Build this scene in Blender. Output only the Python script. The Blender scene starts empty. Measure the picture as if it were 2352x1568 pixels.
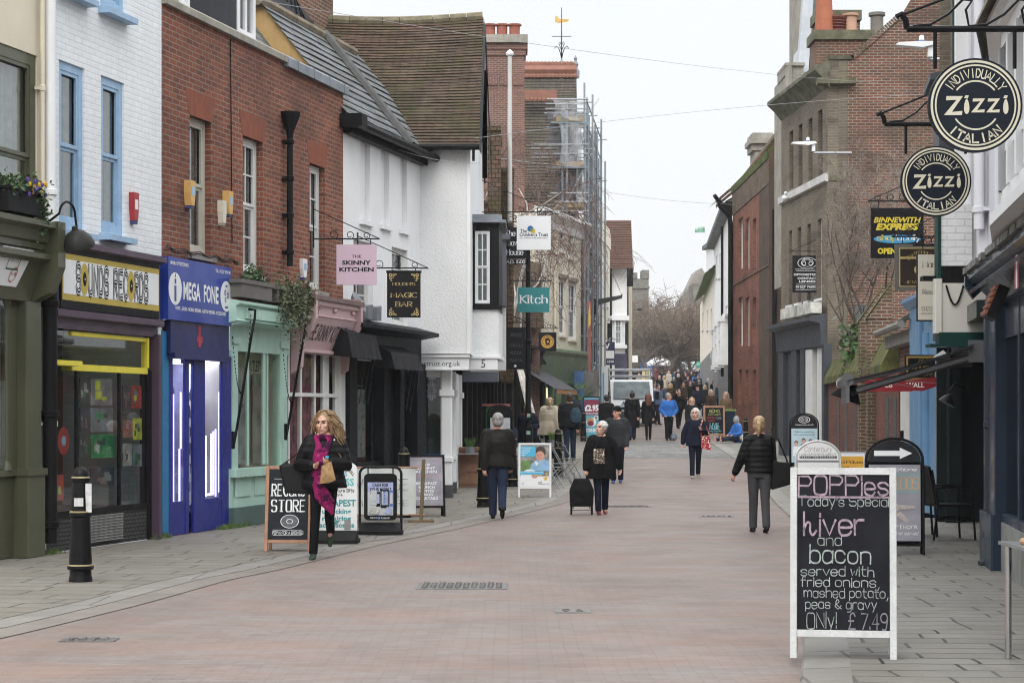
import bpy,math,random
from mathutils import Vector,Matrix,Euler,noise
S=bpy.context.scene
COL=S.collection
R=math.radians
rnd=random.Random(11)
# camera, world, sun, exposure
FX,CX,HY,CZ=4573.0,1176.0,955.0,1.63
cam=bpy.data.cameras.new('camera')
cam.sensor_width=36.0
cam.lens=FX/2352*36
cam.shift_y=(HY-784)/2352
cam.clip_start,cam.clip_end=0.5,3000
camo=bpy.data.objects.new('camera',cam)
camo.location=(0,0,CZ)
camo.rotation_euler=(R(90),0,0)
COL.objects.link(camo)
S.camera=camo
SUN_EL,SUN_AZ=R(38),R(190)
w=bpy.data.worlds.new('World')
S.world=w
w.use_nodes=True
nt=w.node_tree
bg=nt.nodes['Background']
sky=nt.nodes.new('ShaderNodeTexSky')
sky.sky_type='NISHITA'
sky.sun_disc=False
sky.sun_elevation=SUN_EL
sky.sun_rotation=SUN_AZ
sky.air_density,sky.dust_density=1.0,4.0
tc=nt.nodes.new('ShaderNodeTexCoord')
sep=nt.nodes.new('ShaderNodeSeparateXYZ')
nt.links.new(tc.outputs['Generated'],sep.inputs[0])
ramp=nt.nodes.new('ShaderNodeValToRGB')
e=ramp.color_ramp.elements
e[0].position,e[0].color=0.0,(9.3,9.4,9.45,1)
e[1].position,e[1].color=1.0,(24.5,25.0,25.5,1)
m_=ramp.color_ramp.elements.new(0.23)
m_.color=(9.3,9.6,9.8,1)
m2_=ramp.color_ramp.elements.new(0.5)
m2_.color=(17,17.6,18.2,1)
nt.links.new(sep.outputs[2],ramp.inputs[0])
nz=nt.nodes.new('ShaderNodeTexNoise')
nz.inputs['Scale'].default_value=2.2
nz.inputs['Detail'].default_value=4
nt.links.new(tc.outputs['Generated'],nz.inputs['Vector'])
mr=nt.nodes.new('ShaderNodeMapRange')
mr.inputs['From Min'].default_value=0.3
mr.inputs['From Max'].default_value=0.7
mr.inputs['To Min'].default_value=0.95
mr.inputs['To Max'].default_value=1.04
nt.links.new(nz.outputs['Fac'],mr.inputs['Value'])
mul=nt.nodes.new('ShaderNodeMix')
mul.data_type='RGBA'
mul.blend_type='MULTIPLY'
mul.inputs[0].default_value=1.0
nt.links.new(ramp.outputs[0],mul.inputs[6])
nt.links.new(mr.outputs[0],mul.inputs[7])
mx=nt.nodes.new('ShaderNodeMix')
mx.data_type='RGBA'
mx.inputs[0].default_value=0.93
nt.links.new(sky.outputs[0],mx.inputs[6])
nt.links.new(mul.outputs[2],mx.inputs[7])
nt.links.new(mx.outputs[2],bg.inputs['Color'])
bg.inputs['Strength'].default_value=0.11
sl=bpy.data.lights.new('sun','SUN')
sl.energy=1.5
sl.angle=R(35)
sl.color=(1.0,0.96,0.9)
so=bpy.data.objects.new('sun',sl)
so.rotation_euler=Euler((R(90)-SUN_EL,0,R(180)-SUN_AZ),'XYZ')
so.location=(0,-10,60)
COL.objects.link(so)
S.view_settings.view_transform='Standard'
S.view_settings.look='None'
S.view_settings.exposure=0.03
S.view_settings.gamma=1.0
S.cycles.use_denoising=True
S.cycles.filter_width=1.1
S.cycles.max_bounces=6
S.cycles.diffuse_bounces=3
S.cycles.glossy_bounces=3
S.cycles.transparent_max_bounces=12
S.cycles.caustics_reflective=False
S.cycles.caustics_refractive=False
# terrain profile and photo measurements
PROF=[(0,0),(36,0),(46,.16),(58,.40),(73,.72),(110,1.75),(172,3.8),(213,5.4),(320,8.6),(700,14),(2500,14)]
def interp(tab,t):
 for(a,va),(b,vb)in zip(tab,tab[1:]):
  if t<=b:
   k=max(0.0,(t-a)/(b-a))
   return va+(vb-va)*k
 return tab[-1][1]
def gz(Y):return interp(PROF,Y)
def at(px,py,Y):
 """world point seen at photo pixel (px, py) at distance Y"""
 return Vector(((px-CX)/FX*Y,Y,CZ+(HY-py)/FX*Y))
def on_ground(px,py,z=0.0):
 Y=5.0
 while Y<400 and HY+(CZ-gz(Y)-z)*FX/Y>py:Y+=.02 if Y<100 else .2
 return Vector(((px-CX)/FX*Y,Y,gz(Y)+z))
def by_top(px,top,h):
 Y=30.0
 while Y<400 and HY-(gz(Y)+h-CZ)*FX/Y>top:Y+=.1
 return Vector(((px-CX)/FX*Y,Y,gz(Y)))
KL=[(4,-6.6),(8,-5.6),(12,-4.65),(15.2,-3.92),(17.2,-3.52),(19.8,-3.13),(21.1,-2.78),(25.2,-1.98),(28.8,-1.08),(33.3,-.12),(37.5,.77),(41,1.17),(48,1.75),(57,2.5),(73,3.6),(90,4.6),(110,6.2),(150,8),(215,11),(320,15)]
KR=[(4,.65),(8,1.2),(12.2,1.76),(13.7,2.0),(31.7,4.43),(44.5,5.49),(56.5,6.35),(72,7.1),(83,8.6),(110,11.3),(172,17.5),(215,23),(320,34)]
# mesh builder
class MB:
 """collects shapes and links them as ONE mesh object"""
 def __init__(s):s.v,s.f,s.m,s.T=[],[],[],None
 def add(s,vs,fs,m=0):
  o=len(s.v)
  if s.T is not None:vs=[s.T@Vector(p)for p in vs]
  s.v.extend(tuple(p)for p in vs)
  for f in fs:
   s.f.append(tuple(i+o for i in f));s.m.append(m)
  return s
 def box(s,x0,x1,y0,y1,z0,z1,m=0):
  return s.add([(x0,y0,z0),(x1,y0,z0),(x1,y1,z0),(x0,y1,z0),(x0,y0,z1),(x1,y0,z1),(x1,y1,z1),(x0,y1,z1)],[(0,3,2,1),(4,5,6,7),(0,1,5,4),(1,2,6,5),(2,3,7,6),(3,0,4,7)],m)
 def bbox(s,x0,x1,y0,y1,z0,z1,b=.01,m=0):
  """box with chamfered vertical and front edges"""
  b=min(b,(x1-x0)*.3,(z1-z0)*.3,(y1-y0)*.45)
  prof=[(x0,y1),(x0,y0+b),(x0+b,y0),(x1-b,y0),(x1,y0+b),(x1,y1)]
  return s.prism(prof,z0,z1,m)
 def prism(s,poly,z0,z1,m=0):
  """poly in x,y extruded in z"""
  n=len(poly)
  vs=[(x,y,z0)for x,y in poly]+[(x,y,z1)for x,y in poly]
  return s.add(vs,[tuple(range(n))[::-1],tuple(range(n,2*n))]+[(i,(i+1)%n,n+(i+1)%n,n+i)for i in range(n)],m)
 def slab(s,poly,y0,y1,m=0):
  """poly in x,z extruded in y (y0 = front)"""
  n=len(poly)
  vs=[(x,y0,z)for x,z in poly]+[(x,y1,z)for x,z in poly]
  return s.add(vs,[tuple(range(n)),tuple(range(n,2*n))[::-1]]+[(i,n+i,n+(i+1)%n,(i+1)%n)for i in range(n)],m)
 def extr(s,poly,x0,x1,m=0):
  """poly in y,z extruded in x"""
  n=len(poly)
  vs=[(x0,y,z)for y,z in poly]+[(x1,y,z)for y,z in poly]
  return s.add(vs,[tuple(range(n)),tuple(range(n,2*n))[::-1]]+[(i,n+i,n+(i+1)%n,(i+1)%n)for i in range(n)],m)
 def quad(s,a,b,c,d,m=0):return s.add([a,b,c,d],[(0,1,2,3)],m)
 def poly(s,pts,m=0):return s.add(pts,[tuple(range(len(pts)))],m)
 def tube(s,pts,r,n=8,m=0,sq=(1,1),round_=False):
  pts=[Vector(p)for p in pts]
  rs=list(r)if isinstance(r,(list,tuple))else[r]*len(pts)
  if round_:
   for end in(0,-1):
    p,q=(pts[0],pts[1])if end==0 else(pts[-1],pts[-2])
    d=(p-q).normalized();rr=rs[end]
    ex=[(p+d*rr*.55,rr*.83),(p+d*rr*.95,rr*.3)]
    for c,k in ex:
     if end==0:pts.insert(0,c);rs.insert(0,k)
     else:pts.append(c);rs.append(k)
  vs,fs=[],[]
  up=None
  for i,p in enumerate(pts):
   d=(pts[min(i+1,len(pts)-1)]-pts[max(i-1,0)])
   d=d.normalized()if d.length>1e-9 else Vector((0,0,1))
   if up is None:up=Vector((0,1,0))if abs(d.y)<.9 else Vector((0,0,1))
   a=(up-d*up.dot(d))
   a=a.normalized()if a.length>1e-6 else d.orthogonal().normalized()
   up=a
   b=d.cross(a)
   for k in range(n):
    t=2*math.pi*k/n
    vs.append(p+a*(math.cos(t)*rs[i]*sq[1])+b*(math.sin(t)*rs[i]*sq[0]))
  for i in range(len(pts)-1):
   for k in range(n):
    fs.append((i*n+k,i*n+(k+1)%n,(i+1)*n+(k+1)%n,(i+1)*n+k))
  fs.append(tuple(range(n))[::-1]);fs.append(tuple(range((len(pts)-1)*n,len(pts)*n)))
  return s.add(vs,fs,m)
 def lathe(s,prof,c=(0,0,0),n=16,m=0,sx=1,sy=1):
  """prof: (radius, z) from bottom to top round the z axis at c"""
  vs,fs=[],[]
  for r,z in prof:
   for k in range(n):
    t=2*math.pi*k/n
    vs.append((c[0]+math.cos(t)*r*sx,c[1]+math.sin(t)*r*sy,c[2]+z))
  for i in range(len(prof)-1):
   for k in range(n):fs.append((i*n+k,i*n+(k+1)%n,(i+1)*n+(k+1)%n,(i+1)*n+k))
  fs.append(tuple(range(n))[::-1]);fs.append(tuple(range((len(prof)-1)*n,len(prof)*n)))
  return s.add(vs,fs,m)
 def ell(s,c,r,n=12,m=0,rot=None):
  rr=r if isinstance(r,(list,tuple))else(r,r,r)
  h=max(4,n//2)
  vs,fs=[],[]
  M=rot.to_matrix()if rot is not None else None
  for i in range(h+1):
   p=math.pi*(i/h)-math.pi/2
   cp,sp=max(math.cos(p),.02),math.sin(p)
   for k in range(n):
    t=2*math.pi*k/n
    q=Vector((math.cos(t)*cp*rr[0],math.sin(t)*cp*rr[1],sp*rr[2]))
    if M:q=M@q
    vs.append((c[0]+q.x,c[1]+q.y,c[2]+q.z))
  for i in range(h):
   for k in range(n):fs.append((i*n+k,i*n+(k+1)%n,(i+1)*n+(k+1)%n,(i+1)*n+k))
  fs.append(tuple(range(n))[::-1]);fs.append(tuple(range(h*n,(h+1)*n)))
  return s.add(vs,fs,m)
 def mesh(s,name,mats,smooth=False):
  me=bpy.data.meshes.new(name)
  me.from_pydata(s.v,[],s.f)
  for k in(mats if isinstance(mats,(list,tuple))else[mats]):me.materials.append(k)
  if any(s.m):me.polygons.foreach_set('material_index',s.m)
  if smooth:
   me.polygons.foreach_set('use_smooth',[True]*len(s.f))
   if smooth!='all':me.set_sharp_from_angle(angle=R(40))
  me.update()
  return me
 def done(s,name,mats,parent=None,smooth=False,loc=None,rz=0):
  o=bpy.data.objects.new(name,s.mesh(name,mats,smooth))
  COL.objects.link(o)
  o.parent=parent
  if loc is not None:o.location=loc
  if rz:o.rotation_euler=(0,0,rz)
  return o
def tag(o,label,cat,group=None,kind=None):
 if label:o['label']=label
 if cat:o['category']=cat
 if group:o['group']=group
 if kind:o['kind']=kind
 return o
def thing(name,label,cat,loc=(0,0,0),rz=0,group=None):
 o=bpy.data.objects.new(name,None)
 o.empty_display_size=.2
 COL.objects.link(o)
 o.location=loc
 o.rotation_euler=(0,0,rz)
 return tag(o,label,cat,group)
def part(name,parent):
 o=bpy.data.objects.new(name,None)
 COL.objects.link(o);o.parent=parent
 return o
KIDS={}
def dup(o,loc=None,rz=None,label=None,parent=None):
 c=o.copy();COL.objects.link(c)
 if parent is not None:c.parent=parent
 if loc is not None:c.location=loc
 if rz is not None:c.rotation_euler=(0,0,rz)
 if label:c['label']=label
 for ch in list(o.children):dup(ch,parent=c)
 return c
class Fac:
 """a facade plane: local x runs along it (left to right as seen from the street), -y points to the street, z up"""
 def __init__(s,X,Y,dX,dY,z=0.0):
  s.o=Vector((X,Y,z));s.a=math.atan2(dY,dX)
  s.M=Matrix.Translation(s.o)@Matrix.Rotation(s.a,4,'Z');s.I=s.M.inverted()
 def p(s,px,py,off=0.0):
  c=s.I@Vector((0,0,CZ));d=s.I.to_3x3()@Vector(((px-CX)/FX,1,(HY-py)/FX))
  t=(-off-c.y)/d.y
  q=c+d*t
  return q.x,q.z
 def u(s,px,off=0.0):return s.p(px,HY,off)[0]
 def rect(s,px0,px1,pt,pb,off=0.0):
  u0,zt=s.p(px0,pt,off)
  return u0,s.u(px1,off),s.p(px0,pb,off)[1],zt
 def wp(s,x,y,z):return s.M@Vector((x,y,z))
 def thing(s,name,label,cat,group=None):
  return thing(name,label,cat,s.o,s.a,group)
def holes(mb,x0,x1,z0,z1,ops,y=0.0,depth=.12,m=0,mr=None):
 """wall sheet in the plane y with rectangular openings (u0,u1,z0,z1) and their reveals"""
 ops=[(max(a,x0),min(b,x1),max(c,z0),min(d,z1))for a,b,c,d in ops]
 ops=[o for o in ops if o[1]>o[0]and o[3]>o[2]]
 xs=sorted({x0,x1,*[o[0]for o in ops],*[o[1]for o in ops]})
 zs=sorted({z0,z1,*[o[2]for o in ops],*[o[3]for o in ops]})
 for a,b in zip(xs,xs[1:]):
  for c,d in zip(zs,zs[1:]):
   mx_,mz_=(a+b)/2,(c+d)/2
   if any(o[0]<mx_<o[1]and o[2]<mz_<o[3]for o in ops):continue
   mb.quad((a,y,c),(b,y,c),(b,y,d),(a,y,d),m)
 mr=m if mr is None else mr
 for a,b,c,d in ops:
  Y=y+depth
  mb.quad((a,y,c),(a,y,d),(a,Y,d),(a,Y,c),mr)
  mb.quad((b,y,d),(b,y,c),(b,Y,c),(b,Y,d),mr)
  mb.quad((a,y,d),(b,y,d),(b,Y,d),(a,Y,d),mr)
  mb.quad((b,y,c),(a,y,c),(a,Y,c),(b,Y,c),mr)
# materials
MATS={}
def srgb(r,g,b):return tuple(((c/255+.055)/1.055)**2.4 if c>10 else c/255/12.92 for c in(r,g,b))
def _new(name):
 m=bpy.data.materials.new(name);m.use_nodes=True
 return m,m.node_tree,m.node_tree.nodes['Principled BSDF']
def N(t,kind,**kw):
 n=t.nodes.new(kind)
 for k,v in kw.items():
  if k in n.inputs:n.inputs[k].default_value=v
  else:setattr(n,k,v)
 return n
def c4(c):return(c[0],c[1],c[2],1)
def mixc(t,a,b,fac,blend='MIX'):
 n=t.nodes.new('ShaderNodeMix');n.data_type='RGBA';n.blend_type=blend
 for i,v in((0,fac),(6,a),(7,b)):
  if hasattr(v,'links')or isinstance(v,bpy.types.NodeSocket):t.links.new(v,n.inputs[i])
  elif i==0:n.inputs[0].default_value=v
  else:n.inputs[i].default_value=c4(v)
 return n.outputs[2]
def rng(t,v,a,b,c=0.,d=1.):
 n=t.nodes.new('ShaderNodeMapRange')
 for k,x in(('From Min',a),('From Max',b),('To Min',c),('To Max',d)):n.inputs[k].default_value=x
 t.links.new(v,n.inputs['Value'])
 return n.outputs[0]
def math_(t,op,a,b):
 n=t.nodes.new('ShaderNodeMath');n.operation=op
 for i,v in enumerate((a,b)):
  if isinstance(v,bpy.types.NodeSocket):t.links.new(v,n.inputs[i])
  else:n.inputs[i].default_value=v
 return n.outputs[0]
def nse(t,vec,scale,detail=4,rough=.55):
 n=N(t,'ShaderNodeTexNoise');n.inputs['Scale'].default_value=scale
 n.inputs['Detail'].default_value=detail;n.inputs['Roughness'].default_value=rough
 if vec is not None:t.links.new(vec,n.inputs['Vector'])
 return n.outputs['Fac']
def vscale(t,vec,s):
 n=t.nodes.new('ShaderNodeMapping');n.inputs['Scale'].default_value=s
 t.links.new(vec,n.inputs['Vector']);return n.outputs[0]
def bump(t,b,h,strength,dist=.02):
 n=t.nodes.new('ShaderNodeBump');n.inputs['Strength'].default_value=strength;n.inputs['Distance'].default_value=dist
 t.links.new(h,n.inputs['Height']);t.links.new(n.outputs[0],b.inputs['Normal'])
def plain(name,col,rough=.6,var=.12,vs=3.,bmp=0.,bs=30.,metal=0.,spec=.4,streak=0.,grime=None,fine=.0,coat=0.):
 """paint, metal, cloth ...: colour with uneven patches, optional vertical rain streaks and grime"""
 if name in MATS:return MATS[name]
 m,t,b=_new(name)
 v=N(t,'ShaderNodeTexCoord').outputs['Object']
 c=mixc(t,[x*(1-var)for x in col],[min(1,x*(1+var))for x in col],rng(t,nse(t,v,vs),.3,.7))
 if fine:c=mixc(t,c,[x*(1-fine)for x in col],rng(t,nse(t,v,vs*14,3),.45,.75))
 if streak:
  s=nse(t,vscale(t,v,(5,5,.5)),2.4,5,.6)
  c=mixc(t,c,grime or[x*.45 for x in col],rng(t,s,.52,.78,0,streak))
 t.links.new(c,b.inputs['Base Color'])
 b.inputs['Metallic'].default_value=metal
 b.inputs['Specular IOR Level'].default_value=spec*(.3 if sum(col)<.12 and not metal else 1)
 b.inputs['Coat Weight'].default_value=coat
 t.links.new(rng(t,nse(t,v,vs*3),.3,.7,max(.02,rough-.08),min(1,rough+.08)),b.inputs['Roughness'])
 if bmp:bump(t,b,nse(t,v,bs,5),bmp)
 MATS[name]=m
 return m
def xz(t,along='xy'):
 """(horizontal run, height) of a wall in its own coordinates"""
 v=N(t,'ShaderNodeTexCoord').outputs['Object']
 s=t.nodes.new('ShaderNodeSeparateXYZ');t.links.new(v,s.inputs[0])
 h=math_(t,'ADD',s.outputs[0],s.outputs[1])if along=='xy' else s.outputs[0]
 c=t.nodes.new('ShaderNodeCombineXYZ');t.links.new(h,c.inputs[0]);t.links.new(s.outputs[2],c.inputs[1])
 return v,c.outputs[0]
def brick(name,c1,c2,mortar,w=.225,h=.075,ms=.011,stain=.35,stainc=(.05,.045,.04),burnt=None,moss=0.,bmp=.6,painted=False,offs=.5,sq=1.,vert=True):
 if name in MATS:return MATS[name]
 m,t,b=_new(name)
 if vert:v,uv=xz(t)
 else:
  v=N(t,'ShaderNodeTexCoord').outputs['Object'];uv=v
 wob=mixc(t,uv,N(t,'ShaderNodeTexNoise',Scale=2.5).outputs['Color'],.0)
 n=t.nodes.new('ShaderNodeTexBrick');n.offset=offs;n.squash=sq
 for k,x in(('Scale',1.),('Mortar Size',ms),('Mortar Smooth',.3),('Bias',0.),('Brick Width',w),('Row Height',h)):n.inputs[k].default_value=x
 n.inputs['Color1'].default_value=c4(c1);n.inputs['Color2'].default_value=c4(c2);n.inputs['Mortar'].default_value=c4(mortar)
 d=t.nodes.new('ShaderNodeVectorMath');d.operation='ADD'
 nn=N(t,'ShaderNodeTexNoise',Scale=6.);t.links.new(v,nn.inputs['Vector'])
 sc=t.nodes.new('ShaderNodeVectorMath');sc.operation='SCALE';sc.inputs['Scale'].default_value=.012
 t.links.new(nn.outputs['Color'],sc.inputs[0]);t.links.new(uv,d.inputs[0]);t.links.new(sc.outputs[0],d.inputs[1])
 t.links.new(d.outputs[0],n.inputs['Vector'])
 c=n.outputs['Color']
 if burnt:
  n2=t.nodes.new('ShaderNodeTexBrick');n2.offset=offs;n2.squash=sq
  for k,x in(('Scale',1.),('Mortar Size',0.),('Bias',-.45),('Brick Width',w),('Row Height',h)):n2.inputs[k].default_value=x
  n2.inputs['Color1'].default_value=(0,0,0,1);n2.inputs['Color2'].default_value=(1,1,1,1)
  t.links.new(d.outputs[0],n2.inputs['Vector'])
  k=math_(t,'MULTIPLY',rng(t,n2.outputs['Color'],.5,.72),math_(t,'SUBTRACT',1.,n.outputs['Fac']))
  c=mixc(t,c,burnt,k)
  n3=t.nodes.new('ShaderNodeTexBrick');n3.offset=offs;n3.squash=sq
  for k3,x in(('Scale',1.),('Mortar Size',0.),('Bias',-.2),('Brick Width',w),('Row Height',h)):n3.inputs[k3].default_value=x
  n3.inputs['Color1'].default_value=(0,0,0,1);n3.inputs['Color2'].default_value=(1,1,1,1)
  vo=t.nodes.new('ShaderNodeVectorMath');vo.operation='ADD';vo.inputs[1].default_value=(w*40,h*26,0);t.links.new(d.outputs[0],vo.inputs[0]);t.links.new(vo.outputs[0],n3.inputs['Vector'])
  c=mixc(t,c,[min(1,c1[0]*1.35),c1[1]*1.45,c1[2]*1.2],math_(t,'MULTIPLY',rng(t,n3.outputs['Color'],.6,.9,0,.7),math_(t,'SUBTRACT',1.,n.outputs['Fac'])))
 c=mixc(t,c,stainc,rng(t,nse(t,v,.55,6,.65),.45,.72,0,stain))
 c=mixc(t,c,[min(1,x*1.25)for x in c1],rng(t,nse(t,v,9,3),.5,.8,0,.35))
 if stain>.3:
  c=mixc(t,c,[min(1,c1[0]*1.5),c1[1]*1.9,c1[2]*2.2],rng(t,nse(t,vscale(t,v,(1,1,.5)),1.4,6,.7),.55,.75,0,.45))
  c=mixc(t,c,[x*.8 for x in stainc],rng(t,nse(t,vscale(t,v,(.4,.4,2.2)),.9,5,.6),.52,.7,0,stain*.9))
 if moss:c=mixc(t,c,(.05,.065,.018),rng(t,nse(t,v,1.3,5,.7),.45,.62,0,moss))
 t.links.new(c,b.inputs['Base Color'])
 b.inputs['Roughness'].default_value=.85
 b.inputs['Specular IOR Level'].default_value=.2
 hgt=math_(t,'ADD',math_(t,'MULTIPLY',n.outputs['Fac'],-1.),math_(t,'MULTIPLY',nse(t,v,40,3),.5))
 bump(t,b,hgt,bmp,.012)
 MATS[name]=m
 return m
def paving(name,c1,c2,mortar,w,h,ms,blot,rot=0.,bmp=.5,blot2=None,rough=.75,sq=1.,wob=.05):
 """flat paving in plan"""
 if name in MATS:return MATS[name]
 m,t,b=_new(name)
 v=N(t,'ShaderNodeTexCoord').outputs['Object']
 mp=t.nodes.new('ShaderNodeMapping');mp.inputs['Rotation'].default_value=(0,0,rot);t.links.new(v,mp.inputs['Vector'])
 d=t.nodes.new('ShaderNodeVectorMath');d.operation='ADD'
 nn=N(t,'ShaderNodeTexNoise',Scale=.9);t.links.new(v,nn.inputs['Vector'])
 sc=t.nodes.new('ShaderNodeVectorMath');sc.operation='SCALE';sc.inputs['Scale'].default_value=wob
 t.links.new(nn.outputs['Color'],sc.inputs[0]);t.links.new(mp.outputs[0],d.inputs[0]);t.links.new(sc.outputs[0],d.inputs[1])
 n=t.nodes.new('ShaderNodeTexBrick');n.squash=sq;n.squash_frequency=3
 for k,x in(('Scale',1.),('Mortar Size',ms),('Mortar Smooth',.4),('Brick Width',w),('Row Height',h)):n.inputs[k].default_value=x
 n.inputs['Color1'].default_value=c4(c1);n.inputs['Color2'].default_value=c4(c2);n.inputs['Mortar'].default_value=c4(mortar)
 t.links.new(d.outputs[0],n.inputs['Vector'])
 c=mixc(t,n.outputs['Color'],blot,rng(t,nse(t,vscale(t,v,(.5,1.2,1)),.8,6,.65),.4,.66,0,.62))
 if blot2:c=mixc(t,c,blot2,rng(t,nse(t,vscale(t,v,(.35,1.6,1)),1.7,5,.6),.5,.7,0,.6))
 c=mixc(t,c,[x*.55 for x in c1],rng(t,nse(t,vscale(t,v,(1,2.5,1)),5,5,.7),.54,.78,0,.5))
 c=mixc(t,c,[x*.62 for x in c1],rng(t,nse(t,vscale(t,v,(.8,.35,1)),.42,7,.75),.46,.68,0,.62))
 c=mixc(t,c,[x*.5 for x in c1],rng(t,nse(t,v,14,3,.6),.66,.74,0,.5))
 gum=N(t,'ShaderNodeTexVoronoi',Scale=2.2);t.links.new(v,gum.inputs['Vector'])
 c=mixc(t,c,[min(1,x*1.5)for x in c1],rng(t,gum.outputs['Distance'],.05,.035,0,.5))
 t.links.new(c,b.inputs['Base Color'])
 t.links.new(rng(t,nse(t,v,1.2),.3,.7,rough-.12,rough+.1),b.inputs['Roughness'])
 b.inputs['Specular IOR Level'].default_value=.3
 hgt=math_(t,'ADD',math_(t,'MULTIPLY',n.outputs['Fac'],-1.),math_(t,'MULTIPLY',nse(t,v,25,4),.6))
 bump(t,b,hgt,bmp,.012)
 MATS[name]=m
 return m
def glass(name,tint=(.62,.68,.68),refl=.12,rough=.02):
 if name in MATS:return MATS[name]
 m,t,b=_new(name)
 t.nodes.remove(b)
 out=t.nodes['Material Output']
 tr=t.nodes.new('ShaderNodeBsdfTransparent');tr.inputs[0].default_value=c4(tint)
 gl=t.nodes.new('ShaderNodeBsdfGlossy');gl.inputs['Roughness'].default_value=rough;gl.inputs[0].default_value=(.9,.93,.95,1)
 fr=t.nodes.new('ShaderNodeLayerWeight');fr.inputs['Blend'].default_value=.5
 v=N(t,'ShaderNodeTexCoord').outputs['Object']
 bp=t.nodes.new('ShaderNodeBump');bp.inputs['Strength'].default_value=.03;t.links.new(nse(t,v,1.5,2),bp.inputs['Height'])
 t.links.new(bp.outputs[0],gl.inputs['Normal'])
 f=rng(t,fr.outputs['Facing'],0.,1.,refl*.6,min(1.,refl*3.2))
 mx=t.nodes.new('ShaderNodeMixShader');t.links.new(f,mx.inputs[0]);t.links.new(tr.outputs[0],mx.inputs[1]);t.links.new(gl.outputs[0],mx.inputs[2])
 t.links.new(mx.outputs[0],out.inputs['Surface'])
 MATS[name]=m
 return m
def emit(name,col,k):
 if name in MATS:return MATS[name]
 m,t,b=_new(name)
 b.inputs['Base Color'].default_value=c4(col)
 b.inputs['Emission Color'].default_value=c4(col);b.inputs['Emission Strength'].default_value=k
 MATS[name]=m
 return m
def cloth(name,col,kind='plain',rough=.85,var=.18):
 """clothing: folds as bump; 'puffer' quilts across, 'knit' fine"""
 if name in MATS:return MATS[name]
 m,t,b=_new(name)
 v=N(t,'ShaderNodeTexCoord').outputs['Object']
 fold=nse(t,vscale(t,v,(1,1,.45)),9,4,.6)
 c=mixc(t,[x*(1-var)for x in col],[min(1,x*(1+var)+.002)for x in col],rng(t,fold,.3,.7))
 if kind=='tiedye':c=mixc(t,c,(.035,.003,.025),rng(t,nse(t,v,9,3),.44,.56));c=mixc(t,c,(.42,.08,.22),rng(t,nse(t,v,15,4),.58,.7,0,.7))
 if kind=='print':c=mixc(t,c,(.75,.7,.6),rng(t,nse(t,v,26,2),.54,.58));c=mixc(t,c,(.02,.02,.02),rng(t,nse(t,v,31,1),.60,.63))
 t.links.new(c,b.inputs['Base Color'])
 b.inputs['Roughness'].default_value=rough
 b.inputs['Specular IOR Level'].default_value=.12
 b.inputs['Sheen Weight'].default_value=.06 if sum(col)>.15 else 0
 h=fold
 if kind=='puffer':
  wv=t.nodes.new('ShaderNodeTexWave');wv.bands_direction='Z';wv.inputs['Scale'].default_value=4.2;wv.inputs['Distortion'].default_value=1.2
  t.links.new(v,wv.inputs['Vector']);h=math_(t,'ADD',math_(t,'MULTIPLY',fold,.5),wv.outputs['Fac'])
 bump(t,b,h,.3 if kind=='puffer' else .5,.02)
 MATS[name]=m
 return m
def hairm(name,col):
 if name in MATS:return MATS[name]
 m,t,b=_new(name)
 v=N(t,'ShaderNodeTexCoord').outputs['Object']
 s=nse(t,vscale(t,v,(1,1,.25)),60,3,.7)
 c=mixc(t,[x*.45 for x in col],[min(1,x*1.35)for x in col],rng(t,s,.3,.7))
 t.links.new(c,b.inputs['Base Color'])
 b.inputs['Roughness'].default_value=.5
 bump(t,b,s,.6,.01)
 MATS[name]=m
 return m
WHITE=plain('white_paint',(.76,.77,.78),.55,.05,2,.12,60)
BLACKM=plain('black_metal',(.008,.008,.009),.38,.3,6)
BLACKP=plain('black_paint',(.010,.010,.011),.45,.3,4,streak=.2,grime=(.04,.04,.04),spec=.3)
GREYM=plain('grey_metal',(.33,.34,.35),.4,.15,5,metal=.7)
LEAD=plain('lead',(.22,.24,.27),.5,.25,3,.3,14,metal=.2)
GLASS=glass('window_glass')
SHOPGL=glass('shop_glass',(.80,.84,.83),.075)
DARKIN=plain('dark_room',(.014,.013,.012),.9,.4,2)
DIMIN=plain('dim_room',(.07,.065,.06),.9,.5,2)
NET=plain('net_curtain',(.42,.42,.40),.9,.2,9)
SKIN=plain('skin',(.56,.33,.25),.5,.08,18)
SKIN2=plain('skin_ruddy',(.50,.27,.20),.5,.1,18)
EYE=plain('eye_dark',(.04,.025,.02),.3)
LIP=plain('lip',(.36,.12,.11),.45)
BROWN=plain('brown_wood',(.19,.105,.06),.6,.25,8,.3,40)
PALEWOOD=plain('orange_wood',(.36,.19,.115),.6,.18,10,.3,40)
CHALK=plain('chalkboard',(.014,.0145,.018),.8,.35,3)
TERRA=plain('terracotta',(.33,.105,.055),.8,.2,5,.3,30,streak=.2)
STONE=plain('stone_trim',(.30,.28,.24),.85,.25,2,.4,30,streak=.5,grime=(.06,.06,.05))
CREAMP=plain('cream_paint',(.66,.60,.47),.6,.06,1.5,.15,40,streak=.12,grime=(.4,.36,.28))
FOIL=plain('dark_leaf',(.045,.085,.028),.5,.5,7)
FOIL2=plain('ivy_leaf',(.10,.115,.06),.5,.5,9)
RUBBER=plain('rubber',(.02,.02,.02),.8)
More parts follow.
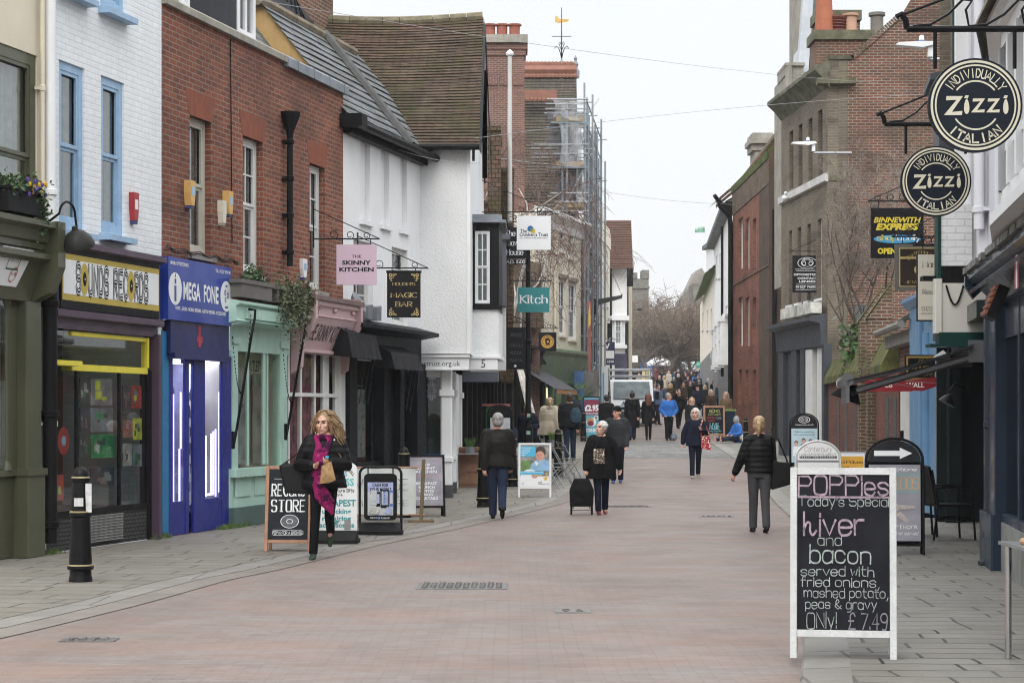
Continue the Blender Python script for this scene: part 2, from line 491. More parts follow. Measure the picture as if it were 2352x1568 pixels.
# lettering
GL={'A':'023862|1454','B':'02084857564505|4554534202','C':'~5748280604224253','D':'02083856543202','E':'52020858|0545','F':'020858|0545','G':'~574828060422425355|5535','H':'0208|5258|0555','I':'0208','J':'~4844321203','K':'0208|5805|1552','L':'080252','M':'0208346862','N':'02085258','O':'~38180703124253574838','P':'02084857564505','Q':'~280604223254563828|3452','R':'02084857564505|2552','S':'~574818070615455453421203','T':'0868|3832','U':'~080412425458','V':'083268','W':'0822364268','X':'0258|0852','Y':'083568|3532','Z':'08580252','a':'~4536160503123243|4642','b':'0802|~0516364543321203','c':'~4536160503123243','d':'4842|~4536160503123243','e':'~04444536160503123243','f':'~38281712|0636','g':'~4536160503123243|~46413010','h':'0802|~0516364542','i':'0206|0708','j':'~16110000|1718','k':'0802|3604|1542','l':'0802','m':'0602|~0516263532|~3546566562','n':'0602|~0516364542','o':'~160503123243453616','p':'0600|~0516364543321203','q':'4640|~4536160503123243','r':'0602|~051636','s':'~45361605143443321203','t':'~18132232|0636','u':'~0603123243|4642','v':'062246','w':'0612253246','x':'0642|0246','y':'0622|4610','z':'06460242','0':'~180604123244463818','1':'172822','2':'~071838474602|0242','3':'~07183847463515|~354443321203','4':'32380444','5':'480805|~05354443321203','6':'~3816040312324344351504','7':'084812','8':'~180706153546473818|~15040312324344351 5'.replace(' ',''),'9':'~4635150607183847453212','£':'~473828171402|0242|0535','!':'0804|0302',',':'1200','.':'0203',':':'0203|0506',"'":'0806','&':'~5215172837360422325 4'.replace(' ',''),'-':'0535','/':'0248','@':'~160503123243453616',' ':'','Ł':'0802|~031525233243'}
def catmull(p):
 if len(p)<3:return p
 out=[]
 closed=p[0]==p[-1]
 for i in range(len(p)-1):
  a=p[i-1]if i>0 else(p[-2]if closed else p[0])
  b,c=p[i],p[i+1]
  d=p[i+2]if i+2<len(p)else(p[1]if closed else p[-1])
  for k in range(4):
   t=k/4
   out.append(tuple(.5*(2*b[j]+(c[j]-a[j])*t+(2*a[j]-5*b[j]+4*c[j]-d[j])*t*t+(3*b[j]-a[j]-3*c[j]+d[j])*t**3)for j in(0,1)))
 out.append(p[-1])
 return out
def ribbon(p,wf):
 """flat polygon strips along a 2-d polyline; wf(dx,dy) = half width"""
 qs,L,Rr=[],[],[]
 for i,q in enumerate(p):
  a,b=p[max(0,i-1)],p[min(len(p)-1,i+1)]
  dx,dy=b[0]-a[0],b[1]-a[1]
  l=math.hypot(dx,dy)or 1
  h=wf(dx/l,dy/l)
  L.append((q[0]-dy/l*h,q[1]+dx/l*h));Rr.append((q[0]+dy/l*h,q[1]-dx/l*h))
 return[(L[i],Rr[i],Rr[i+1],L[i+1])for i in range(len(p)-1)]
def stroke_text(s,style='hand',thick=.55,jit=0.,gap=1.5):
 """polygons (cap height 6, baseline 0) and width; style hand, sans, serif"""
 x,polys,rr=0.0,[],random.Random(hash_(s))
 for ch in s:
  g=GL.get(ch)
  if not g:x+=2.6;continue
  mxx=0
  dy0=rr.uniform(-jit,jit);sc=1+rr.uniform(-jit,jit)*.15
  for st in g.split('|'):
   cur=st.startswith('~')
   st=st.strip('~')
   p=[(int(st[i])*sc,(int(st[i+1])-2)*sc+dy0)for i in range(0,len(st)-1,2)]
   mxx=max(mxx,max(q[0]for q in p))
   ends=(p[0],p[1]),(p[-1],p[-2])
   if jit:p=[(a+rr.uniform(-.12,.12),b+rr.uniform(-.15,.15))for a,b in p]if p[0]!=p[-1]else p
   if cur:p=catmull(p)
   p=[(q[0]+x,q[1])for q in p]
   if style=='serif':wf=lambda dx,dy:thick*(.28+.72*abs(dy))
   else:wf=lambda dx,dy:thick
   if style!='serif' and len(p)>1:
    (ax,ay),(bx,by)=p[0],p[1];l=math.hypot(bx-ax,by-ay)or 1
    p[0]=(ax-(bx-ax)/l*thick*.8,ay-(by-ay)/l*thick*.8)
    (ax,ay),(bx,by)=p[-1],p[-2];l=math.hypot(bx-ax,by-ay)or 1
    p[-1]=(ax-(bx-ax)/l*thick*.8,ay-(by-ay)/l*thick*.8)
   polys+=ribbon(p,wf)
   if style=='serif':
    for(ex,ey),(fx,fy)in ends:
     if not cur and abs(fy-ey)>abs(fx-ex)*.8 and(ey<.3 or ey>3.5):
      h=thick*.3;sgn=h if ey<.3 else-h
      polys.append(((ex+x-thick*1.9,ey-h),(ex+x+thick*1.9,ey-h),(ex+x+thick*1.9,ey+h),(ex+x-thick*1.9,ey+h)))
  x+=mxx+gap
 return polys,max(.1,x-gap)
def hash_(s):return sum((i+1)*ord(c)for i,c in enumerate(s))
_FC={}
def font_text(s,bold=0.,shear=0.,space=1.):
 """(verts2d, faces, width) with cap height 1 from Blender's built-in sans"""
 k=(s,bold,shear,space)
 if k in _FC:return _FC[k]
 cu=bpy.data.curves.new('lettering','FONT');cu.body=s;cu.size=1;cu.offset=bold;cu.shear=shear;cu.space_character=space;cu.resolution_u=2
 o=bpy.data.objects.new('lettering',cu)
 me=o.to_mesh()
 vs=[(v.co.x,v.co.y)for v in me.vertices];fs=[tuple(p.vertices)for p in me.polygons]
 o.to_mesh_clear();bpy.data.objects.remove(o);bpy.data.curves.remove(cu)
 if not vs:return[],[],0
 x0,x1=min(v[0]for v in vs),max(v[0]for v in vs)
 cap=.695
 _FC[k]=([((a-x0)/cap,b/cap)for a,b in vs],fs,(x1-x0)/cap)
 return _FC[k]
def text(mb,s,x,z,h,w=None,font='sans',al='c',m=0,y=-.003,bold=.012,shear=0.,space=1.,thick=.5,rot=0.,jit=.0,gap=1.5,maxw=None):
 """write s on the plane y: x,z = anchor at the baseline, h = cap height, w = forced width"""
 if font=='sans':
  vs,fs,W=font_text(s,bold,shear,space)
  items=[([vs[i]for i in f])for f in fs]
 else:
  items,W=stroke_text(s,font,thick,jit,gap)
  items=[[(a/6+shear*b/6,b/6)for a,b in p]for p in items];W/=6
 if not items:return
 kx=(w/W)if w else h
 if maxw and kx*W>maxw:kx=maxw/W
 tw=W*kx
 ox={'c':-tw/2,'l':0,'r':-tw}[al]
 ca,sa=math.cos(rot),math.sin(rot)
 idx={}
 for p in items:
  q=[(ox+a*kx,b*h)for a,b in p]
  mb.poly([(x+a*ca-b*sa,y,z+a*sa+b*ca)for a,b in q],m)
def arc_text(mb,s,cx,cz,r,a0,a1,h,m=0,y=-.003,inside=False,font='sans',bold=.02,kx=.85,thick=.55):
 """letters set round a circle from angle a0 to a1 (degrees, clockwise from the left)"""
 n=len(s)
 for i,ch in enumerate(s):
  if ch==' ':continue
  a=R(a0+(a1-a0)*(i+.5)/n)
  rot=a-math.pi/2 if not inside else a+math.pi/2
  px,pz=cx+math.cos(a)*r,cz+math.sin(a)*r
  W=font_text(ch,bold)[2]if font=='sans' else stroke_text(ch,font,thick)[1]/6
  hh=h
  text(mb,ch,px,pz,hh,W*h*kx,font,'c',m,y,bold,rot=rot,thick=thick)
def disc(mb,cx,cz,r,y,m=0,n=32,r2=None,a0=0.,a1=360.,sx=1.):
 """flat disc or ring on the plane y"""
 if r2 is None:
  mb.poly([(cx+math.cos(2*math.pi*k/n)*r*sx,y,cz+math.sin(2*math.pi*k/n)*r)for k in range(n)],m)
 else:
  for k in range(n):
   t0,t1=R(a0+(a1-a0)*k/n),R(a0+(a1-a0)*(k+1)/n)
   P=lambda rr,t:(cx+math.cos(t)*rr*sx,y,cz+math.sin(t)*rr)
   mb.quad(P(r2,t0),P(r,t0),P(r,t1),P(r2,t1),m)
def rq(mb,x0,x1,z0,z1,y,m=0):mb.quad((x0,y,z0),(x1,y,z0),(x1,y,z1),(x0,y,z1),m)
# ground, road, pavements
ROADM=paving('road_brick',(.19,.15,.133),(.225,.192,.176),(.15,.125,.114),.20,.066,.004,(.25,.158,.122),0,.45,(.20,.203,.20),.62)
SLABM=paving('york_stone',(.20,.185,.155),(.235,.22,.19),(.035,.032,.028),.74,.40,.016,(.145,.13,.105),R(6),.7,(.19,.185,.175),.7,1.4,.16)
SLABR=paving('york_stone_right',(.19,.182,.16),(.23,.22,.195),(.035,.032,.028),.60,.30,.014,(.135,.125,.105),R(3),.8,(.20,.195,.18),.7,1.5,.16)
KERBM=paving('kerb_stone',(.225,.215,.195),(.255,.245,.225),(.10,.095,.09),.9,.9,.015,(.18,.165,.145),R(0),.5,None,.7)
COBM=paving('cobble',(.12,.115,.11),(.30,.29,.27),(.04,.038,.035),.24,.30,.045,(.20,.195,.185),0,1.0,(.24,.23,.22),.6)
EARTH=plain('earth',(.11,.105,.095),.95,.3,.2,.3,4)
YS=[y*.5 for y in range(8,120)]+[60+2*k for k in range(0,75)]+[212,230,260,320]
def strip(name,fa,fb,dz,mat,y0=4,y1=320,n=1,kind='structure'):
 mb=MB();ys=[y for y in YS if y0<=y<=y1]
 for a,b in zip(ys,ys[1:]):
  xa0,xa1,xb0,xb1=fa(a),fb(a),fa(b),fb(b)
  for k in range(n):
   p,q=k/n,(k+1)/n
   mb.quad((xa0+(xa1-xa0)*p,a,gz(a)+dz),(xa0+(xa1-xa0)*q,a,gz(a)+dz),(xb0+(xb1-xb0)*q,b,gz(b)+dz),(xb0+(xb1-xb0)*p,b,gz(b)+dz))
 o=mb.done(name,mat)
 o['kind']=kind
 return o
kl=lambda y:interp(KL,y)
kr=lambda y:interp(KR,y)
mb=MB()
gy=[-60,4,36,46,58,73,110,172,213,320,700,2500]
for a,b in zip(gy,gy[1:]):
 for x0,x1 in((-900,-60),(-60,60),(60,900)):
  mb.quad((x0,a,gz(max(a,0))-.06),(x1,a,gz(max(a,0))-.06),(x1,b,gz(b)-.06),(x0,b,gz(b)-.06))
o=mb.done('ground',EARTH);o['kind']='structure'
strip('road',kl,kr,0,ROADM)
strip('cobbles',kl,kr,.004,COBM,58,73)
strip('kerb',lambda y:kl(y)-.34,lambda y:kl(y)+.01,.0095,KERBM,4,110)
strip('pavement',lambda y:min(-9.0+y*.06,kl(y)-8),lambda y:kl(y)-.30,.0125,SLABM,4,320)
GUT=plain('gutter_concrete',(.185,.165,.145),.8,.15,2,.4,40)
strip('gutter',kl,lambda y:kl(y)+.32,.006,GUT,8,46)
mb=MB()
ys=[y for y in YS if y<=140]
for a,b in zip(ys,ys[1:]):
 for f0,z0,f1,z1 in((0,.0,.02,.035),(.02,.035,.32,.045)):
  mb.quad((kr(a)+f0,a,gz(a)+z0),(kr(a)+f1,a,gz(a)+z1),(kr(b)+f1,b,gz(b)+z1),(kr(b)+f0,b,gz(b)+z0))
mb.done('kerb',KERBM)['kind']='structure'
strip('pavement',lambda y:kr(y)+.32,lambda y:kr(y)+14,.047,SLABR,4,320)
IRON=plain('worn_iron',(.16,.155,.15),.45,.3,9,.3,50,metal=.5)
def cover(px,py,w,d,lab):
 p=on_ground(px,py)
 t=thing('manhole_cover',lab,'manhole cover',p,rnd.uniform(-.05,.05),'iron covers let into the brick road')
 mb=MB();z=.006
 mb.box(-w/2-.04,w/2+.04,-d/2-.04,d/2+.04,-.02,z)
 mb.done('frame',IRON,t)
 mb=MB();nx=int(w/.075);ny=max(2,int(d/.075))
 for i in range(nx):
  for j in range(ny):
   x,y=-w/2+(i+.5)*w/nx,-d/2+(j+.5)*d/ny
   if(i+j)%2:mb.box(x-.03,x+.03,y-.012,y+.012,z,z+.012)
   else:mb.box(x-.012,x+.012,y-.03,y+.03,z,z+.012)
 mb.done('lid',IRON,t)
cover(1062,1346,.78,.6,'large oblong iron cover in the brick road in front of the chalkboard walk')
cover(1315,1404,.22,.2,'tiny square iron cover alone in the middle of the brick road')
cover(1440,1163,.75,.5,'oblong iron cover in the road beside the shopping trolley')
cover(1645,1186,.5,.2,'thin iron slot cover in the road near the white-haired walker')
cover(205,1470,.32,.14,'small iron hatch near the left edge of the brick road')
# shared building pieces
def window(par,u0,u1,z0,z1,y,fm,bars=(0,0),fw=.07,sill=None,curtain='full',sash=True,meet=.5,sw=.1,gl=None,inner=None):
 """timber window set at depth y behind the wall face: frame + panes, curtain, sill"""
 mb=MB()
 d0,d1=y,y+.07
 mb.box(u0,u0+fw,d0,d1,z0,z1);mb.box(u1-fw,u1,d0,d1,z0,z1)
 mb.box(u0+fw,u1-fw,d0,d1,z1-fw,z1);mb.box(u0+fw,u1-fw,d0,d1,z0,z0+fw*1.2)
 a0,a1,b0,b1=u0+fw,u1-fw,z0+fw*1.2,z1-fw
 zm=b0+(b1-b0)*meet
 halves=[(b0,zm,d0+.035),(zm,b1,d0+.01)]if sash else[(b0,b1,d0+.015)]
 s=min(.045,(a1-a0)*.12)
 for(c,d,yy)in halves:
  mb.box(a0,a0+s,yy,yy+.03,c,d);mb.box(a1-s,a1,yy,yy+.03,c,d)
  mb.box(a0+s,a1-s,yy,yy+.03,c,c+s);mb.box(a0+s,a1-s,yy,yy+.03,d-s,d)
  for i in range(bars[0]):
   x=a0+(a1-a0)*(i+1)/(bars[0]+1);mb.box(x-.012,x+.012,yy+.004,yy+.026,c+s,d-s)
  for i in range(bars[1]):
   zz=c+(d-c)*(i+1)/(bars[1]+1);mb.box(a0+s,a1-s,yy+.006,yy+.024,zz-.012,zz+.012)
 f=mb.done('window',fm,par)
 g=MB();rq(g,a0,a1,b0,b1,d0+.055);g.done('pane',gl or GLASS,f)
 if curtain:
  g=MB();n=14;zc=b0 if curtain=='full' else b0+(b1-b0)*.45
  hw=(a1-a0)
  spans=[(a0,a1)]if curtain in('full','half')else[(a0,a0+hw*.3),(a1-hw*.3,a1)]
  if curtain=='sides':zc=b0
  for(p,q)in spans:
   for i in range(n):
    x,x2=p+(q-p)*i/n,p+(q-p)*(i+1)/n
    g.quad((x,d0+.13+.03*(i%2),zc),(x2,d0+.13+.03*((i+1)%2),zc),(x2,d0+.13+.03*((i+1)%2),b1),(x,d0+.13+.03*(i%2),b1))
  g.done('curtain',NET,f)
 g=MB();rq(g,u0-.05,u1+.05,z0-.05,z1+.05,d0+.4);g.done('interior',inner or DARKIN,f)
 if sill:
  g=MB();g.extr([(-sw,z0-.10),(-sw,z0-.03),(y,z0),(y,z0-.10)],u0-.06,u1+.06);g.done('sill',sill,f)
 return f
def shell(mb,u0,u1,z0,z1,depth,m=0,back=True):
 """sides, back and flat top of a house behind its front"""
 mb.quad((u0,depth,z0),(u0,0,z0),(u0,0,z1),(u0,depth,z1),m)
 mb.quad((u1,0,z0),(u1,depth,z0),(u1,depth,z1),(u1,0,z1),m)
 mb.quad((u1,depth,z0),(u0,depth,z0),(u0,depth,z1),(u1,depth,z1),m)
 mb.quad((u0,0,z1),(u1,0,z1),(u1,depth,z1),(u0,depth,z1),m)
def tile_roof(mb,e0,e1,r1,r0,course=.1,th=.018,m=0,sag=0.):
 """stepped courses between the eave e0-e1 and the ridge r0-r1"""
 e0,e1,r0,r1=map(Vector,(e0,e1,r0,r1))
 n=max(2,int(((r0-e0).length+(r1-e1).length)/2/course))
 nv=(e1-e0).cross(r0-e0).normalized()
 if nv.z<0:nv=-nv
 k=10
 rr=random.Random(n*7)
 def pt(s,t,lift):
  p=(e0.lerp(e1,s)).lerp(r0.lerp(r1,s),t)+nv*lift
  p.z-=sag*math.sin(math.pi*s)*t
  return p
 for i in range(n):
  t0,t1=i/n,(i+1)/n
  lo=[th*rr.uniform(.7,1.5)for _ in range(k+1)]
  for j in range(k):
   a,b=j/k,(j+1)/k
   mb.quad(pt(a,t0,lo[j]),pt(b,t0,lo[j+1]),pt(b,t1,0),pt(a,t1,0),m)
   mb.quad(pt(a,t0,-.004),pt(b,t0,-.004),pt(b,t0,lo[j+1]),pt(a,t0,lo[j]),m)
def downpipe(par,u,z0,z1,y=-.09,r=.045,mat=None,hopper=False,name='downpipe',shoe=True,joints=3):
 mb=MB()
 pts=[(u,y,z1),(u,y,z0+.12)]
 if shoe:pts+=[(u,y-.03,z0+.05),(u+.02,y-.10,z0+.02)]
 mb.tube(pts,r,10)
 for i in range(joints):
  z=z0+.3+(z1-z0-.5)*i/max(1,joints-1)
  mb.lathe([(r,0),(r*1.35,.01),(r*1.35,.07),(r,.08)],(u,y,z),10)
  mb.box(u-r*2,u+r*2,y+r*.6,0,z+.02,z+.06)
 if hopper:mb.lathe([(r,-.1),(r*1.3,0),(r*3.2,.22),(r*3.4,.30),(r*2.9,.30)],(u,y,z1),8)
 return mb.done(name,mat or BLACKP,par,True)
def pots(par,at_,mat=TERRA):
 for(x,y,z,r,h,kind)in at_:
  mb=MB()
  if kind=='tall':pr=[(r,0),(r*.98,.05),(r*.8,h*.9),(r*.92,h*.92),(r*.92,h),(r*.6,h)]
  elif kind=='vent':pr=[(r*.9,0),(r,h*.2)]+[(r*(1.05 if i%2 else .85),h*(.25+.08*i))for i in range(8)]+[(r*1.1,h*.9),(r*.4,h)]
  else:pr=[(r,0),(r,h*.1),(r*.85,h*.2),(r*.85,h*.85),(r*1.1,h*.88),(r*1.1,h),(r*.7,h)]
  mb.lathe(pr,(x,y,z),14);mb.done('chimney_pot',mat,par,True)
def ivy(mb,pts,n,spread,size,rr,droop=.2):
 for _ in range(n):
  p=rr.choice(pts)
  c=Vector(p)+Vector((rr.gauss(0,spread[0]),rr.gauss(0,spread[1]),rr.gauss(0,spread[2])-abs(rr.gauss(0,droop))))
  d=Vector((rr.uniform(-1,1),rr.uniform(-1,1),rr.uniform(-1,.4))).normalized()
  b=d.cross(Vector((rr.uniform(-1,1),rr.uniform(-1,1),rr.uniform(-1,1)))).normalized()
  s=size*rr.uniform(.6,1.4)
  mb.quad(c-d*s,c+b*s*.55,c+d*s,c-b*s*.55)
def moulding(mb,u0,u1,prof,m=0):mb.extr(prof,u0,u1,m)
# left side: cream house with the olive shop front
L1=Fac(-6.295,20,.2425,.9701)
OLIVE=plain('olive_paint',(.075,.078,.045),.42,.1,2,.1,30,streak=.25,grime=(.03,.03,.02),coat=.2)
tA=L1.thing('cream_house','cream rendered house with olive green shop front at the left edge','house')
uA0,uA1=L1.u(-150),L1.u(96)
zA=3.45
wa0,wa1,wz0,wz1=L1.rect(-75,85,70,520)
mb=MB();holes(mb,uA0,uA1,zA,11,[(wa0,wa1,wz0,wz1)],0,.1);shell(mb,uA0,uA1,0,11,5)
mb.done('wall',CREAMP,tA)
window(tA,wa0,wa1,wz0,wz1,.02,OLIVE,(0,0),.13,None,'full',True,.42)
downpipe(tA,L1.u(99,.08),zA+.3,9.6,-.07,.028,CREAMP,False,'waste_pipe',False,5)
sf=part('shopfront',tA)
mb=MB()
zc=L1.p(0,487,.38)[1];zf1=L1.p(0,545,.3)[1];zf0=L1.p(0,684,.1)[1]
ue=L1.u(144,.38)
moulding(mb,uA0,ue,[(0,zc+.06),(-.40,zc),(-.40,zc-.06),(-.32,zc-.1),(-.30,zc-.22),(-.26,zc-.24),(-.26,zf1-.05),(0,zf1-.05)])
moulding(mb,uA0,ue-.1,[(-.27,zf1-.1),(-.33,zf1-.1),(-.33,zf1-.16),(-.25,zf1-.2)])
mb.extr([(0,zf1),(-.25,zf1-.06),(-.08,zf0),(0,zf0)],uA0,L1.u(92,.1))
mb.extr([(0,zc),(-.42,zc+.02),(-.42,zc-.5),(-.3,zf0+.1),(0,zf0-.05)],L1.u(92,.1)+.003,L1.u(112,.3))
mb.done('fascia',OLIVE,sf)
mb=MB()
up0,up1=L1.u(58,.08),L1.u(92,.08)
mb.bbox(up0,up1,-.1,.12,.02,zf0,.015);mb.bbox(up0-.03,up1+.03,-.14,.12,.02,.95,.02);mb.bbox(up0-.05,up1+.05,-.16,.12,.95,1.03,.01)
mb.bbox(uA0,up0,.05,.15,.02,.95);mb.bbox(uA0,up0-.02,.0,.16,.95,1.02)
for px in(22,-60):mb.tube([(L1.u(px),.05,1.02),(L1.u(px),.05,1.12),(L1.u(px),.05,zf0-.1),(L1.u(px),.05,zf0)],[.075,.045,.04,.075],10)
mb.bbox(up0-.2,up0,.02,.12,1.02,zf0)
mb.done('pilaster',OLIVE,sf)
mb=MB();rq(mb,uA0,up0,1.02,zf0,.03);mb.done('pane',SHOPGL,sf)
mb=MB();mb.box(uA0,up0,.9,.95,.9,zf0);mb.box(uA0,up1,.12,.9,.5,.6);mb.done('interior',plain('shop_back',(.20,.185,.15),.9,.3,2),sf)
mb=MB();mb.box(L1.u(-10),L1.u(30),.5,.55,1.02,2.0);mb.box(L1.u(30),L1.u(44),.3,.34,1.02,2.4);mb.done('display_card',plain('pale_card',(.42,.40,.34),.8,.2,3),sf)
tg=thing('shop_sign','small white sign with green box and red oval on the olive fascia','sign',L1.wp(0,0,0),L1.a)
cant=(.25-.08)/(zf1-.06-zf0)
def cy(z):return-.08-(z-zf0)*cant-.006
q=[L1.p(x,y,.17)for x,y in((0,654),(43,659),(62,576),(3,566))]
q=[(q[0][0]-.12,q[0][1]),q[1],q[2],(q[3][0]-.12,q[3][1])]
mb=MB();mb.poly([(a,cy(b)-.01,b)for a,b in q])
mb.add([(a,cy(b)-.01,b)for a,b in q]+[(a,cy(b),b)for a,b in q],[(0,4,5,1),(1,5,6,2),(2,6,7,3),(3,7,4,0)])
mb.done('panel',WHITE,tg)
def qmap(s,t):
 a=Vector(q[0]).lerp(Vector(q[1]),s);b=Vector(q[3]).lerp(Vector(q[2]),s);c=a.lerp(b,t)
 return(c.x,cy(c.y)-.014,c.y)
mb=MB()
def qbar(s0,s1,t0,t1,m):mb.poly([qmap(s0,t0),qmap(s1,t0),qmap(s1,t1),qmap(s0,t1)],m)
qbar(.30,.72,.90,.94,0);qbar(.30,.72,.42,.46,0);qbar(.30,.32,.46,.90,0);qbar(.70,.72,.46,.90,0)
for i,ch in enumerate('UNBOTTED'):
 tm=MB();text(tm,ch,0,0,1,.8,'sans','c',2,0)
 for f in tm.f:mb.poly([qmap(.36+.04*i+tm.v[k][0]*.035+.02,.63+tm.v[k][2]*.10)for k in f],2)
for k in range(24):
 t0,t1=2*math.pi*k/24,2*math.pi*(k+1)/24
 P=lambda r,t:qmap(.66+math.cos(t)*.13*r,.30+math.sin(t)*.20*r)
 mb.poly([P(1,t0),P(1,t1),P(.86,t1),P(.86,t0)],1)
for i,ch in enumerate('ALVI'):
 tm=MB();text(tm,ch,0,0,1,.8,'sans','c',1,0)
 for f in tm.f:mb.poly([qmap(.58+.05*i+tm.v[k][0]*.04,.28+tm.v[k][2]*.09)for k in f],1)
mb.done('lettering',[plain('dark_green',(.03,.12,.07)),plain('sign_red',(.42,.02,.04)),plain('ink_grey',(.25,.27,.27))],tg)
pl=thing('flower_trough','black trough of pansies, heather and ivy on the olive cornice','planter',L1.wp(L1.u(45,.3),-.26,zc+.04),L1.a)
mb=MB();mb.prism([(-.42,-.13),(.42,-.13),(.40,.13),(-.40,.13)],0,.24);mb.prism([(-.44,-.15),(.44,-.15),(.44,.15),(-.44,.15)],.24,.27)
mb.done('trough',BLACKP,pl)
mb=MB();rr=random.Random(3)
ivy(mb,[(x*.1,0,.32)for x in range(-4,5)],420,(.06,.1,.06),.035,rr,.02)
ivy(mb,[(.34,-.12,.25),(.42,-.1,.15),(.46,-.05,.05)],260,(.08,.06,.1),.03,rr,.12)
mb.done('foliage',FOIL,pl)
mb=MB()
for bx,hh in((-.2,.42),(-.1,.36),(.22,.45),(.27,.36)):
 for k in range(70):
  a,z=rr.uniform(0,6.28),rr.uniform(0,1);r=.075*(1-z)+.01
  c=Vector((bx+math.cos(a)*r,math.sin(a)*r,.28+z*hh));d=Vector((math.cos(a)*.4,math.sin(a)*.4,1)).normalized()*.045
  mb.add([c,c+Vector((.008,.004,0)),c+d],[(0,1,2)])
mb.done('heather',plain('heather_green',(.07,.14,.02),.7,.4,9),pl)
mb=MB()
for k in range(16):c=Vector((rr.uniform(-.05,.45),-.13-rr.uniform(0,.05),.26+rr.uniform(-.05,.12)));mb.ell(c,(.03,.012,.028),8,k%2)
mb.done('flowers',[plain('pansy_yellow',(.65,.38,.01)),plain('pansy_violet',(.10,.05,.28))],pl)
lp=thing('swan_neck_lamp','dark swan neck lamp over the corner of the olive fascia','lamp',L1.wp(L1.u(112,.35),-.42,zc-.02),L1.a)
pts=[Vector((-.02,.1,0))]+[Vector((.02+.17*(1-math.cos(t)),-.05-.03*math.sin(t/2),.12+.15*math.sin(t)))for t in[math.pi*k/10 for k in range(11)]]+[Vector((.36,-.1,-.02))]
mb=MB();mb.tube(pts,.014,8);mb.done('arm',BLACKM,lp,True)
mb=MB();mb.T=Matrix.Translation((.36,-.1,-.14))@Matrix.Rotation(R(-25),4,'Y')
mb.lathe([(.19,-.10),(.195,-.08),(.17,0),(.11,.07),(.04,.11),(.03,.15),(.0,.16)],n=20);mb.done('lamp_shade',plain('lamp_grey',(.03,.03,.028),.4),lp,True)
# white painted brick house over the record shop
WBRICK=brick('white_brick',(.80,.82,.84),(.76,.79,.81),(.72,.75,.77),stain=.3,stainc=(.52,.52,.50),bmp=.5)
PALEBLUE=plain('pale_blue_paint',(.30,.45,.62),.5,.12,4,.2,30,streak=.35,grime=(.25,.3,.36))
tB=L1.thing('white_brick_house','white painted brick house with pale blue sash windows','house')
uB0,uB1=L1.u(97)+.003,L1.u(371)
zB=L1.p(140,557)[1]
wins=[L1.rect(135,194,136,522),L1.rect(232,285,172,533)]
up=[(a-.02,b+.02,L1.p(232,14)[1],L1.p(232,14)[1]+1.9)for a,b,c,d in wins]
mb=MB();holes(mb,uB0,uB1,0,11,wins+up+[(uB0+.1,uB1-.1,.02,zB)],0,.1);shell(mb,uB0,uB1,0,11,5)
mb.done('wall',WBRICK,tB)
for o in wins+up:window(tB,*o,.03,PALEBLUE,(0,0),.1,PALEBLUE,'sides',True,.49,.16)
downpipe(tB,L1.u(118,.1),1.2,9.8,-.08,.07,WHITE,False,'soil_pipe',False,4)
downpipe(tB,L1.u(111,.08),.03,3.1,-.1,.085,BLACKP,False,'soil_pipe',False,3)
sf=part('shopfront',tB)
PURPLE=plain('purple_paint',(.075,.048,.075),.45,.15,2,streak=.2)
YEL=plain('yellow_paint',(.72,.62,.06),.5,.08,4)
a0,a1=L1.u(126,.12),L1.u(371,.12)
z1=L1.p(140,549,.12)[1];z0=L1.p(143,712,.12)[1];z00=L1.p(126,752,.08)[1]
mb=MB()
mb.extr([(0,z1+.04),(-.2,z1),(-.2,z1-.07),(-.1,z1-.1),(-.1,z0+.02),(-.16,z0),(-.16,z0-.07),(-.06,z0-.09),(-.06,z00),(0,z00)],a0,a1)
mb.bbox(a1-.09,a1,-.13,.1,.02,z00+.03)
mb.done('fascia',PURPLE,sf)
mb=MB()
s0,s1=L1.u(141,.13),L1.u(367,.13);sz1=L1.p(141,561,.13)[1];sz0=L1.p(141,706,.13)[1]
mb.box(s0,s1,-.125,-.1,sz0,sz1,0)
h=sz1-sz0
rq(mb,s0+.03,s1-.02,sz0+h*.13,sz1-h*.13,-.128,1)
rq(mb,s0+.05,s1-.04,sz0+h*.23,sz1-h*.22,-.131,2)
zt,hh=sz0+h*.29,h*.42
W=s1-s0;x=s0+W*.13;k=W*.73/12.6
for ch,wd in(('S',.9),('@',1.1),('U',.9),('N',.9),('D',.9),('S',.9),(' ',.7),('R',.9),('E',.9),('C',.9),('@',1.1),('R',.9),('D',.9),('S',.9)):
 if ch=='@':
  disc(mb,x+wd*k/2,zt+hh/2,hh*.62,-.135,1,28,sx=.55);disc(mb,x+wd*k/2,zt+hh/2,hh*.27,-.138,0,20,sx=.55);disc(mb,x+wd*k/2,zt+hh/2,hh*.05,-.141,2,10,sx=.6)
 elif ch!=' ':
  for kk,th in((0,.9),(1,.56),(2,.24)):text(mb,ch,x+wd*k/2,zt,hh,wd*k*.68,'sans_','c',(0,2,0)[kk],-.134-.003*kk,thick=th)
 x+=wd*k
mb.done('sign_board',[BLACKP,plain('mustard',(.46,.35,.06),.5,.05),WHITE],sf)
mb=MB()
zy1=z00-.02;zy0=L1.p(126,838,.1)[1];zg=L1.p(178,1172,-.2)[1]
c0,c1,c2=L1.u(180,.1),L1.u(278),L1.u(345,.05)
mb.bbox(a0,c0,-.16,.05,zy0,zy0+.06);mb.bbox(c0,c2,-.02,.12,zy0-.05,zy0+.03);mb.bbox(c2-.045,c2,-.04,.06,zy0+.03,zy1);mb.bbox(c0,c2,-.02,.08,zy1-.05,zy1)
mb.done('transom',YEL,sf)
mb=MB()
for px in(178,276):mb.bbox(L1.u(px)-.03,L1.u(px)+.03,-.005,.03,.5,zy0)
mb.bbox(c2,c2+.14,-.02,.1,.02,zy0)
mb.bbox(a0,c2,-.01,.08,zg-.04,zg+.03)
mb.done('mullion',BLACKP,sf)
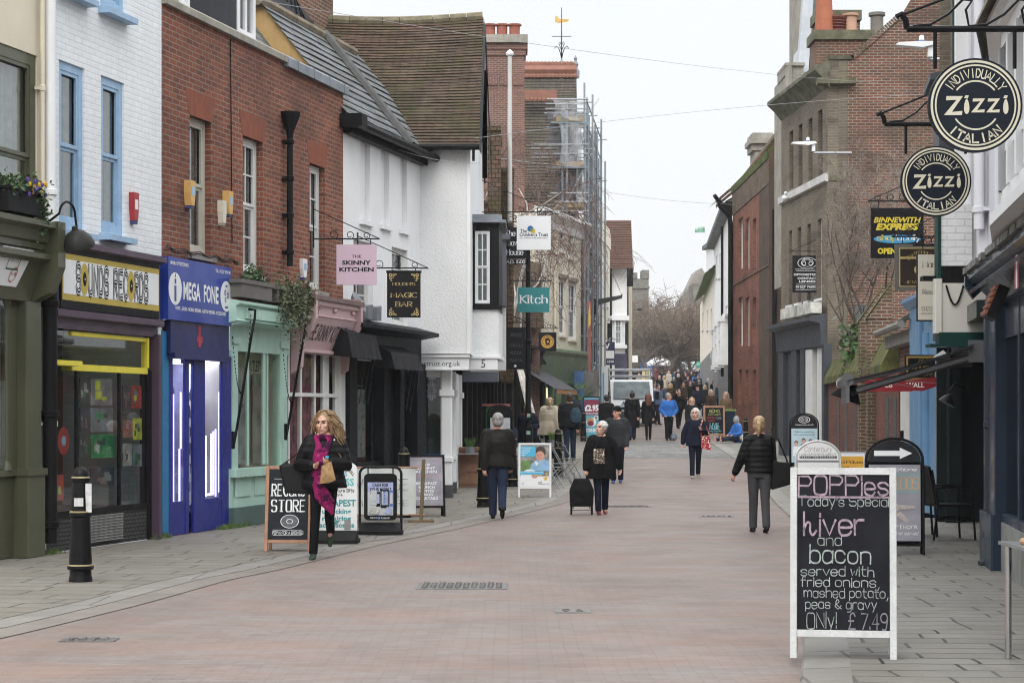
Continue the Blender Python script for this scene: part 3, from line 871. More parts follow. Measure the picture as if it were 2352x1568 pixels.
mb=MB();rq(mb,a0,c2,zg,zy0,.008);rq(mb,a0,c2,zy0,zy1,.01);mb.done('pane',SHOPGL,sf)
RISER=brick('riser_tile',(.055,.055,.058),(.07,.07,.07),(.02,.02,.02),.1,.05,.01,.2)
mb=MB();mb.box(a0,c2,0,.1,.02,zg-.04);mb.done('stall_riser',RISER,sf)
mb=MB();x=L1.u(190)
while x<L1.u(278):mb.box(x,x+.008,-.03,-.022,.08,zg-.06);x+=.035
z=.08
while z<zg-.06:mb.box(L1.u(190),L1.u(278),-.036,-.03,z,z+.008);z+=.035
mb.done('grille',plain('mesh_grey',(.30,.30,.29),.5),sf)
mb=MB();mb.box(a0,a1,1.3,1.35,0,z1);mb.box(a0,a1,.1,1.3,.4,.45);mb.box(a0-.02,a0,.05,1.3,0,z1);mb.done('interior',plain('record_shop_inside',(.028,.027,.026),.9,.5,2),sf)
cols=[(.06,.065,.065),(.24,.24,.25),(.03,.26,.09),(.42,.06,.04),(.38,.37,.34),(.52,.56,.05),(.05,.055,.07),(.20,.22,.25),(.32,.15,.1)]
pm=[plain('sleeve_%d'%i,c,.4,.6,5,fine=.5)for i,c in enumerate(cols)]
rr=random.Random(5)
def sleeve(px0,px1,t,b,ci,sub=None):
 r_=L1.rect(px0,px1,t,b,-.05)
 mb=MB();mb.box(r_[0],r_[1],.05,.06,r_[2],r_[3],0)
 w_,h_=r_[1]-r_[0],r_[3]-r_[2]
 for k in range(5):
  x,z=r_[0]+w_*rr.uniform(.1,.6),r_[2]+h_*rr.uniform(.1,.6)
  rq(mb,x,x+w_*rr.uniform(.1,.3),z,z+h_*rr.uniform(.1,.35),.049-k*.0004,1+k%2)
 mb.done('record_sleeve',[pm[ci],pm[(ci+4)%9],pm[(ci+2)%9]],sf)
sleeve(184,206,868,925,0);sleeve(208,258,868,930,1);sleeve(184,206,935,990,6);sleeve(208,260,936,992,7);sleeve(208,263,997,1052,2);sleeve(182,206,998,1050,0)
sleeve(282,300,885,945,6);sleeve(302,325,885,938,3);sleeve(282,305,965,1005,8);sleeve(306,326,960,1010,5);sleeve(282,303,1018,1070,4);sleeve(305,326,1020,1072,7);sleeve(208,262,1075,1120,6);sleeve(128,146,1090,1150,3)
mb=MB();r_=L1.rect(132,160,980,1045,-.1);disc(mb,(r_[0]+r_[1])/2,(r_[2]+r_[3])/2,(r_[3]-r_[2])/2,.1,0,28,sx=.9);disc(mb,(r_[0]+r_[1])/2,(r_[2]+r_[3])/2,.06,.097,1)
mb.done('hanging_disc',[plain('disc_red',(.4,.05,.04),.5),PALEBLUE],sf)
# red brick house over three shops
BRICK=brick('old_red_brick',(.27,.085,.048),(.16,.058,.04),(.27,.23,.19),ms=.009,stain=.6,stainc=(.06,.04,.035),burnt=(.075,.04,.038))
GAUGE=brick('gauged_brick',(.26,.085,.05),(.21,.07,.045),(.22,.09,.06),.06,.5,.004,.2,bmp=.3)
tC=L1.thing('red_brick_house','weathered red brick house above the blue, mint and pink shops','house')
uC0,uC1=uB1+.004,L1.u(788)
zP=7.12
wC=[L1.rect(436,486,264,577),L1.rect(558,603,311,622),L1.rect(711,746,374,662)]
zs=L1.p(530,628)[1]
mb=MB();holes(mb,uC0,uC1,0,zP,wC+[(uC0+.03,L1.u(822),.02,zs-.35)],0,.115)
shell(mb,uC0,uC1,0,zP-.6,4);mb.quad((uC1,.3,zP),(uC0,.3,zP),(uC0,.3,zP-.7),(uC1,.3,zP-.7));mb.quad((uC1,0,5),(uC1,.3,5),(uC1,.3,zP),(uC1,0,zP));mb.quad((uC0,.3,zP-.7),(uC0,0,zP-.7),(uC0,0,zP),(uC0,.3,zP))
mb.done('wall',BRICK,tC)
SASHW=plain('sash_white',(.66,.66,.64),.55,.08,3,streak=.15)
for i,o in enumerate(wC):
 window(tC,*o,.1,plain('cream_sash',(.50,.47,.40),.6,.12,3,streak=.3)if i==0 else SASHW,(0,0)if i==0 else(1,1),.07,STONE,'sides' if i==0 else 'full',True,.5,.06)
for o in wC:mb=MB();mb.slab([(o[0]-.02,o[3]),(o[1]+.02,o[3]),(o[1]+.16,o[3]+.36),(o[0]-.16,o[3]+.36)],-.004,.05);mb.done('lintel',GAUGE,tC)
mb=MB();uL=L1.u(652)
mb.extr([(-.07,zP),(-.07,zP+.09),(-.02,zP+.13),(.36,zP+.10),(.36,zP)],uC0,uL)
mb.done('coping',STONE,tC)
mb=MB();mb.extr([(-.09,zP-.06),(-.09,zP+.08),(-.04,zP+.12),(.36,zP+.10),(.36,zP-.02)],uL,uC1+.05)
x=uL+.4
while x<uC1:mb.extr([(-.1,zP-.06),(-.1,zP+.09),(-.04,zP+.135),(.36,zP+.115),(.36,zP)],x,x+.03);x+=.75
mb.done('coping',LEAD,tC)
downpipe(tC,L1.u(666,.1),L1.p(660,628,.1)[1],L1.p(660,300,.1)[1],-.1,.05,BLACKP,True,'downpipe',False,4)
mb=MB()
mb.tube([L1.p(527,90)and(L1.p(527,90)[0],-.015,L1.p(527,90)[1]),(L1.p(531,560)[0],-.015,L1.p(531,560)[1])],.008,6)
z=L1.p(375,572,.06)[1]
for k in range(3):mb.tube([(uC0+2.6*s/14,-.04-.02*k,z+.02*k+.02*math.sin(s*2.1+k))for s in range(15)],.008,6)
mb.done('cable',BLACKM,tC)
mb=MB()
zr=zP-.4
mb.quad((uC0,.35,zr),(uC1,.35,zr),(uC1,1.9,zr+2.0),(uC0,1.9,zr+2.0))
SLATE=brick('slate',(.15,.155,.165),(.21,.215,.22),(.055,.055,.055),.3,.17,.012,.35,(.10,.10,.085),bmp=.5,moss=.25)
mb.done('roof',SLATE,tC)
for pa,pb,ck in((410,434,345),(545,585,452)):
 a,b=L1.u(pa,-.35),L1.u(pb,-.35)
 dm=part('dormer',tC)
 zt=L1.p(545,-60,-.35)[1]
 mb=MB();mb.box(a-.02,a,.36,2,zr,zt);mb.box(b,b+.02,.36,2,zr,zt);mb.box(a-.08,b+.08,.3,2,zt,zt+.1);mb.done('cheek',plain('dark_lead',(.055,.06,.068),.5,.2,1.5,streak=.3,grime=(.1,.105,.11)),dm)
 zb=L1.p(545,76,-.35)[1]
 mb=MB()
 mb.bbox(a,a+.08,.33,.42,zb-.1,zt);mb.bbox(b-.08,b,.33,.42,zb-.1,zt);mb.bbox(a+.08,b-.08,.33,.42,zb-.1,zb+.04);m_=(a+b)/2;mb.bbox(m_-.03,m_+.03,.34,.4,zb,zt);mb.bbox(a+.08,b-.08,.345,.4,zb+.04,zb+.09)
 mb.done('frame',WHITE,dm)
 mb=MB();rq(mb,a,b,zb,zt,.39);mb.done('pane',GLASS,dm)
 mb=MB();rq(mb,a,b,zb,zt,.6);mb.done('interior',DIMIN,dm)
sf=part('shopfront',tC)
BLUE=plain('royal_blue',(.012,.04,.29),.4,.1,1.2,coat=.2)
BLUED=plain('deep_blue',(.014,.018,.10),.4,.2,1.5)
a0,a1,z0,z1=L1.rect(385,530,588,733,.12)
mb=MB();mb.box(a0,a1,-.13,0,z0,z1,0)
Wd,H=a1-a0,z1-z0
def sx(t):return a0+Wd*t
def sz(t):return z0+H*t
Y0=-.133
text(mb,'MEGA',sx(.355),sz(.36),H*.27,Wd*.265,'sans','c',1,Y0,.03)
text(mb,'FONE',sx(.66),sz(.36),H*.27,Wd*.24,'sans','c',1,Y0,.03)
text(mb,'VAPES - JUICES - MOBILE REPAIRS - LAPTOP REPAIRS- ACCESSORIES',sx(.5),sz(.17),H*.055,Wd*.8,'sans','c',1,Y0,.02)
text(mb,'MOB: 07707770003',sx(.03),sz(.88),H*.055,Wd*.27,'sans','l',1,Y0,.02)
text(mb,'TEL: 01227 379199',sx(.98),sz(.88),H*.055,Wd*.25,'sans','r',1,Y0,.02)
for cx_ in(.10,.91):
 disc(mb,sx(cx_),sz(.5),H*.26,Y0,1,28,sx=.38*Wd/H)
 if cx_<.5:
  rq(mb,sx(.085),sx(.115),sz(.30),sz(.55),Y0-.003,0);rq(mb,sx(.088),sx(.112),sz(.58),sz(.66),Y0-.003,0);rq(mb,sx(.094),sx(.106),sz(.68),sz(.74),Y0-.003,0)
 else:
  for dx,dz,r_ in((-.02,.06,.05),(.025,.02,.055),(-.015,-.06,.045)):disc(mb,sx(cx_+dx),sz(.5+dz),H*r_,Y0-.003,0,16,H*r_*.55,sx=.7)
  rq(mb,sx(.885),sx(.935),sz(.30),sz(.33),Y0-.003,0);rq(mb,sx(.895),sx(.925),sz(.66),sz(.69),Y0-.003,0)
mb.done('sign_board',[BLUE,WHITE],sf)
zd=L1.p(385,812,.05)[1]
mb=MB();b0_,b1_=L1.u(392,.08),L1.u(526,.08);mb.box(b0_,b1_,-.08,0,zd,z0);mb.extr([(-.13,zd-.06),(-.13,zd+.02),(0,zd+.02),(0,zd-.06)],b0_+.03,b1_-.03)
mb.done('shutter_box',BLUED,sf)
mb=MB();rq(mb,L1.u(455,.08),L1.u(461,.08),zd+.12,zd+.42,-.085);rq(mb,L1.u(452,.08),L1.u(465,.08),zd+.18,zd+.27,-.083);mb.done('sticker',plain('sticker_red',(.35,.03,.05),.5,.4,8),sf)
mb=MB()
pil=[(372,385),(386,396),(424,433),(443,470),(508,530)]
BL2=plain('shop_blue',(.012,.02,.21),.4,.15,2)
for pa,pb in pil[1:]:mb.bbox(L1.u(pa),L1.u(pb),-.012,.03,.02,zd)
for pa,pb,hh in((396,424,.42),(470,508,.42)):mb.bbox(L1.u(pa),L1.u(pb),-.004,.03,.02,hh);mb.bbox(L1.u(pa),L1.u(pb),-.01,.03,hh,hh+.05)
mb.bbox(L1.u(424),L1.u(470),0,.06,L1.p(430,835)[1],zd)
mb.done('frame',BL2,sf)
mb=MB();mb.bbox(L1.u(373,.02),L1.u(385),-.02,.05,.02,zd+.3);mb.done('pilaster',plain('sky_blue',(.02,.17,.36),.5,.1),sf)
mb=MB();rq(mb,L1.u(396),L1.u(508),.42,zd,.004);mb.done('pane',SHOPGL,sf)
mb=MB();rq(mb,L1.u(386),L1.u(530),0,zd+.2,1.3);mb.box(L1.u(386)-.03,L1.u(386),.06,1.3,0,zd+.2);mb.box(L1.u(530),L1.u(530)+.03,.06,1.3,0,zd+.2);mb.box(L1.u(386),L1.u(530),.06,1.3,.3,.4)
mb.done('interior',plain('blue_shop_inside',(.34,.34,.52),.7,.4,3),sf)
LED=emit('led_strip',(.60,.55,1.0),2.6)
mb=MB()
for pa,t,b in((399,905,1160),(413,1030,1165),(416,900,1030),(474,1000,1140),(486,995,1130),(491,990,1135),(496,985,1140),(504,900,1130),(435,845,900)):
 u_,zz1=L1.p(pa,t,-.03);zz0=L1.p(pa,b,-.03)[1];mb.box(u_,u_+.017,.03,.05,zz0,zz1)
mb.box(L1.u(472),L1.u(506),.10,.13,.50,.53);mb.T=None
mb.done('light_strip',LED,sf)
mb=MB();mb.box(L1.u(390),L1.u(524),.12,.9,zd-.08,zd-.05);mb.done('ceiling_light',emit('shop_ceiling_light',(.8,.8,1.0),6.0),sf)
mb=MB()
for pa,pb in((398,420),(436,442),(473,506)):
 for k in range(9):
  z=.55+k*.26
  if z<zd-.5:mb.box(L1.u(pa),L1.u(pb),.25,.5,z,z+.012)
  for j in range(3):
   if z<zd-.6:x=L1.u(pa)+(L1.u(pb)-L1.u(pa))*(j+.2)/3;mb.box(x,x+.1,.3,.36,z+.015,z+.015+rr.uniform(.1,.18),1+(j+k)%2)
mb.done('display_shelf',[plain('shelf_pale',(.4,.4,.5),.4),plain('boxed_phone',(.05,.06,.12),.5,.5,9),plain('boxed_case',(.45,.45,.5),.5,.5,9)],sf)
sf=part('shopfront',tC)
MINT=plain('mint_paint',(.40,.59,.51),.5,.09,2,.1,40,streak=.4,grime=(.2,.27,.22))
zc=L1.p(536,690,.2)[1];zl=L1.p(536,735,.2)[1]
a0,a1=L1.u(531,.05),L1.u(656,.1)
e0,e1=L1.u(536,.2),L1.u(697,.35)
mb=MB()
mb.extr([(0,zc+.05),(-.3,zc),(-.3,zc-.04),(-.24,zc-.07),(-.24,zl+.02),(-.27,zl),(-.05,zl-.05),(0,zl-.05)],e0,e1)
mb.bbox(e0+.35,e1-.05,-.275,-.24,zl+.04,zc-.09)
mb.extr([(0,zl-.05),(-.03,zl-.05),(-.02,zl-.42),(0,zl-.42)],a0,a1+.4)
zh=zl-.42
for pa,pb in((531,543),(640,656)):mb.bbox(L1.u(pa),L1.u(pb),-.03,.1,.45,zh+.42);mb.bbox(L1.u(pa)-.03,L1.u(pb)+.03,-.06,.1,zh+.1,zh+.2)
for px,ww in((568,.06),(604,.10),(613,.05)):mb.bbox(L1.u(px),L1.u(px)+ww,-.008,.03,.9,zh)
mb.bbox(a0,a1,-.12,.1,L1.p(543,1085)[1]-.06,L1.p(543,1085)[1]+.06);mb.bbox(a0,a1,-.03,.1,.3,L1.p(543,1085)[1]-.06)
for k in range(3):x=a0+.2+k*.75;mb.bbox(x,x+.6,-.045,-.03,.45,.8,.01)
mb.done('frame',MINT,sf)
zsill=L1.p(543,1085)[1]
mb=MB();mb.box(a0,a1+.05,-.1,.1,.02,.3);mb.done('plinth',plain('plinth_green',(.07,.115,.105),.6,.2,2,streak=.3),sf)
mb=MB();rq(mb,a0,a1,zsill,zh,.006);mb.done('pane',SHOPGL,sf)
mb=MB();mb.box(a0,a1,.30,.33,.3,zh+.3);mb.box(a0,a1,.1,.3,zsill-.05,zsill);mb.box(a0-.02,a0,.1,.7,.3,zh);mb.box(a1,a1+.02,.1,.7,.3,zh)
mb.done('interior',plain('mint_inside',(.60,.57,.48),.9,.25,1.5),sf)
mb=MB();mb.box(L1.u(575),L1.u(600),.2,.22,zsill+.1,zh-.2,0);mb.box(L1.u(617),L1.u(636),.25,.27,zsill+.1,zh-.3,0);mb.box(L1.u(545),L1.u(552),.2,.3,zsill,zsill+.12,1);text(mb,'OUTLET',L1.u(585),zh-.28,.16,.5,'sans','c',2,.018,.015)
mb.done('display_board',[plain('photo_grey',(.30,.30,.28),.6,.5,3),plain('red_item',(.35,.04,.03)),BLACKP],sf)
for pxa,pxb,ya in((579,534,715),(695,655,745)):
 p0=L1.p(pxa,ya,.33);p1=L1.p(pxb,1030 if pxa<600 else 1010,.12)
 mb=MB();mb.tube([(p0[0]-.05,-.30,p0[1]+.03),(p0[0]+.05,-.36,p0[1]+.02),(p0[0]+.03,-.36,p0[1]-.1),(p0[0]-.05,-.34,p0[1]-.35),(p1[0]+.1,-.15,p1[1]+.3),(p1[0],-.13,p1[1])],.02,7)
 mb.tube([(p1[0],-.13,p1[1]+.25),(p1[0],-.13,p1[1])],.028,7)
 pc=L1.p(pxa-3,ya+10,.3);pe=L1.p(pxa-45,ya+60,.1);n=46
 for i in range(n):
  s=i/(n-1);q_=(pc[0]+(pe[0]-pc[0])*s,-.3+.2*s,pc[1]+(pe[1]-pc[1])*s-.95*4*s*(1-s))
  mb.ell(q_,(.008,.008,.02),5)
 mb.done('awning_rod',BLACKM,sf)
sf=part('shopfront',tC)
PINK=plain('pink_paint',(.56,.39,.40),.5,.06,2,.1,40,streak=.2,grime=(.3,.22,.22))
e0,e1=L1.u(702,.25),L1.u(824,.35)
zt=L1.p(702,672,.3)[1];zm=L1.p(702,722,.3)[1];zb=L1.p(690,800,.1)[1]
mb=MB()
mb.extr([(0,zm-.1),(-.34,zm),(-.12,zb),(0,zb)],e0+.1,e1-.12)
mb.extr([(0,zt-.05),(-.38,zt-.1),(-.38,zt-.16),(-.32,zt-.2),(-.32,zm+.03),(-.36,zm),(0,zm-.1)],e0,e1)
mb.extr([(0,zb),(-.16,zb),(-.16,zb-.05),(0,zb-.07)],e0+.05,e1-.15)
for x in(e0,e1-.09):mb.extr([(0,zt+.05),(-.42,zt+.02),(-.42,zm-.05),(-.33,zm-.25),(-.2,zb+.1),(-.17,zb-.3),(0,zb-.4)],x,x+.11)
for x in(e0+.15,(e0+e1)/2,e1-.25):mb.ell((x,-.34,zm+.12),(.09,.03,.035),10)
mb.done('fascia',PINK,sf)
mb=MB();mb.extr([(0,zt+.03),(-.43,zt-.02),(-.43,zt-.09),(-.38,zt-.1),(0,zt-.05)],e0-.05,e1+.08);mb.done('cornice',plain('mauve_brown',(.18,.12,.12),.6,.2),sf)
mb=MB();kk=(.34-.12)/(zm-zb)
tm=MB();text(tm,'THE SKINNY KITCHEN',(e0+e1)/2-.05,0,.26,(e1-e0)*.78,'sans','c',0,0,.0,.12)
for f in tm.f:mb.poly([(tm.v[i][0],-.12-(zb+.14+tm.v[i][2]-zb)*kk-.006,zb+.14+tm.v[i][2])for i in f])
mb.done('lettering',plain('ink',(.03,.025,.03)),sf)
a0,a1=L1.u(658),L1.u(786)
mb=MB()
for px in(662,690,722,742,770):mb.bbox(L1.u(px),L1.u(px)+(.06 if px<735 else .28),-.008,.05,.5,zb)
mb.bbox(a0,a1,-.02,.05,L1.p(660,905)[1]-.03,L1.p(660,905)[1]+.03);mb.bbox(a0,a1,-.02,.06,.02,.6);mb.bbox(L1.u(774),a1,-.06,.08,.02,zb)
mb.done('frame',SASHW,sf)
mb=MB();rq(mb,a0,a1,.6,zb,.01);mb.done('pane',SHOPGL,sf)
mb=MB();rq(mb,a0,a1,.2,zb,.12);mb.done('floral_screen',plain('floral_pink',(.27,.10,.13),.8,.75,7,fine=.7),sf)
pz=L1.p(540,668,.25)[1]
for i,(pa,pb,lab,n,dr)in enumerate(((536,612,'long grey plastic trough of sprouting green weeds on the mint cornice',90,.02),(618,690,'trough hidden under trailing ivy on the mint cornice above the pink shop',2300,.2))):
 u0,u1=L1.u(pa,.2),L1.u(pb,.2)
 t=thing('plant_trough',lab,'planter',L1.wp((u0+u1)/2,-.2,zc+.055),L1.a,'troughs along the mint cornice')
 W=(u1-u0)/2
 mb=MB();mb.prism([(-W*.92,-.11),(W*.92,-.11),(W*.92,.11),(-W*.92,.11)],0,.20);mb.prism([(-W,-.13),(W,-.13),(W,.13),(-W,.13)],.20,.26)
 mb.done('trough',plain('grey_plastic',(.13,.12,.11),.6,.15),t)
 mb=MB();rr2=random.Random(8+i)
 if i==0:ivy(mb,[(-.0,0,.3),(.1,0,.35),(.2,0,.4),(W*.6,0,.3)],n*3,(.12,.05,.06),.035,rr2,0)
 else:ivy(mb,[(-W*.75+k*W/9,-.1,.27-.02*(k%3))for k in range(20)]+[(x,-.18,.05)for x in(-W*.5,-.2,0,.3)],n,(.10,.06,.09),.032,rr2,dr)
 mb.done('foliage',FOIL if i==0 else FOIL2,t)
def alarm(px,py,w,h,d,cols_,lab,plane=L1):
 u_,z_=plane.p(px,py)
 t=thing('alarm_box',lab,'alarm box',plane.wp(u_,0,z_),plane.a)
 mb=MB();mb.slab([(-w/2,0),(-w*.3,-h*.5),(w*.3,-h*.5),(w/2,0),(w/2,h*.5),(-w/2,h*.5)],-d,0,0)
 rq(mb,-w*.3,w*.3,-h*.1,h*.25,-d-.003,1)
 mb.extr([(-d*.9,-h*.5),(-d*.9,-h*.62),(0,-h*.62),(0,-h*.5)],-w*.3,w*.3,2)
 mb.done('case',cols_,t)
Y1=plain('alarm_yellow',(.62,.38,.13),.5,.1);DB=plain('alarm_blue',(.04,.05,.14),.5)
alarm(428,444,.17,.34,.10,[Y1,PALEBLUE,DB],'faded yellow alarm box beside the first window of the brick house')
alarm(516,466,.17,.33,.10,[Y1,PALEBLUE,DB],'faded yellow alarm box between the windows of the brick house')
alarm(504,487,.15,.32,.08,[plain('alarm_cream',(.62,.6,.5),.5),plain('alarm_cream',(.62,.6,.5),.5),STONE],'cream alarm cover just under the second yellow alarm box')
alarm(302,475,.16,.36,.07,[plain('alarm_red',(.35,.03,.04),.45),WHITE,DB],'red and navy alarm box on the white painted brick')
alarm(693,616,.2,.3,.06,[WHITE,PALEBLUE,BLUE],'white and blue alarm box low on the brick beside the downpipe')
# white stucco house with the black bar front
def roofpiece(par,mat,*a,**k):
 mb=MB();tile_roof(mb,*a,**k);return mb.done('roof',mat,par)
STUCCO=plain('white_stucco',(.78,.785,.79),.7,.04,1.2,.12,90,streak=.28,grime=(.5,.5,.48))
ROUGHC=plain('rough_cast',(.72,.725,.73),.8,.05,1.5,.9,28,streak=.14,grime=(.5,.5,.48))
tD=L1.thing('white_stucco_house','smooth white house with blank recessed windows and a grey slate roof','house')
uD0,uD1=uC1+.004,L1.u(968)
zE=6.84
wD=[L1.rect(828,850,302,502),L1.rect(875,894,317,513),L1.rect(919,935,344,524)]
low=[L1.rect(812,856,548,720),L1.rect(900,936,566,745)]
mb=MB();holes(mb,uD0,uD1,0,zE,wD+low+[(uD0+.05,uD1-.03,.01,2.6)],0,.09);shell(mb,uD0,uD1,0,zE,3)
for o in wD:rq(mb,o[0],o[1],o[2],o[3],.088);mb.extr([(-.07,o[2]-.1),(-.07,o[2]-.02),(.09,o[2]),(.09,o[2]-.1)],o[0]-.06,o[1]+.06)
rid=(1.49,8.72)
mb.done('wall',STUCCO,tD)
for o in low:window(tD,*o,.08,SASHW,(1,1),.06,STUCCO,'half')
mb=MB();mb.poly([(uD0-.003,0,zE),(uD0-.003,rid[0],rid[1]),(uD0-.003,3,zE)]);mb.poly([(uD0-.003,3,zE),(uD0-.003,3,5),(uD0-.003,0,5),(uD0-.003,0,zE)])
mb.done('gable_wall',plain('ochre_render',(.42,.275,.115),.8,.2,1.2,.3,30,streak=.35,grime=(.2,.14,.07)),tD)
slab=lambda n,*a:brick(n,(.20,.205,.215),(.135,.14,.15),(.05,.05,.05),.26,.155,.012,.35,(.09,.09,.07),None,.22,bmp=.3)
SL2=slab('slate_roof')
uD2=L1.u(1003,.2)
ov=.22
roofpiece(tD,SL2,(uD0-.12,-ov,zE-.26),(uD2+.35,-ov,zE-.26),(uD2+.35,rid[0],rid[1]),(uD0-.12,rid[0],rid[1]),course=.2,th=.022)
mb=MB();mb.quad((uD0-.12,rid[0],rid[1]-.02),(uD2+.35,rid[0],rid[1]-.02),(uD2+.35,3.2,zE-.1),(uD0-.12,3.2,zE-.1));mb.done('roof',SL2,tD)
MOSSR=plain('mossy_ridge',(.21,.17,.12),.9,.4,4,.6,20,fine=.5)
mb=MB();x=uD0-.15
while x<uD2:mb.tube([(x,rid[0],rid[1]+.01),(min(x+.42,uD2),rid[0],rid[1]+.01)],.10,8);x+=.43
mb.done('ridge_tiles',MOSSR,tD)
mb=MB();mb.tube([(uD0+3.2,-ov,zE-.22),(uD0+3.2,rid[0],rid[1]+.05)],.11,8);mb.done('roll',plain('dark_roll',(.06,.06,.058),.6,.3,3,.3),tD)
mb=MB();mb.tube([(uD0-.15,-ov-.08,zE-.28),(uD2+.3,-ov-.08,zE-.28)],.075,8);mb.box(uD0,uD2+.2,-.14,0,zE-.42,zE-.2);mb.box(uD0-.2,uD0+.1,-ov-.18,.05,zE-.34,zE-.12);mb.done('gutter',BLACKP,tD)
tK=L1.thing('chimney_house','old house behind the slates with a mossy brick chimney and lead flashing','house')
OLDBR=brick('old_brown_brick',(.20,.085,.055),(.14,.065,.045),(.30,.27,.21),stain=.5,burnt=(.06,.035,.03),moss=.3)
TILE=brick('clay_tile',(.135,.085,.06),(.085,.06,.045),(.03,.026,.022),.17,.075,.009,.5,(.05,.045,.035),(.16,.07,.045),.35,bmp=.3)
yk=2.6
k0,k1=L1.u(686,-yk),L1.u(752,-yk);kz=L1.p(690,90,-yk)[1]
mb=MB();mb.box(k0,k1+.35,yk,yk+.9,7,12);mb.done('chimney',OLDBR,tK)
mb=MB();mb.box(uD0-.5,uD2+2,3.3,8,0,7.6);mb.done('wall',OLDBR,tK)
r0=(L1.u(590,-yk+.2),yk-.2)
mb=MB();a_=L1.p(648,-20,-2.3);b_=L1.p(735,88,-2.3)
mb.quad((b_[0]-2.6,2.3,b_[1]-.6),(b_[0],2.3,b_[1]-.4),(a_[0]+.2,2.3,a_[1]+.3),(a_[0]-3,2.3,a_[1]+.3),0)
mb.quad((b_[0],2.28,b_[1]-.3),(b_[0]+.02,2.9,b_[1]-.3),(a_[0]+.02,2.9,a_[1]+.4),(a_[0],2.28,a_[1]+.4),1)
mb.done('roof',[plain('dark_hung_slate',(.05,.052,.06),.7,.3,2,.3),TILE],tK)
mb=MB()
for i in range(9):
 s=i/8;u_,z_=b_[0]+(a_[0]-b_[0])*s,b_[1]+(a_[1]-b_[1])*s
 mb.add([(u_-.02,2.27,z_-.1),(u_+.32,2.57,z_+.06),(u_+.16,2.57,z_+.32),(u_-.18,2.27,z_+.2)],[(0,1,2,3)])
mb.done('flashing',LEAD,tK)
sf=part('shopfront',tD)
TARB=plain('tar_black',(.011,.012,.015),.5,.25,3,.2,30,streak=.2,grime=(.035,.035,.04),spec=.25)
z1=L1.p(790,742,.1)[1];z2=L1.p(790,820,.1)[1]
b0_,b1_=L1.u(788,.1),L1.u(968,.1)
mb=MB()
mb.extr([(0,z1+.12),(-.45,z1),(-.45,z1-.06),(-.1,z1-.12),(-.1,z2),(0,z2)],b0_,b1_)
for pa,pb in((788,806),(868,876),(905,915),(945,966)):mb.bbox(L1.u(pa),L1.u(pb),-.12,.1,.02,z2)
mb.bbox(b0_,L1.u(905),-.03,.08,.02,.75);mb.bbox(L1.u(876),L1.u(905),0,.05,.02,z2);mb.bbox(b0_,L1.u(870),-.05,.08,.75,.83)
mb.done('frame',TARB,sf)
mb=MB();rq(mb,b0_,b1_,.3,z2,.06);mb.done('pane',SHOPGL,sf)
mb=MB();mb.box(b0_,b1_,.9,.95,.1,z1);mb.box(b0_,b1_,.1,.9,.3,.35);mb.box(b0_-.02,b0_,.08,.9,0,z1);mb.done('interior',DARKIN,sf)
mb=MB()
for k in range(4):
 z=.9+.42*k;mb.box(L1.u(808),L1.u(866),.25,.55,z,z+.015,0)
 for j in range(5):x=L1.u(812)+j*.22;mb.box(x,x+.14,.3,.4,z+.015,z+.1+.12*rr.random(),1+j%2)
mb.box(L1.u(846),L1.u(864),.2,.22,.9,2.1,0)
mb.done('display_shelf',[plain('shelf_green',(.22,.27,.25),.3),plain('shelf_item',(.07,.08,.08),.4,.5,9),plain('shelf_item_pale',(.30,.31,.30),.4,.5,9)],sf)
for pa,pb,ya,hgt in((812,876,762,.42),(910,972,808,.30)):
 mb=MB()
 a0,a1,z=L1.u(pa,.5),L1.u(pb,.5),L1.p(pa,ya,.5)[1]
 n=7
 for i in range(n):f0,f1=i/n,(i+1)/n;x0,x1=a0+(a1-a0)*f0,a0+(a1-a0)*f1;d0,d1=.03*(i%2),.03*((i+1)%2);mb.quad((x0,-.48-d0,z-hgt-d0),(x1,-.48-d1,z-hgt+d0),(x1,-.40,z),(x0,-.40,z));mb.quad((x0,-.40,z),(x1,-.40,z),(x1,-.05,z+.16),(x0,-.05,z+.16))
 for x in(a0,a1):mb.poly([(x,-.4,z),(x,-.48,z-hgt),(x,-.05,z-hgt+.05),(x,-.05,z+.16)])
 for k in range(3):x=a0+(a1-a0)*(.55+.16*k);mb.quad((x,-.44,z-hgt),(x+.12,-.40,z-hgt),(x+.1,-.3,z-hgt-.75),(x+.03,-.3,z-hgt-.75))
 mb.done('awning',plain('awning_black',(.013,.013,.015),.55,.3,5,.4,9),sf)
mb=MB();p0,p1=L1.p(966,842,.5),L1.p(958,905,.1);mb.tube([(p0[0],-.46,p0[1]),(p1[0],-.08,p1[1])],.018,6);mb.done('awning_rod',BLACKM,sf)
for pa,w_ in((812,'dish'),(836,'box'),(856,'box')):
 u_,z_=L1.u(pa,.2),z1+.1
 mb=MB()
 if w_=='dish':mb.T=Matrix.Translation((u_,-.2,z_+.2))@Matrix.Rotation(R(60),4,'X');mb.lathe([(0.02,0),(.15,.05),(.2,.12),(.19,.13)],n=16)
 else:mb.slab([(u_-.12,z_),(u_+.12,z_),(u_+.14,z_+.26),(u_-.13,z_+.22)],-.32,-.12)
 mb.done('flood_lamp',LEAD,sf)
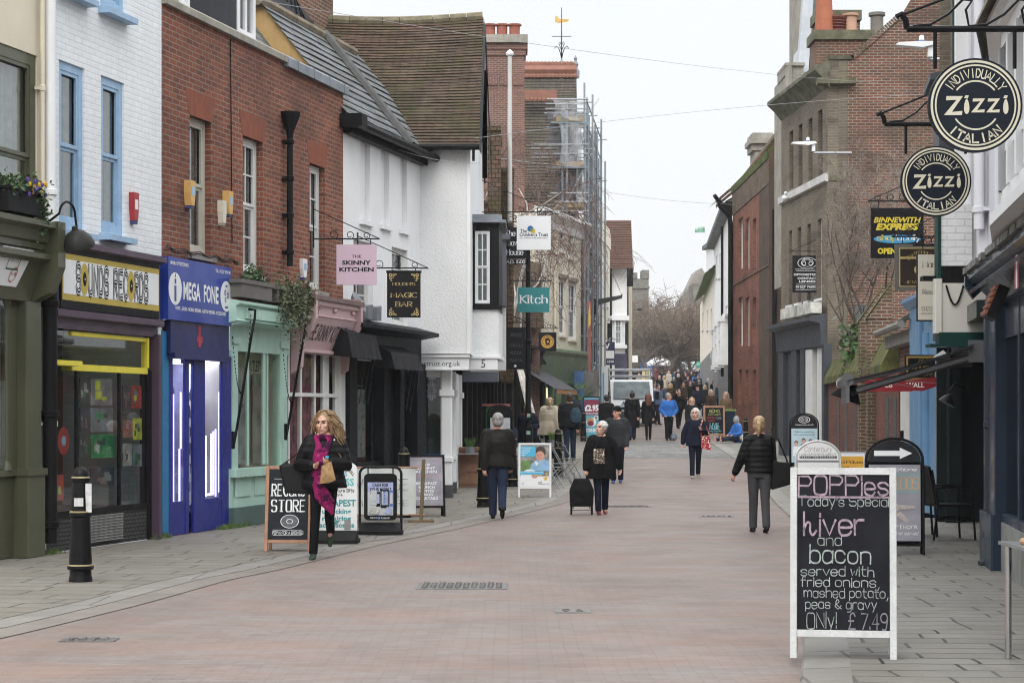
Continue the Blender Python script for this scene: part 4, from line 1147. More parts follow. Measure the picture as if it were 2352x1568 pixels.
# jettied white house with the big tiled roof
YE=38.15
EF=Fac((955-CX)/FX*YE,YE,1,0)
ES=Fac((1078-CX)/FX*YE,YE,.035,1)
tE=thing('jettied_house','white jettied corner house with huge mossy clay tile roof','house',(0,0,0))
Zv=lambda py,Y:CZ+(HY-py)/FX*Y
Xv=lambda px,Y:(px-CX)/FX*Y
ze,zj=Zv(336,YE),Zv(812,YE)
x0,x1=Xv(955,YE),Xv(1078,YE)
yr=40.9;zr=Zv(40,yr)
xe=lambda y:x1+.035*(y-YE)
mb=MB()
mb.quad((x0,YE,zj),(x1,YE,zj),(x1,YE,ze),(x0,YE,ze))
mb.quad((x0,YE,zj),(x0,YE+6,zj),(x1,YE+6,zj),(x1,YE,zj))
mb.done('wall',ROUGHC,tE)
mb=MB()
mb.poly([(x1,YE,zj),(xe(43.8),43.8,zj),(xe(43.8),43.8,ze),(xe(yr),yr,zr-.08),(x1,YE,ze)])
mb.bbox(x1-.05,x1+.02,YE-.025,YE+.1,zj,ze)
mb.done('wall',STUCCO,tE)
oh=.16
mb=MB();tile_roof(mb,(Xv(700,YE),YE-.3,ze-.02),(Xv(1100,YE-.3),YE-.3,ze-.02),(Xv(1110,yr),yr,zr),(Xv(762,yr)-1.2,yr,zr),.098,.02,sag=.10)
mb.quad((Xv(700,YE),yr,zr),(Xv(1110,yr),yr,zr),(Xv(1110,yr),44.2,ze),(Xv(700,YE),44.2,ze))
mb.done('roof',TILE,tE)
mb=MB();x=Xv(700,yr)-1
n=12;xa,xb=Xv(762,yr)-1,Xv(1110,yr)
for i in range(n):a,b=i/n,(i+.97)/n;sag=lambda s:-.10*math.sin(math.pi*s);mb.tube([(xa+(xb-xa)*a,yr,zr+.01+sag(a)),(xa+(xb-xa)*b,yr,zr+.01+sag(b))],.105,8)
mb.done('ridge_tiles',plain('lichen_ridge',(.20,.175,.115),.9,.45,3.5,.5,20,fine=.4),tE)
mb=MB();e=Xv(1100,YE-.3)
mb.quad((e-.02,YE-.3,ze-.05),(e+.05,YE-.32,ze-.22),(Xv(1116,yr),yr,zr-.25),(Xv(1111,yr),yr,zr))
mb.quad((Xv(1111,yr),yr,zr),(Xv(1116,yr),yr,zr-.25),(xe(44)+.2,44.1,ze-.5),(xe(44)+.15,44.1,ze-.1))
for k,(a,b)in enumerate(((0,.5),(.5,1))):
 mb.box(Xv(1108,42.2),Xv(1119,42.2),42.0,42.06,Zv(650,42.2)+2.2,zr-.9)
mb.tube([(x0,YE-.36,ze-.06),(Xv(1102,YE),YE-.36,ze-.06)],.06,8);mb.box(Xv(1085,YE),Xv(1091,YE),YE-.3,YE-.1,ze-.3,ze-.05)
mb.done('barge_board',BLACKP,tE)
yo=39.3;ox0,ox1=Xv(1081,yo),Xv(1146,yo)
ob=part('oriel',tE)
zz=[Zv(p,yo)for p in(822,705,512,500)]
mb=MB();mb.prism([(ox0,yo),(ox1-.04,yo),(ox1,yo+.04),(ox1+.06,yo+2.0),(ox0,yo+2.0)],zz[0],zz[1]);mb.prism([(ox0,yo-.03),(ox1,yo-.03),(ox1+.05,yo),(ox1+.1,yo+2.0),(ox0,yo+2.0)],zz[0]-.02,zz[0]+.06);mb.done('base',ROUGHC,ob)
mb=MB();fx0,fx1=Xv(1091,yo),Xv(1125,yo);wz0,wz1=Zv(697,yo),Zv(530,yo)
mb.T=Matrix.Translation((0,yo,0));holes(mb,ox0,ox1,zz[1],zz[2],[(fx0,fx1,wz0,wz1)],0,.06);mb.T=None
mb.quad((ox1,yo,zz[1]),(ox1+.06,yo+2,zz[1]),(ox1+.06,yo+2,zz[2]),(ox1,yo,zz[2]));mb.box(ox0-.02,ox1+.06,yo-.06,yo+2,zz[1]-.05,zz[1]+.03);mb.done('frame',BLACKP,ob)
mb=MB();mb.prism([(ox0-.03,yo-.16),(ox1+.02,yo-.16),(ox1+.14,yo-.03),(ox1+.16,yo+2.1),(ox0-.03,yo+2.1)],zz[2],zz[2]+.06);mb.prism([(ox0,yo-.1),(ox1,yo-.1),(ox1+.06,yo),(ox1+.06,yo+2),(ox0,yo+2)],zz[2]+.06,zz[3]+.06);mb.done('roof',LEAD,ob)
wo=part('wing',ob)
mb=MB();mb.T=Matrix.Translation((0,yo,0))
W2=MB()
def win_at(par,x0,x1,z0,z1,y,fm,bars,**k):
 f=window(par,x0,x1,z0,z1,0,fm,bars,**k);f.location=(0,y,0);return f
win_at(tE,fx0,fx1,wz0,wz1,yo+.02,WHITE,(1,1),fw=.035,curtain='full')
bpy.data.objects.remove(wo)
yf=YE-.06
mb=MB();a0,a1=Xv(905,yf),Xv(1077,yf);z0,z1=Zv(846,yf),Zv(820,yf)
mb.box(a0,a1,yf,YE+.2,z0,z1,0);mb.box(a0,a1+.02,yf-.05,YE,z1,z1+.04,0);mb.box(a0,a1,yf-.03,YE,z0-.03,z0,0)
text(mb,'childrenstrust.org.uk',Xv(1057,yf),Zv(840,yf),.095,None,'sans','r',1,yf-.004,-.006)
b0_,b1_=Xv(1077,yo-.1),Xv(1143,yo-.1);z2,z3=Zv(849,yo),Zv(823,yo)
mb.box(b0_,b1_,yo-.1,yo+1.8,z2,z3,0);mb.box(b0_-.02,b1_+.04,yo-.14,yo+1.8,z3,z3+.04,0)
text(mb,'5',(b0_+b1_)/2,Zv(844,yo),.155,None,'sans','c',1,yo-.104,-.006)
mb.done('fascia',[WHITE,BLACKM],tE)
sf=part('shopfront',tE)
g0,g1=Xv(955,38.5),Xv(1032,38.5);zt=z0-.02;yg=38.5
mb=MB();holes(mb,g0,g1,0,zt,[(Xv(962,yg),Xv(1012,yg),Zv(1088,yg),Zv(866,yg))],0,.12)
for v in range(len(mb.v)):mb.v[v]=(mb.v[v][0],mb.v[v][1]+yg,mb.v[v][2])
mb.bbox(Xv(962,yg)-.03,Xv(1014,yg)+.03,yg-.1,yg,Zv(1095,yg),Zv(1086,yg))
xs=[g1,Xv(1059,43.9)]
mb.poly([(g1,yg,0),(xs[1],44,0),(xs[1],44,zt),(g1,yg,zt)])
for yy in(38.5,40.1,43.2):x=g1+(xs[1]-g1)*(yy-38.5)/5.5;mb.bbox(x-.16,x+.05,yy-.06,yy+.32,.3,zt,.02);mb.bbox(x-.2,x+.09,yy-.1,yy+.36,zt-.5,zt-.38,.02);mb.bbox(x-.2,x+.08,yy-.1,yy+.36,.75,.83,.02)
mb.done('frame',WHITE,sf)
PLG=plain('plinth_grey',(.06,.06,.065),.7,.2);mb=MB();mb.box(g0,g1+.02,yg-.03,yg+.1,0,.24);mb.done('plinth',PLG,sf)
for yy in(38.5,40.1,43.2):x=g1+(xs[1]-g1)*(yy-38.5)/5.5;mb=MB();mb.box(x-.18,x+.07,yy-.08,yy+.34,0,.3);mb.done('plinth',PLG,sf)
mb=MB();mb.quad((g0,yg+.06,.2),(g1,yg+.06,.2),(g1,yg+.06,zt),(g0,yg+.06,zt));mb.done('pane',SHOPGL,sf)
mb=MB();mb.box(g0,g1-.05,yg+1,yg+1.05,0,zt);mb.box(g1-.1,g1-.05,yg+.13,yg+1,0,zt);mb.done('interior',plain('shop_back_green',(.085,.10,.095),.9,.3,2),sf)
mb=MB();yy=yg+.08
rq(mb,Xv(978,yy),Xv(1004,yy),Zv(922,yy),Zv(872,yy),yy,0)
cx_,cz_=(Xv(978,yy)+Xv(1004,yy))/2,(Zv(922,yy)+Zv(872,yy))/2
for m_,w_ in((1,.03),(2,.016)):
 for k in range(8):a=k*math.pi/4;d=Vector((math.cos(a),math.sin(a)))*.19;nn=Vector((-d.y,d.x)).normalized()*w_;mb.poly([(cx_-nn.x,yy-.002*m_,cz_-nn.y),(cx_+d.x*.55-nn.x,yy-.002*m_,cz_+d.y-nn.y),(cx_+d.x*.55+nn.x,yy-.002*m_,cz_+d.y+nn.y),(cx_+nn.x,yy-.002*m_,cz_+nn.y)],m_)
rq(mb,Xv(962,yy),Xv(1011,yy),Zv(1086,yy),Zv(1042,yy),yy,3);rq(mb,Xv(984,yy),Xv(1000,yy),Zv(872,yy),Zv(858,yy),yy-.004,1)
mb.done('window_poster',[plain('flag_navy',(.03,.035,.07),.8),plain('flag_pale',(.35,.36,.4),.8),plain('flag_dull',(.2,.14,.17),.8),plain('poster_blue',(.02,.10,.35),.6,.15)],sf)
# dark curiosity shop and the old timber row up to the bridge
F0=(Xv(1062,44.2),44.2);F1=(Xv(1152,57.5),57.5)
FF=Fac(F0[0],F0[1],F1[0]-F0[0],F1[1]-F0[1],.1)
Lf=math.hypot(F1[0]-F0[0],F1[1]-F0[1])
tF=FF.thing('timber_row','row of old shops with dark timber fronts before the bridge','house')
DT=plain('dark_timber',(.016,.015,.014),.7,.4,3,.3,30,streak=.3,grime=(.04,.037,.035),spec=.2)
FB=brick('flint_brick',(.22,.16,.10),(.30,.22,.13),(.22,.19,.15),.24,.09,.014,.5,burnt=(.18,.07,.05))
HUNG=brick('hung_tile',(.16,.095,.065),(.10,.07,.05),(.025,.02,.018),.17,.11,.012,.5,(.055,.05,.035),(.22,.09,.05),.5,bmp=.5)
mb=MB();holes(mb,0,Lf,3.3,5.6,[],0,.1);shell(mb,0,Lf,0,5.6,6);mb.done('wall',DT,tF)
mb=MB()
mb.box(0,Lf,-.12,0,2.75,3.3)
for k in range(10):x=k*Lf/9.2;mb.bbox(x,x+.22,-.1,.1,0,2.75)
mb.box(0,Lf,-.02,.06,0,.5);mb.extr([(-.5,3.35),(-.5,3.3),(0,3.3),(0,3.5)],0,Lf)
mb.done('shopfront',DT,tF)
mb=MB();rq(mb,0,Lf,.5,2.75,.03);mb.done('pane',SHOPGL,tF)
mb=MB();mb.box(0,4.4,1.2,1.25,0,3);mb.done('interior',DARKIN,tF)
mb=MB();yb=43.2;mb.box(Xv(1062,yb),Xv(1145,yb),yb,yb+1.2,Zv(876,yb),Zv(851,yb));fa_=mb.done('fascia',plain('slate_blue',(.12,.13,.155),.5,.1,2),tF);fa_.matrix_parent_inverse=FF.I;mb=MB();mb.box(Xv(1146,45),Xv(1163,45),45,46.3,Zv(702,45),Zv(550,45));mb.box(Xv(1144,45),Xv(1172,45),44.9,46.5,Zv(550,45),Zv(538,45))
bay=mb.done('bay',plain('slate_blue',(.12,.13,.155),.5,.1,2),tF);bay.matrix_parent_inverse=FF.I
mb=MB();mb.box(Xv(1140,45.2),Xv(1162,45.2),45.2,46.2,Zv(850,45.2),Zv(706,45.2));b2=mb.done('bay_base',ROUGHC,tF);b2.matrix_parent_inverse=FF.I
for i,(pa,pb,t,b,Y)in enumerate(((1104,1120,470,900,46.5),(1120,1150,300,700,48),(1148,1180,395,720,50))):
 mb=MB();mb.box(Xv(pa,Y),Xv(pb,Y),Y,Y+3,2.5,Zv(t,Y));mb.box(Xv(pa-1,Y),Xv(pb+1,Y),Y-.04,Y+3,Zv(t,Y),Zv(t,Y)+.10)
 g=mb.done('tile_hung_gable',HUNG,tF);g.matrix_parent_inverse=FF.I
F2=Fac(Xv(1150,68.5),68.5,Xv(1243,75)-Xv(1150,68.5),6.5,.62);L2=F2.u(1243)
tF2=F2.thing('bridge_shop','narrow brown brick shop with dark front and sloping awning after the bridge','house')
zq=F2.p(1200,800)[1];zt2=F2.p(1200,592)[1];w2=[F2.rect(1192,1203,620,760),F2.rect(1222,1231,625,765)]
mb=MB();holes(mb,0,L2,zq,zt2,w2,0,.1);shell(mb,0,L2,0,zt2,5);mb.done('wall',FB,tF2)
for o in w2:window(tF2,*o,.06,SASHW,(1,1),.06,STONE,'half')
mb=MB();mb.box(0,L2,-.2,0,zq-.5,zq);mb.extr([(-.45,zq+.08),(-.45,zq),(0,zq),(0,zq+.2)],0,L2)
for k in range(6):x=k*(L2-.2)/5;mb.bbox(x,x+.2,-.1,.1,0,zq-.5)
mb.box(0,L2,-.02,.06,0,.5);mb.done('shopfront',DT,tF2)
mb=MB();rq(mb,0,L2,.5,zq-.5,.03);mb.done('pane',SHOPGL,tF2)
mb=MB();mb.box(0,L2,1.2,1.25,0,zq);mb.done('interior',DARKIN,tF2)
mb=MB();u0,u1,zw_=L2*.45,L2+.3,F2.p(1225,848)[1];mb.quad((u0,-.05,zw_),(u1,-.05,zw_),(u1,-1.3,zw_-.75),(u0,-1.3,zw_-.75));mb.quad((u0,-1.3,zw_-.75),(u1,-1.3,zw_-.75),(u1,-1.3,zw_-.9),(u0,-1.3,zw_-.9));mb.quad((u0+.3,-1.31,zw_-.78),(u1,-1.31,zw_-.78),(u1,-1.31,zw_-.92),(u0+.3,-1.31,zw_-.92),1)
mb.done('awning',[plain('awning_charcoal',(.05,.052,.06),.7,.2,3),plain('awning_orange',(.36,.17,.06),.7,.5,9)],tF2)
for i,(px,py,w_,h_,m_,nm,lab)in enumerate(((1086,1040,.42,.8,PALEWOOD,'wooden_chest','light wooden chest beside the doorway of the dark curiosity shop'),(1112,1035,.30,.55,BROWN,'wooden_chest','dark wooden box beside the doorway of the dark curiosity shop'))):
 p=at(px,py,42.9+i*.3);p.z=gz(43)
 t=thing(nm,lab,'chest',p)
 mb=MB();mb.bbox(-w_,w_,-.25,.25,0,h_,.02);mb.box(-w_-.03,w_+.03,-.28,.28,h_,h_+.05);mb.done('case',m_,t)
 mb=MB()
 for k in range(3):mb.bbox(-w_+.04,w_-.04,-.275,-.25,.06+k*h_/3,h_/3*(k+1)-.03,.01)
 mb.done('drawer',m_,t)
fp=thing('flagpole','tall white flagpole with ball top beside the tiled gable','flagpole',at(1171,512,49))
zt=Zv(130,49)-fp.location.z
mb=MB();mb.tube([(0,0,0),(0,0,zt*.35),(0,0,zt)],[.062,.058,.05],12);mb.done('pole',plain('dirty_white',(.55,.55,.54),.5,.1,3,streak=.35,grime=(.3,.28,.25)),fp,True)
mb=MB();mb.lathe([(.05,0),(.09,.03),(.10,.08),(.06,.13),(.0,.18)],(0,0,zt),12);mb.box(-.05,.05,.0,1.5,.2,.3);mb.box(-.05,.05,.0,1.5,.9,1.0);mb.done('finial',WHITE,fp)
# beyond the bridge: tall chimney, brick house, scaffolded house, cream shop
REDB=brick('far_red_brick',(.22,.095,.07),(.15,.07,.055),(.28,.25,.22),stain=.45,burnt=(.08,.045,.04))
tM=thing('brick_mansion','tall red brick house with ribbed chimney behind the flagpole','house',(0,0,0))
yc=76
c0,c1=Xv(1112,yc),Xv(1205,yc)
mb=MB();zt_=Zv(100,yc);mb.box(c0,c1,yc,yc+1.2,0,zt_)
for k,(a,b)in enumerate(((1112,1208),(1110,1212),(1112,1210))):mb.box(Xv(a,yc),Xv(b,yc),yc-.06-.05*k,yc+1.3,Zv(128-14*k,yc),Zv(114-14*k,yc))
for k in range(3):x=c0+.1+k*.5;mb.slab([(x+.2+math.cos(a)*.2,Zv(182,yc)+math.sin(a)*.2)for a in[math.pi*j/8 for j in range(9)]]+[(x,Zv(196,yc)),(x+.4,Zv(196,yc))],yc-.04,yc)
mb.box(c1,Xv(1240,yc),yc+.6,yc+5,0,Zv(460,yc));mb.box(Xv(1060,yc),c0,yc+.4,yc+5,0,Zv(300,yc))
mb.done('chimney',REDB,tM)
mb=MB();mb.prism([(c0-.1,yc-.25),(c1+.12,yc-.25),(c1+.12,yc+1.4),(c0-.1,yc+1.4)],Zv(100,yc),Zv(82,yc));mb.done('chimney_cap',STONE,tM)
pots(tM,[(Xv(p,yc),yc+.4,Zv(82,yc),.24,.5,'x')for p in(1125,1153,1182)],plain('pot_red',(.28,.09,.06),.8,.2,5))
mb=MB();tile_roof(mb,(Xv(1100,72),72,4.8),(Xv(1250,72),72,4.8),(Xv(1235,77),77,8.9),(Xv(1100,77),77,8.9),.14,.03);mb.done('roof',HUNG,tM)
mb=MB();mb.box(Xv(1100,72.5),Xv(1240,72.5),72.5,74,0,4.9);mb.done('wall',REDB,tM)
yS=82
tG=thing('scaffolded_house','tall tiled house with orange ridge wrapped in scaffolding','house',(0,0,0))
GT=brick('far_tile',(.13,.105,.085),(.095,.08,.065),(.045,.04,.035),.18,.12,.012,.45,(.07,.065,.055),None,.2,bmp=.4)
ze2,zr2=Zv(500,yS),Zv(168,yS+4)
mb=MB();tile_roof(mb,(Xv(1190,yS),yS,ze2),(Xv(1300,yS),yS,ze2),(Xv(1324,yS+4),yS+4,zr2),(Xv(1190,yS+4),yS+4,zr2),.16,.03);mb.quad((Xv(1300,yS),yS,ze2),(Xv(1330,yS+8),yS+8,ze2),(Xv(1324,yS+4),yS+4,zr2),(Xv(1324,yS+4),yS+4,zr2));mb.done('roof',GT,tG)
RIDGE=plain('new_ridge_orange',(.26,.12,.085),.8,.12,4,.3,20)
mb=MB();ya=yS+4
mb.tube([(Xv(1200,ya),ya-.06,zr2+.1),(Xv(1324,ya),ya-.06,zr2+.1)],.22,6)
n=15
for k in range(n):x=Xv(1202,ya)+(Xv(1320,ya)-Xv(1202,ya))*k/(n-1);mb.lathe([(.13,0),(.13,.1)],(x,ya,zr2+.3),8);mb.ell((x,ya,zr2+.40),(.11,.05,.11),8);mb.ell((x,ya-.25,zr2-.16),(.12,.05,.1),8)
mb.done('ridge_tiles',RIDGE,tG);mb=MB();yb_=yS+2.6;zb_=Zv(222,yb_)
mb.box(Xv(1200,yb_),Xv(1278,yb_),yb_-.5,yb_,zb_-.15,zb_+.2)
for k in range(9):x=Xv(1203,yb_)+k*.17;mb.ell((x,yb_-.5,zb_-.2),(.09,.05,.09),8)
mb.done('ridge_tiles',RIDGE,tG)
mb=MB();mb.box(Xv(1190,yS),Xv(1330,yS),yS+.1,yS+8,0,ze2+.1);mb.poly([(Xv(1330,yS),yS+.1,0),(Xv(1372,92),92,0),(Xv(1372,92),92,ze2),(Xv(1330,yS),yS+.1,ze2)]);mb.done('wall',plain('grey_wall',(.16,.16,.17),.8,.2,.6,streak=.3),tG)
mb=MB()
for px,zz_ in((1290,1),(1322,0)):
 x=Xv(px,ya);z=Zv(205 if zz_ else 180,ya)
 mb.lathe([(.2,0),(.2,.35),(.22,.38),(.12,.6),(.1,.75),(.15,.8),(.05,.95),(.04,1.3),(.0,1.35)]if zz_ else[(.16,0),(.18,.3),(.08,.45),(.13,.6),(.05,.75),(.08,.85),(.0,1.0)],(x,ya,z),10)
mb.done('finial',LEAD,tG,True)
vn=thing('weather_vane','gilded iron weather vane above the orange ridge tiles','weather vane',(Xv(1290,ya),ya,Zv(150,ya)))
mb=MB();H=Zv(18,ya)-Zv(150,ya)
mb.tube([(0,0,-.25),(0,0,H)],[.035,.015],6);mb.tube([(-.42,0,H*.50),(.42,0,H*.50)],.016,5);mb.tube([(0,-.42,H*.5),(0,.42,H*.5)],.016,5)
for s in(-1,1):
 mb.tube([(0,0,H*.1),(s*.06,0,H*.22),(s*.13,0,H*.30),(s*.24,0,H*.33),(s*.3,0,H*.29)],.02,5);mb.tube([(0,0,H*.25),(s*.12,0,H*.38),(s*.07,0,H*.41),(s*.04,0,H*.36)],.016,5)
mb.done('rod',BLACKM,vn);mb=MB();mb.slab([(-.28,H*.75),(-.1,H*.73),(.3,H*.76),(.3,H*.80),(-.1,H*.80),(-.2,H*.86),(-.28,H*.84)],-.012,.012);mb.done('vane',plain('gilt',(.55,.36,.12),.35,.1,metal=.6),vn)
sc_=thing('scaffold','galvanised tube scaffold with white sheeting and blue ledgers around the tiled house','scaffolding',(0,0,0))
GALV=plain('galvanised',(.30,.32,.34),.45,.15,4,metal=.5);BLT=plain('blue_tube',(.19,.26,.33),.45,.1)
xa,xb=Xv(1272,80.5),Xv(1343,80.5)
zt0=Zv(205,80.5)
st=[(xa+.35,80.5),(xa+.95,80.7),((xa+xb)/2-.1,80.5),(xb,80.5),(xb+.2,82)]
for k in range(8):s=k/7;st.append((Xv(1350,81)+(Xv(1385,92)-Xv(1350,81))*s+.1*(k%2),81+11*s));st.append((Xv(1343,81)+(Xv(1376,92)-Xv(1343,81))*s,81.3+11*s))
rr=random.Random(4)
for i,(x,y)in enumerate(st):
 mb=MB();b=Zv(500,80.5)if i<3 else gz(y);mb.tube([(x,y,b),(x,y,zt0+rr.uniform(-1.2,.6)-(y-80)*.05)],.045,6);mb.done('pole',GALV if i%5 else BLT,sc_)
lv=[232,255,286,340,372,437,458,478]
lvz=[Zv(p,80.5)for p in(229,251,283,333,354,386,444,464,485)]
for k,z in enumerate(lvz):
 for yy in(80.4,81.6):
  mb=MB();x0_=xa-(.9 if k in(3,4)else .1+.3*rr.random());mb.tube([(x0_,yy,z),(xb+.15,yy,z)],.032,6);mb.done('ledger',BLT if k in(2,5)else GALV,sc_)
for k in range(13):
 z=gz(85)+1.9+k*.95
 mb=MB();mb.tube([(Xv(1347,81),80.6,z),(Xv(1383,92.3),92.4,z)],.03,6);mb.done('ledger',GALV if k%3 else BLT,sc_)
 if k%2==0:
  mb=MB();mb.tube([(Xv(1350,82),82,z-.3),(Xv(1375,90),90,z+1.6)],.028,6);mb.done('brace',GALV,sc_)
  for s in(0,.33,.66,1):y=81+11*s;mb=MB();x=Xv(1350,81)+(Xv(1385,92)-Xv(1350,81))*s;mb.tube([(x-.75,y,z+.03),(x+.18,y,z+.03)],.028,5);mb.done('transom',GALV,sc_)
for a,b in((354,229),(386,300)):mb=MB();mb.tube([(xb-.9,80.45,Zv(485,80.5)),(xb-.05,80.45,Zv(390,80.5))]if a==354 else[(xb-.7,80.45,Zv(372,80.5)),(xb,80.45,Zv(320,80.5))],.028,6);mb.done('brace',GALV,sc_)
WB=plain('scaffold_board',(.34,.26,.15),.8,.2,4)
for z in(Zv(386,80.5),Zv(480,80.5),Zv(283,80.5)):
 mb=MB();mb.box(xa-.1,xb+.05,80.55,81.5,z+.03,z+.07);mb.box(xa+.1,xb,80.48,80.52,z+.07,z+.28);mb.done('deck',WB,sc_)
for s in range(6):y=81.2+s*1.9;z=gz(85)+1.9+(s%4)*2.8;mb=MB();x=Xv(1347,81)+(Xv(1381,92)-Xv(1347,81))*s/6;mb.box(x-.6,x+.05,y,y+1.8,z+.05,z+.09);mb.done('deck',WB,sc_)
def netmat(name,col,a):
 m,t,b=_new(name);out=t.nodes['Material Output']
 tr=t.nodes.new('ShaderNodeBsdfTransparent');mx=t.nodes.new('ShaderNodeMixShader')
 v=N(t,'ShaderNodeTexCoord').outputs['Object']
 t.links.new(rng(t,nse(t,vscale(t,v,(1,1,.4)),2.5,4),.3,.7,a-.2,a+.2),mx.inputs[0])
 b.inputs['Base Color'].default_value=c4(col);b.inputs['Roughness'].default_value=.6
 t.links.new(tr.outputs[0],mx.inputs[1]);t.links.new(b.outputs[0],mx.inputs[2]);t.links.new(mx.outputs[0],out.inputs['Surface'])
 return m
SHT=netmat('white_sheeting',(.55,.57,.60),.30);SHD=netmat('dark_netting',(.11,.115,.13),.62)
def sheet(x0,x1,z0,z1,y,mat,seed):
 mb=MB();r2=random.Random(seed);nx,nz_=10,8
 G={}
 for i in range(nx+1):
  for j in range(nz_+1):
   u_,v_=i/nx,j/nz_
   G[i,j]=(x0+(x1-x0)*u_+(.12*math.sin(v_*3.1)*(1 if u_<.5 else-1))*abs(u_-.5)*2,y+.06*math.sin(u_*9+v_*4+seed)+r2.uniform(-.03,.03),z0+(z1-z0)*v_+.08*math.sin(u_*5+seed)*(1-v_))
 for i in range(nx):
  for j in range(nz_):mb.quad(G[i,j],G[i+1,j],G[i+1,j+1],G[i,j+1])
 mb.done('sheeting',mat,sc_,'all')
sheet(xa-.05,xb,Zv(274,80.5),Zv(231,80.5),80.36,SHT,1);sheet(xa+.2,xb,Zv(380,80.5),Zv(285,80.5),80.36,SHT,2);sheet(xa+.05,xb,Zv(478,80.5),Zv(390,80.5),80.9,SHD,3)
sheet(xa-.3,xb,Zv(332,80.5),Zv(252,80.5),80.95,SHD,7);sheet(xa,xb,Zv(440,80.5),Zv(300,80.5),81.0,SHD,8)
mb=MB();mb.quad((Xv(1345,81.5),81.5,gz(82)+3.5),(Xv(1376,92),92,gz(92)+3.5),(Xv(1374,92),92,Zv(300,92)),(Xv(1345,81.5),81.5,Zv(300,81.5)));mb.done('sheeting',SHD,sc_)
sheet(Xv(1318,80.3),xb+.1,Zv(470,80.5),Zv(440,80.5),80.3,SHT,4)
HF=Fac(1.02,75,.287,.958,.75)
tH=HF.thing('cream_shop_house','cream rendered house with white cornice over a sage green shop front','house')
Lh=HF.u(1334);zh_=HF.p(1240,492)[1]
wins=[HF.rect(a,b,t,bt)for a,b,t,bt in((1284,1299,640,768),(1306,1323,648,778),(1285,1297,520,575),(1305,1316,530,590))]
PALECR=plain('pale_cream',(.72,.67,.56),.7,.06,.8,streak=.12,grime=(.45,.42,.36))
zsh=HF.p(1240,800)[1]
mb=MB();holes(mb,-.6,Lh,zsh,zh_,wins,0,.1);shell(mb,-.6,Lh,0,zh_,6);mb.done('wall',PALECR,tH)
for o in wins:window(tH,*o,.05,WHITE,(1,1),.06,PALECR,'half')
mb=MB();mb.extr([(0,zh_+.25),(-.42,zh_+.2),(-.42,zh_+.08),(-.3,zh_-.02),(-.12,zh_-.15),(-.08,zh_-.42),(0,zh_-.45)],-.7,Lh+.1);mb.done('cornice',WHITE,tH)
for o in wins[:2]:mb=MB();mb.extr([(0,o[3]+.22),(-.12,o[3]+.18),(-.1,o[3]+.06),(0,o[3]+.04)],o[0]-.08,o[1]+.08);mb.done('hood',STONE,tH)
downpipe(tH,HF.u(1270),zsh,zh_,-.08,.05,CREAMP,True)
SAGE=plain('sage_green',(.14,.205,.125),.5,.12,1.5,streak=.25,grime=(.07,.09,.06))
sf=part('shopfront',tH)
mb=MB();za,zb2,zc2=HF.p(1240,800)[1],HF.p(1240,836)[1],HF.p(1240,870)[1]
mb.extr([(0,za+.1),(-.45,za),(-.45,za-.1),(-.35,za-.25),(-.12,zc2),(0,zc2)],-.6,Lh);mb.extr([(0,zc2),(-.2,zc2),(-.2,zc2-.12),(0,zc2-.15)],-.6,Lh)
for k in range(7):x=-.6+k*(Lh+.4)/6;mb.bbox(x,x+.2,-.1,.1,0,zc2)
mb.bbox(-.6,Lh,-.05,.08,0,.7);mb.done('frame',SAGE,sf)
mb=MB();rq(mb,-.6,Lh,.7,zc2,.03);mb.done('pane',SHOPGL,sf);mb=MB();mb.box(-.6,Lh,.8,.85,0,zc2);mb.done('interior',plain('lit_shop',(.22,.23,.12),.8,.3),sf)
mb=MB();mb.box(HF.u(1274),HF.u(1280),.4,.45,zc2-.7,zc2-.3);mb.done('lamp',emit('warm_lamp',(1,.8,.5),4),sf)
# far left row
def plain_house(name,lab,fx,a,b,t,zbase,wall,roofc=None,wins=(),wmat=None,depth=6,bars=(1,1)):
 t_=fx.thing(name,lab,'house');u0,u1=fx.u(a),fx.u(b);z1=fx.p(a,t)[1]
 w_=[fx.rect(*o)for o in wins]
 mb=MB();holes(mb,u0,u1,zbase,z1,w_,0,.12);shell(mb,u0,u1,0,z1,depth);mb.done('wall',wall,t_)
 for o in w_:window(t_,*o,.06,wmat or WHITE,bars,.06,wmat or WHITE,'half')
 return t_,u0,u1,z1
I1=Fac(Xv(1376,94),94,Xv(1402,101)-Xv(1376,94),7,gz(94))
tI,u0,u1,z1=plain_house('dutch_gable_house','narrow cream house with curved gable beyond the scaffold',I1,1376,1401,498,0,PALECR,wins=((1384,1388,560,700),(1392,1396,575,700)))
mb=MB();mb.slab([(u0,z1),(u0+.3,z1+.55),(u0+1.6,z1+.6),(u0+2.2,z1+.2),(u0+3,z1-.1),(u1,z1-.2),(u1,z1-1),(u0,z1-1)],-.05,.3);mb.slab([(u0,z1),(u0,z1+1.0),(u0+2.2,z1+1.3),(u0+4.5,z1),],.35,.6);mb.done('gable',PALECR,tI)
yJ=108
tJ=thing('white_gabled_house','white jettied house with brown tiled gable roof beyond the van','house',(0,0,0))
j0,j1=Xv(1401,yJ),Xv(1440,yJ);zj=[Zv(p,yJ)for p in(900,790,725,612,502)]
mb=MB();mb.box(j0,j1,yJ,yJ+9,zj[2],zj[3]);mb.box(Xv(1396,yJ),Xv(1445,yJ),yJ-.15,yJ+9,zj[2]-.25,zj[2]);mb.box(j0+.1,Xv(1436,yJ),yJ+.1,yJ+9,0,zj[2])
mb.box(Xv(1408,yJ),Xv(1440,yJ),yJ-.2,yJ+3,Zv(800,yJ),Zv(792,yJ));mb.poly([(Xv(1382,yJ),yJ-.1,zj[3]),(j1+.1,yJ-.1,zj[3]),(Xv(1385,yJ),yJ-.1,Zv(555,yJ))]);mb.done('wall',STUCCO,tJ)
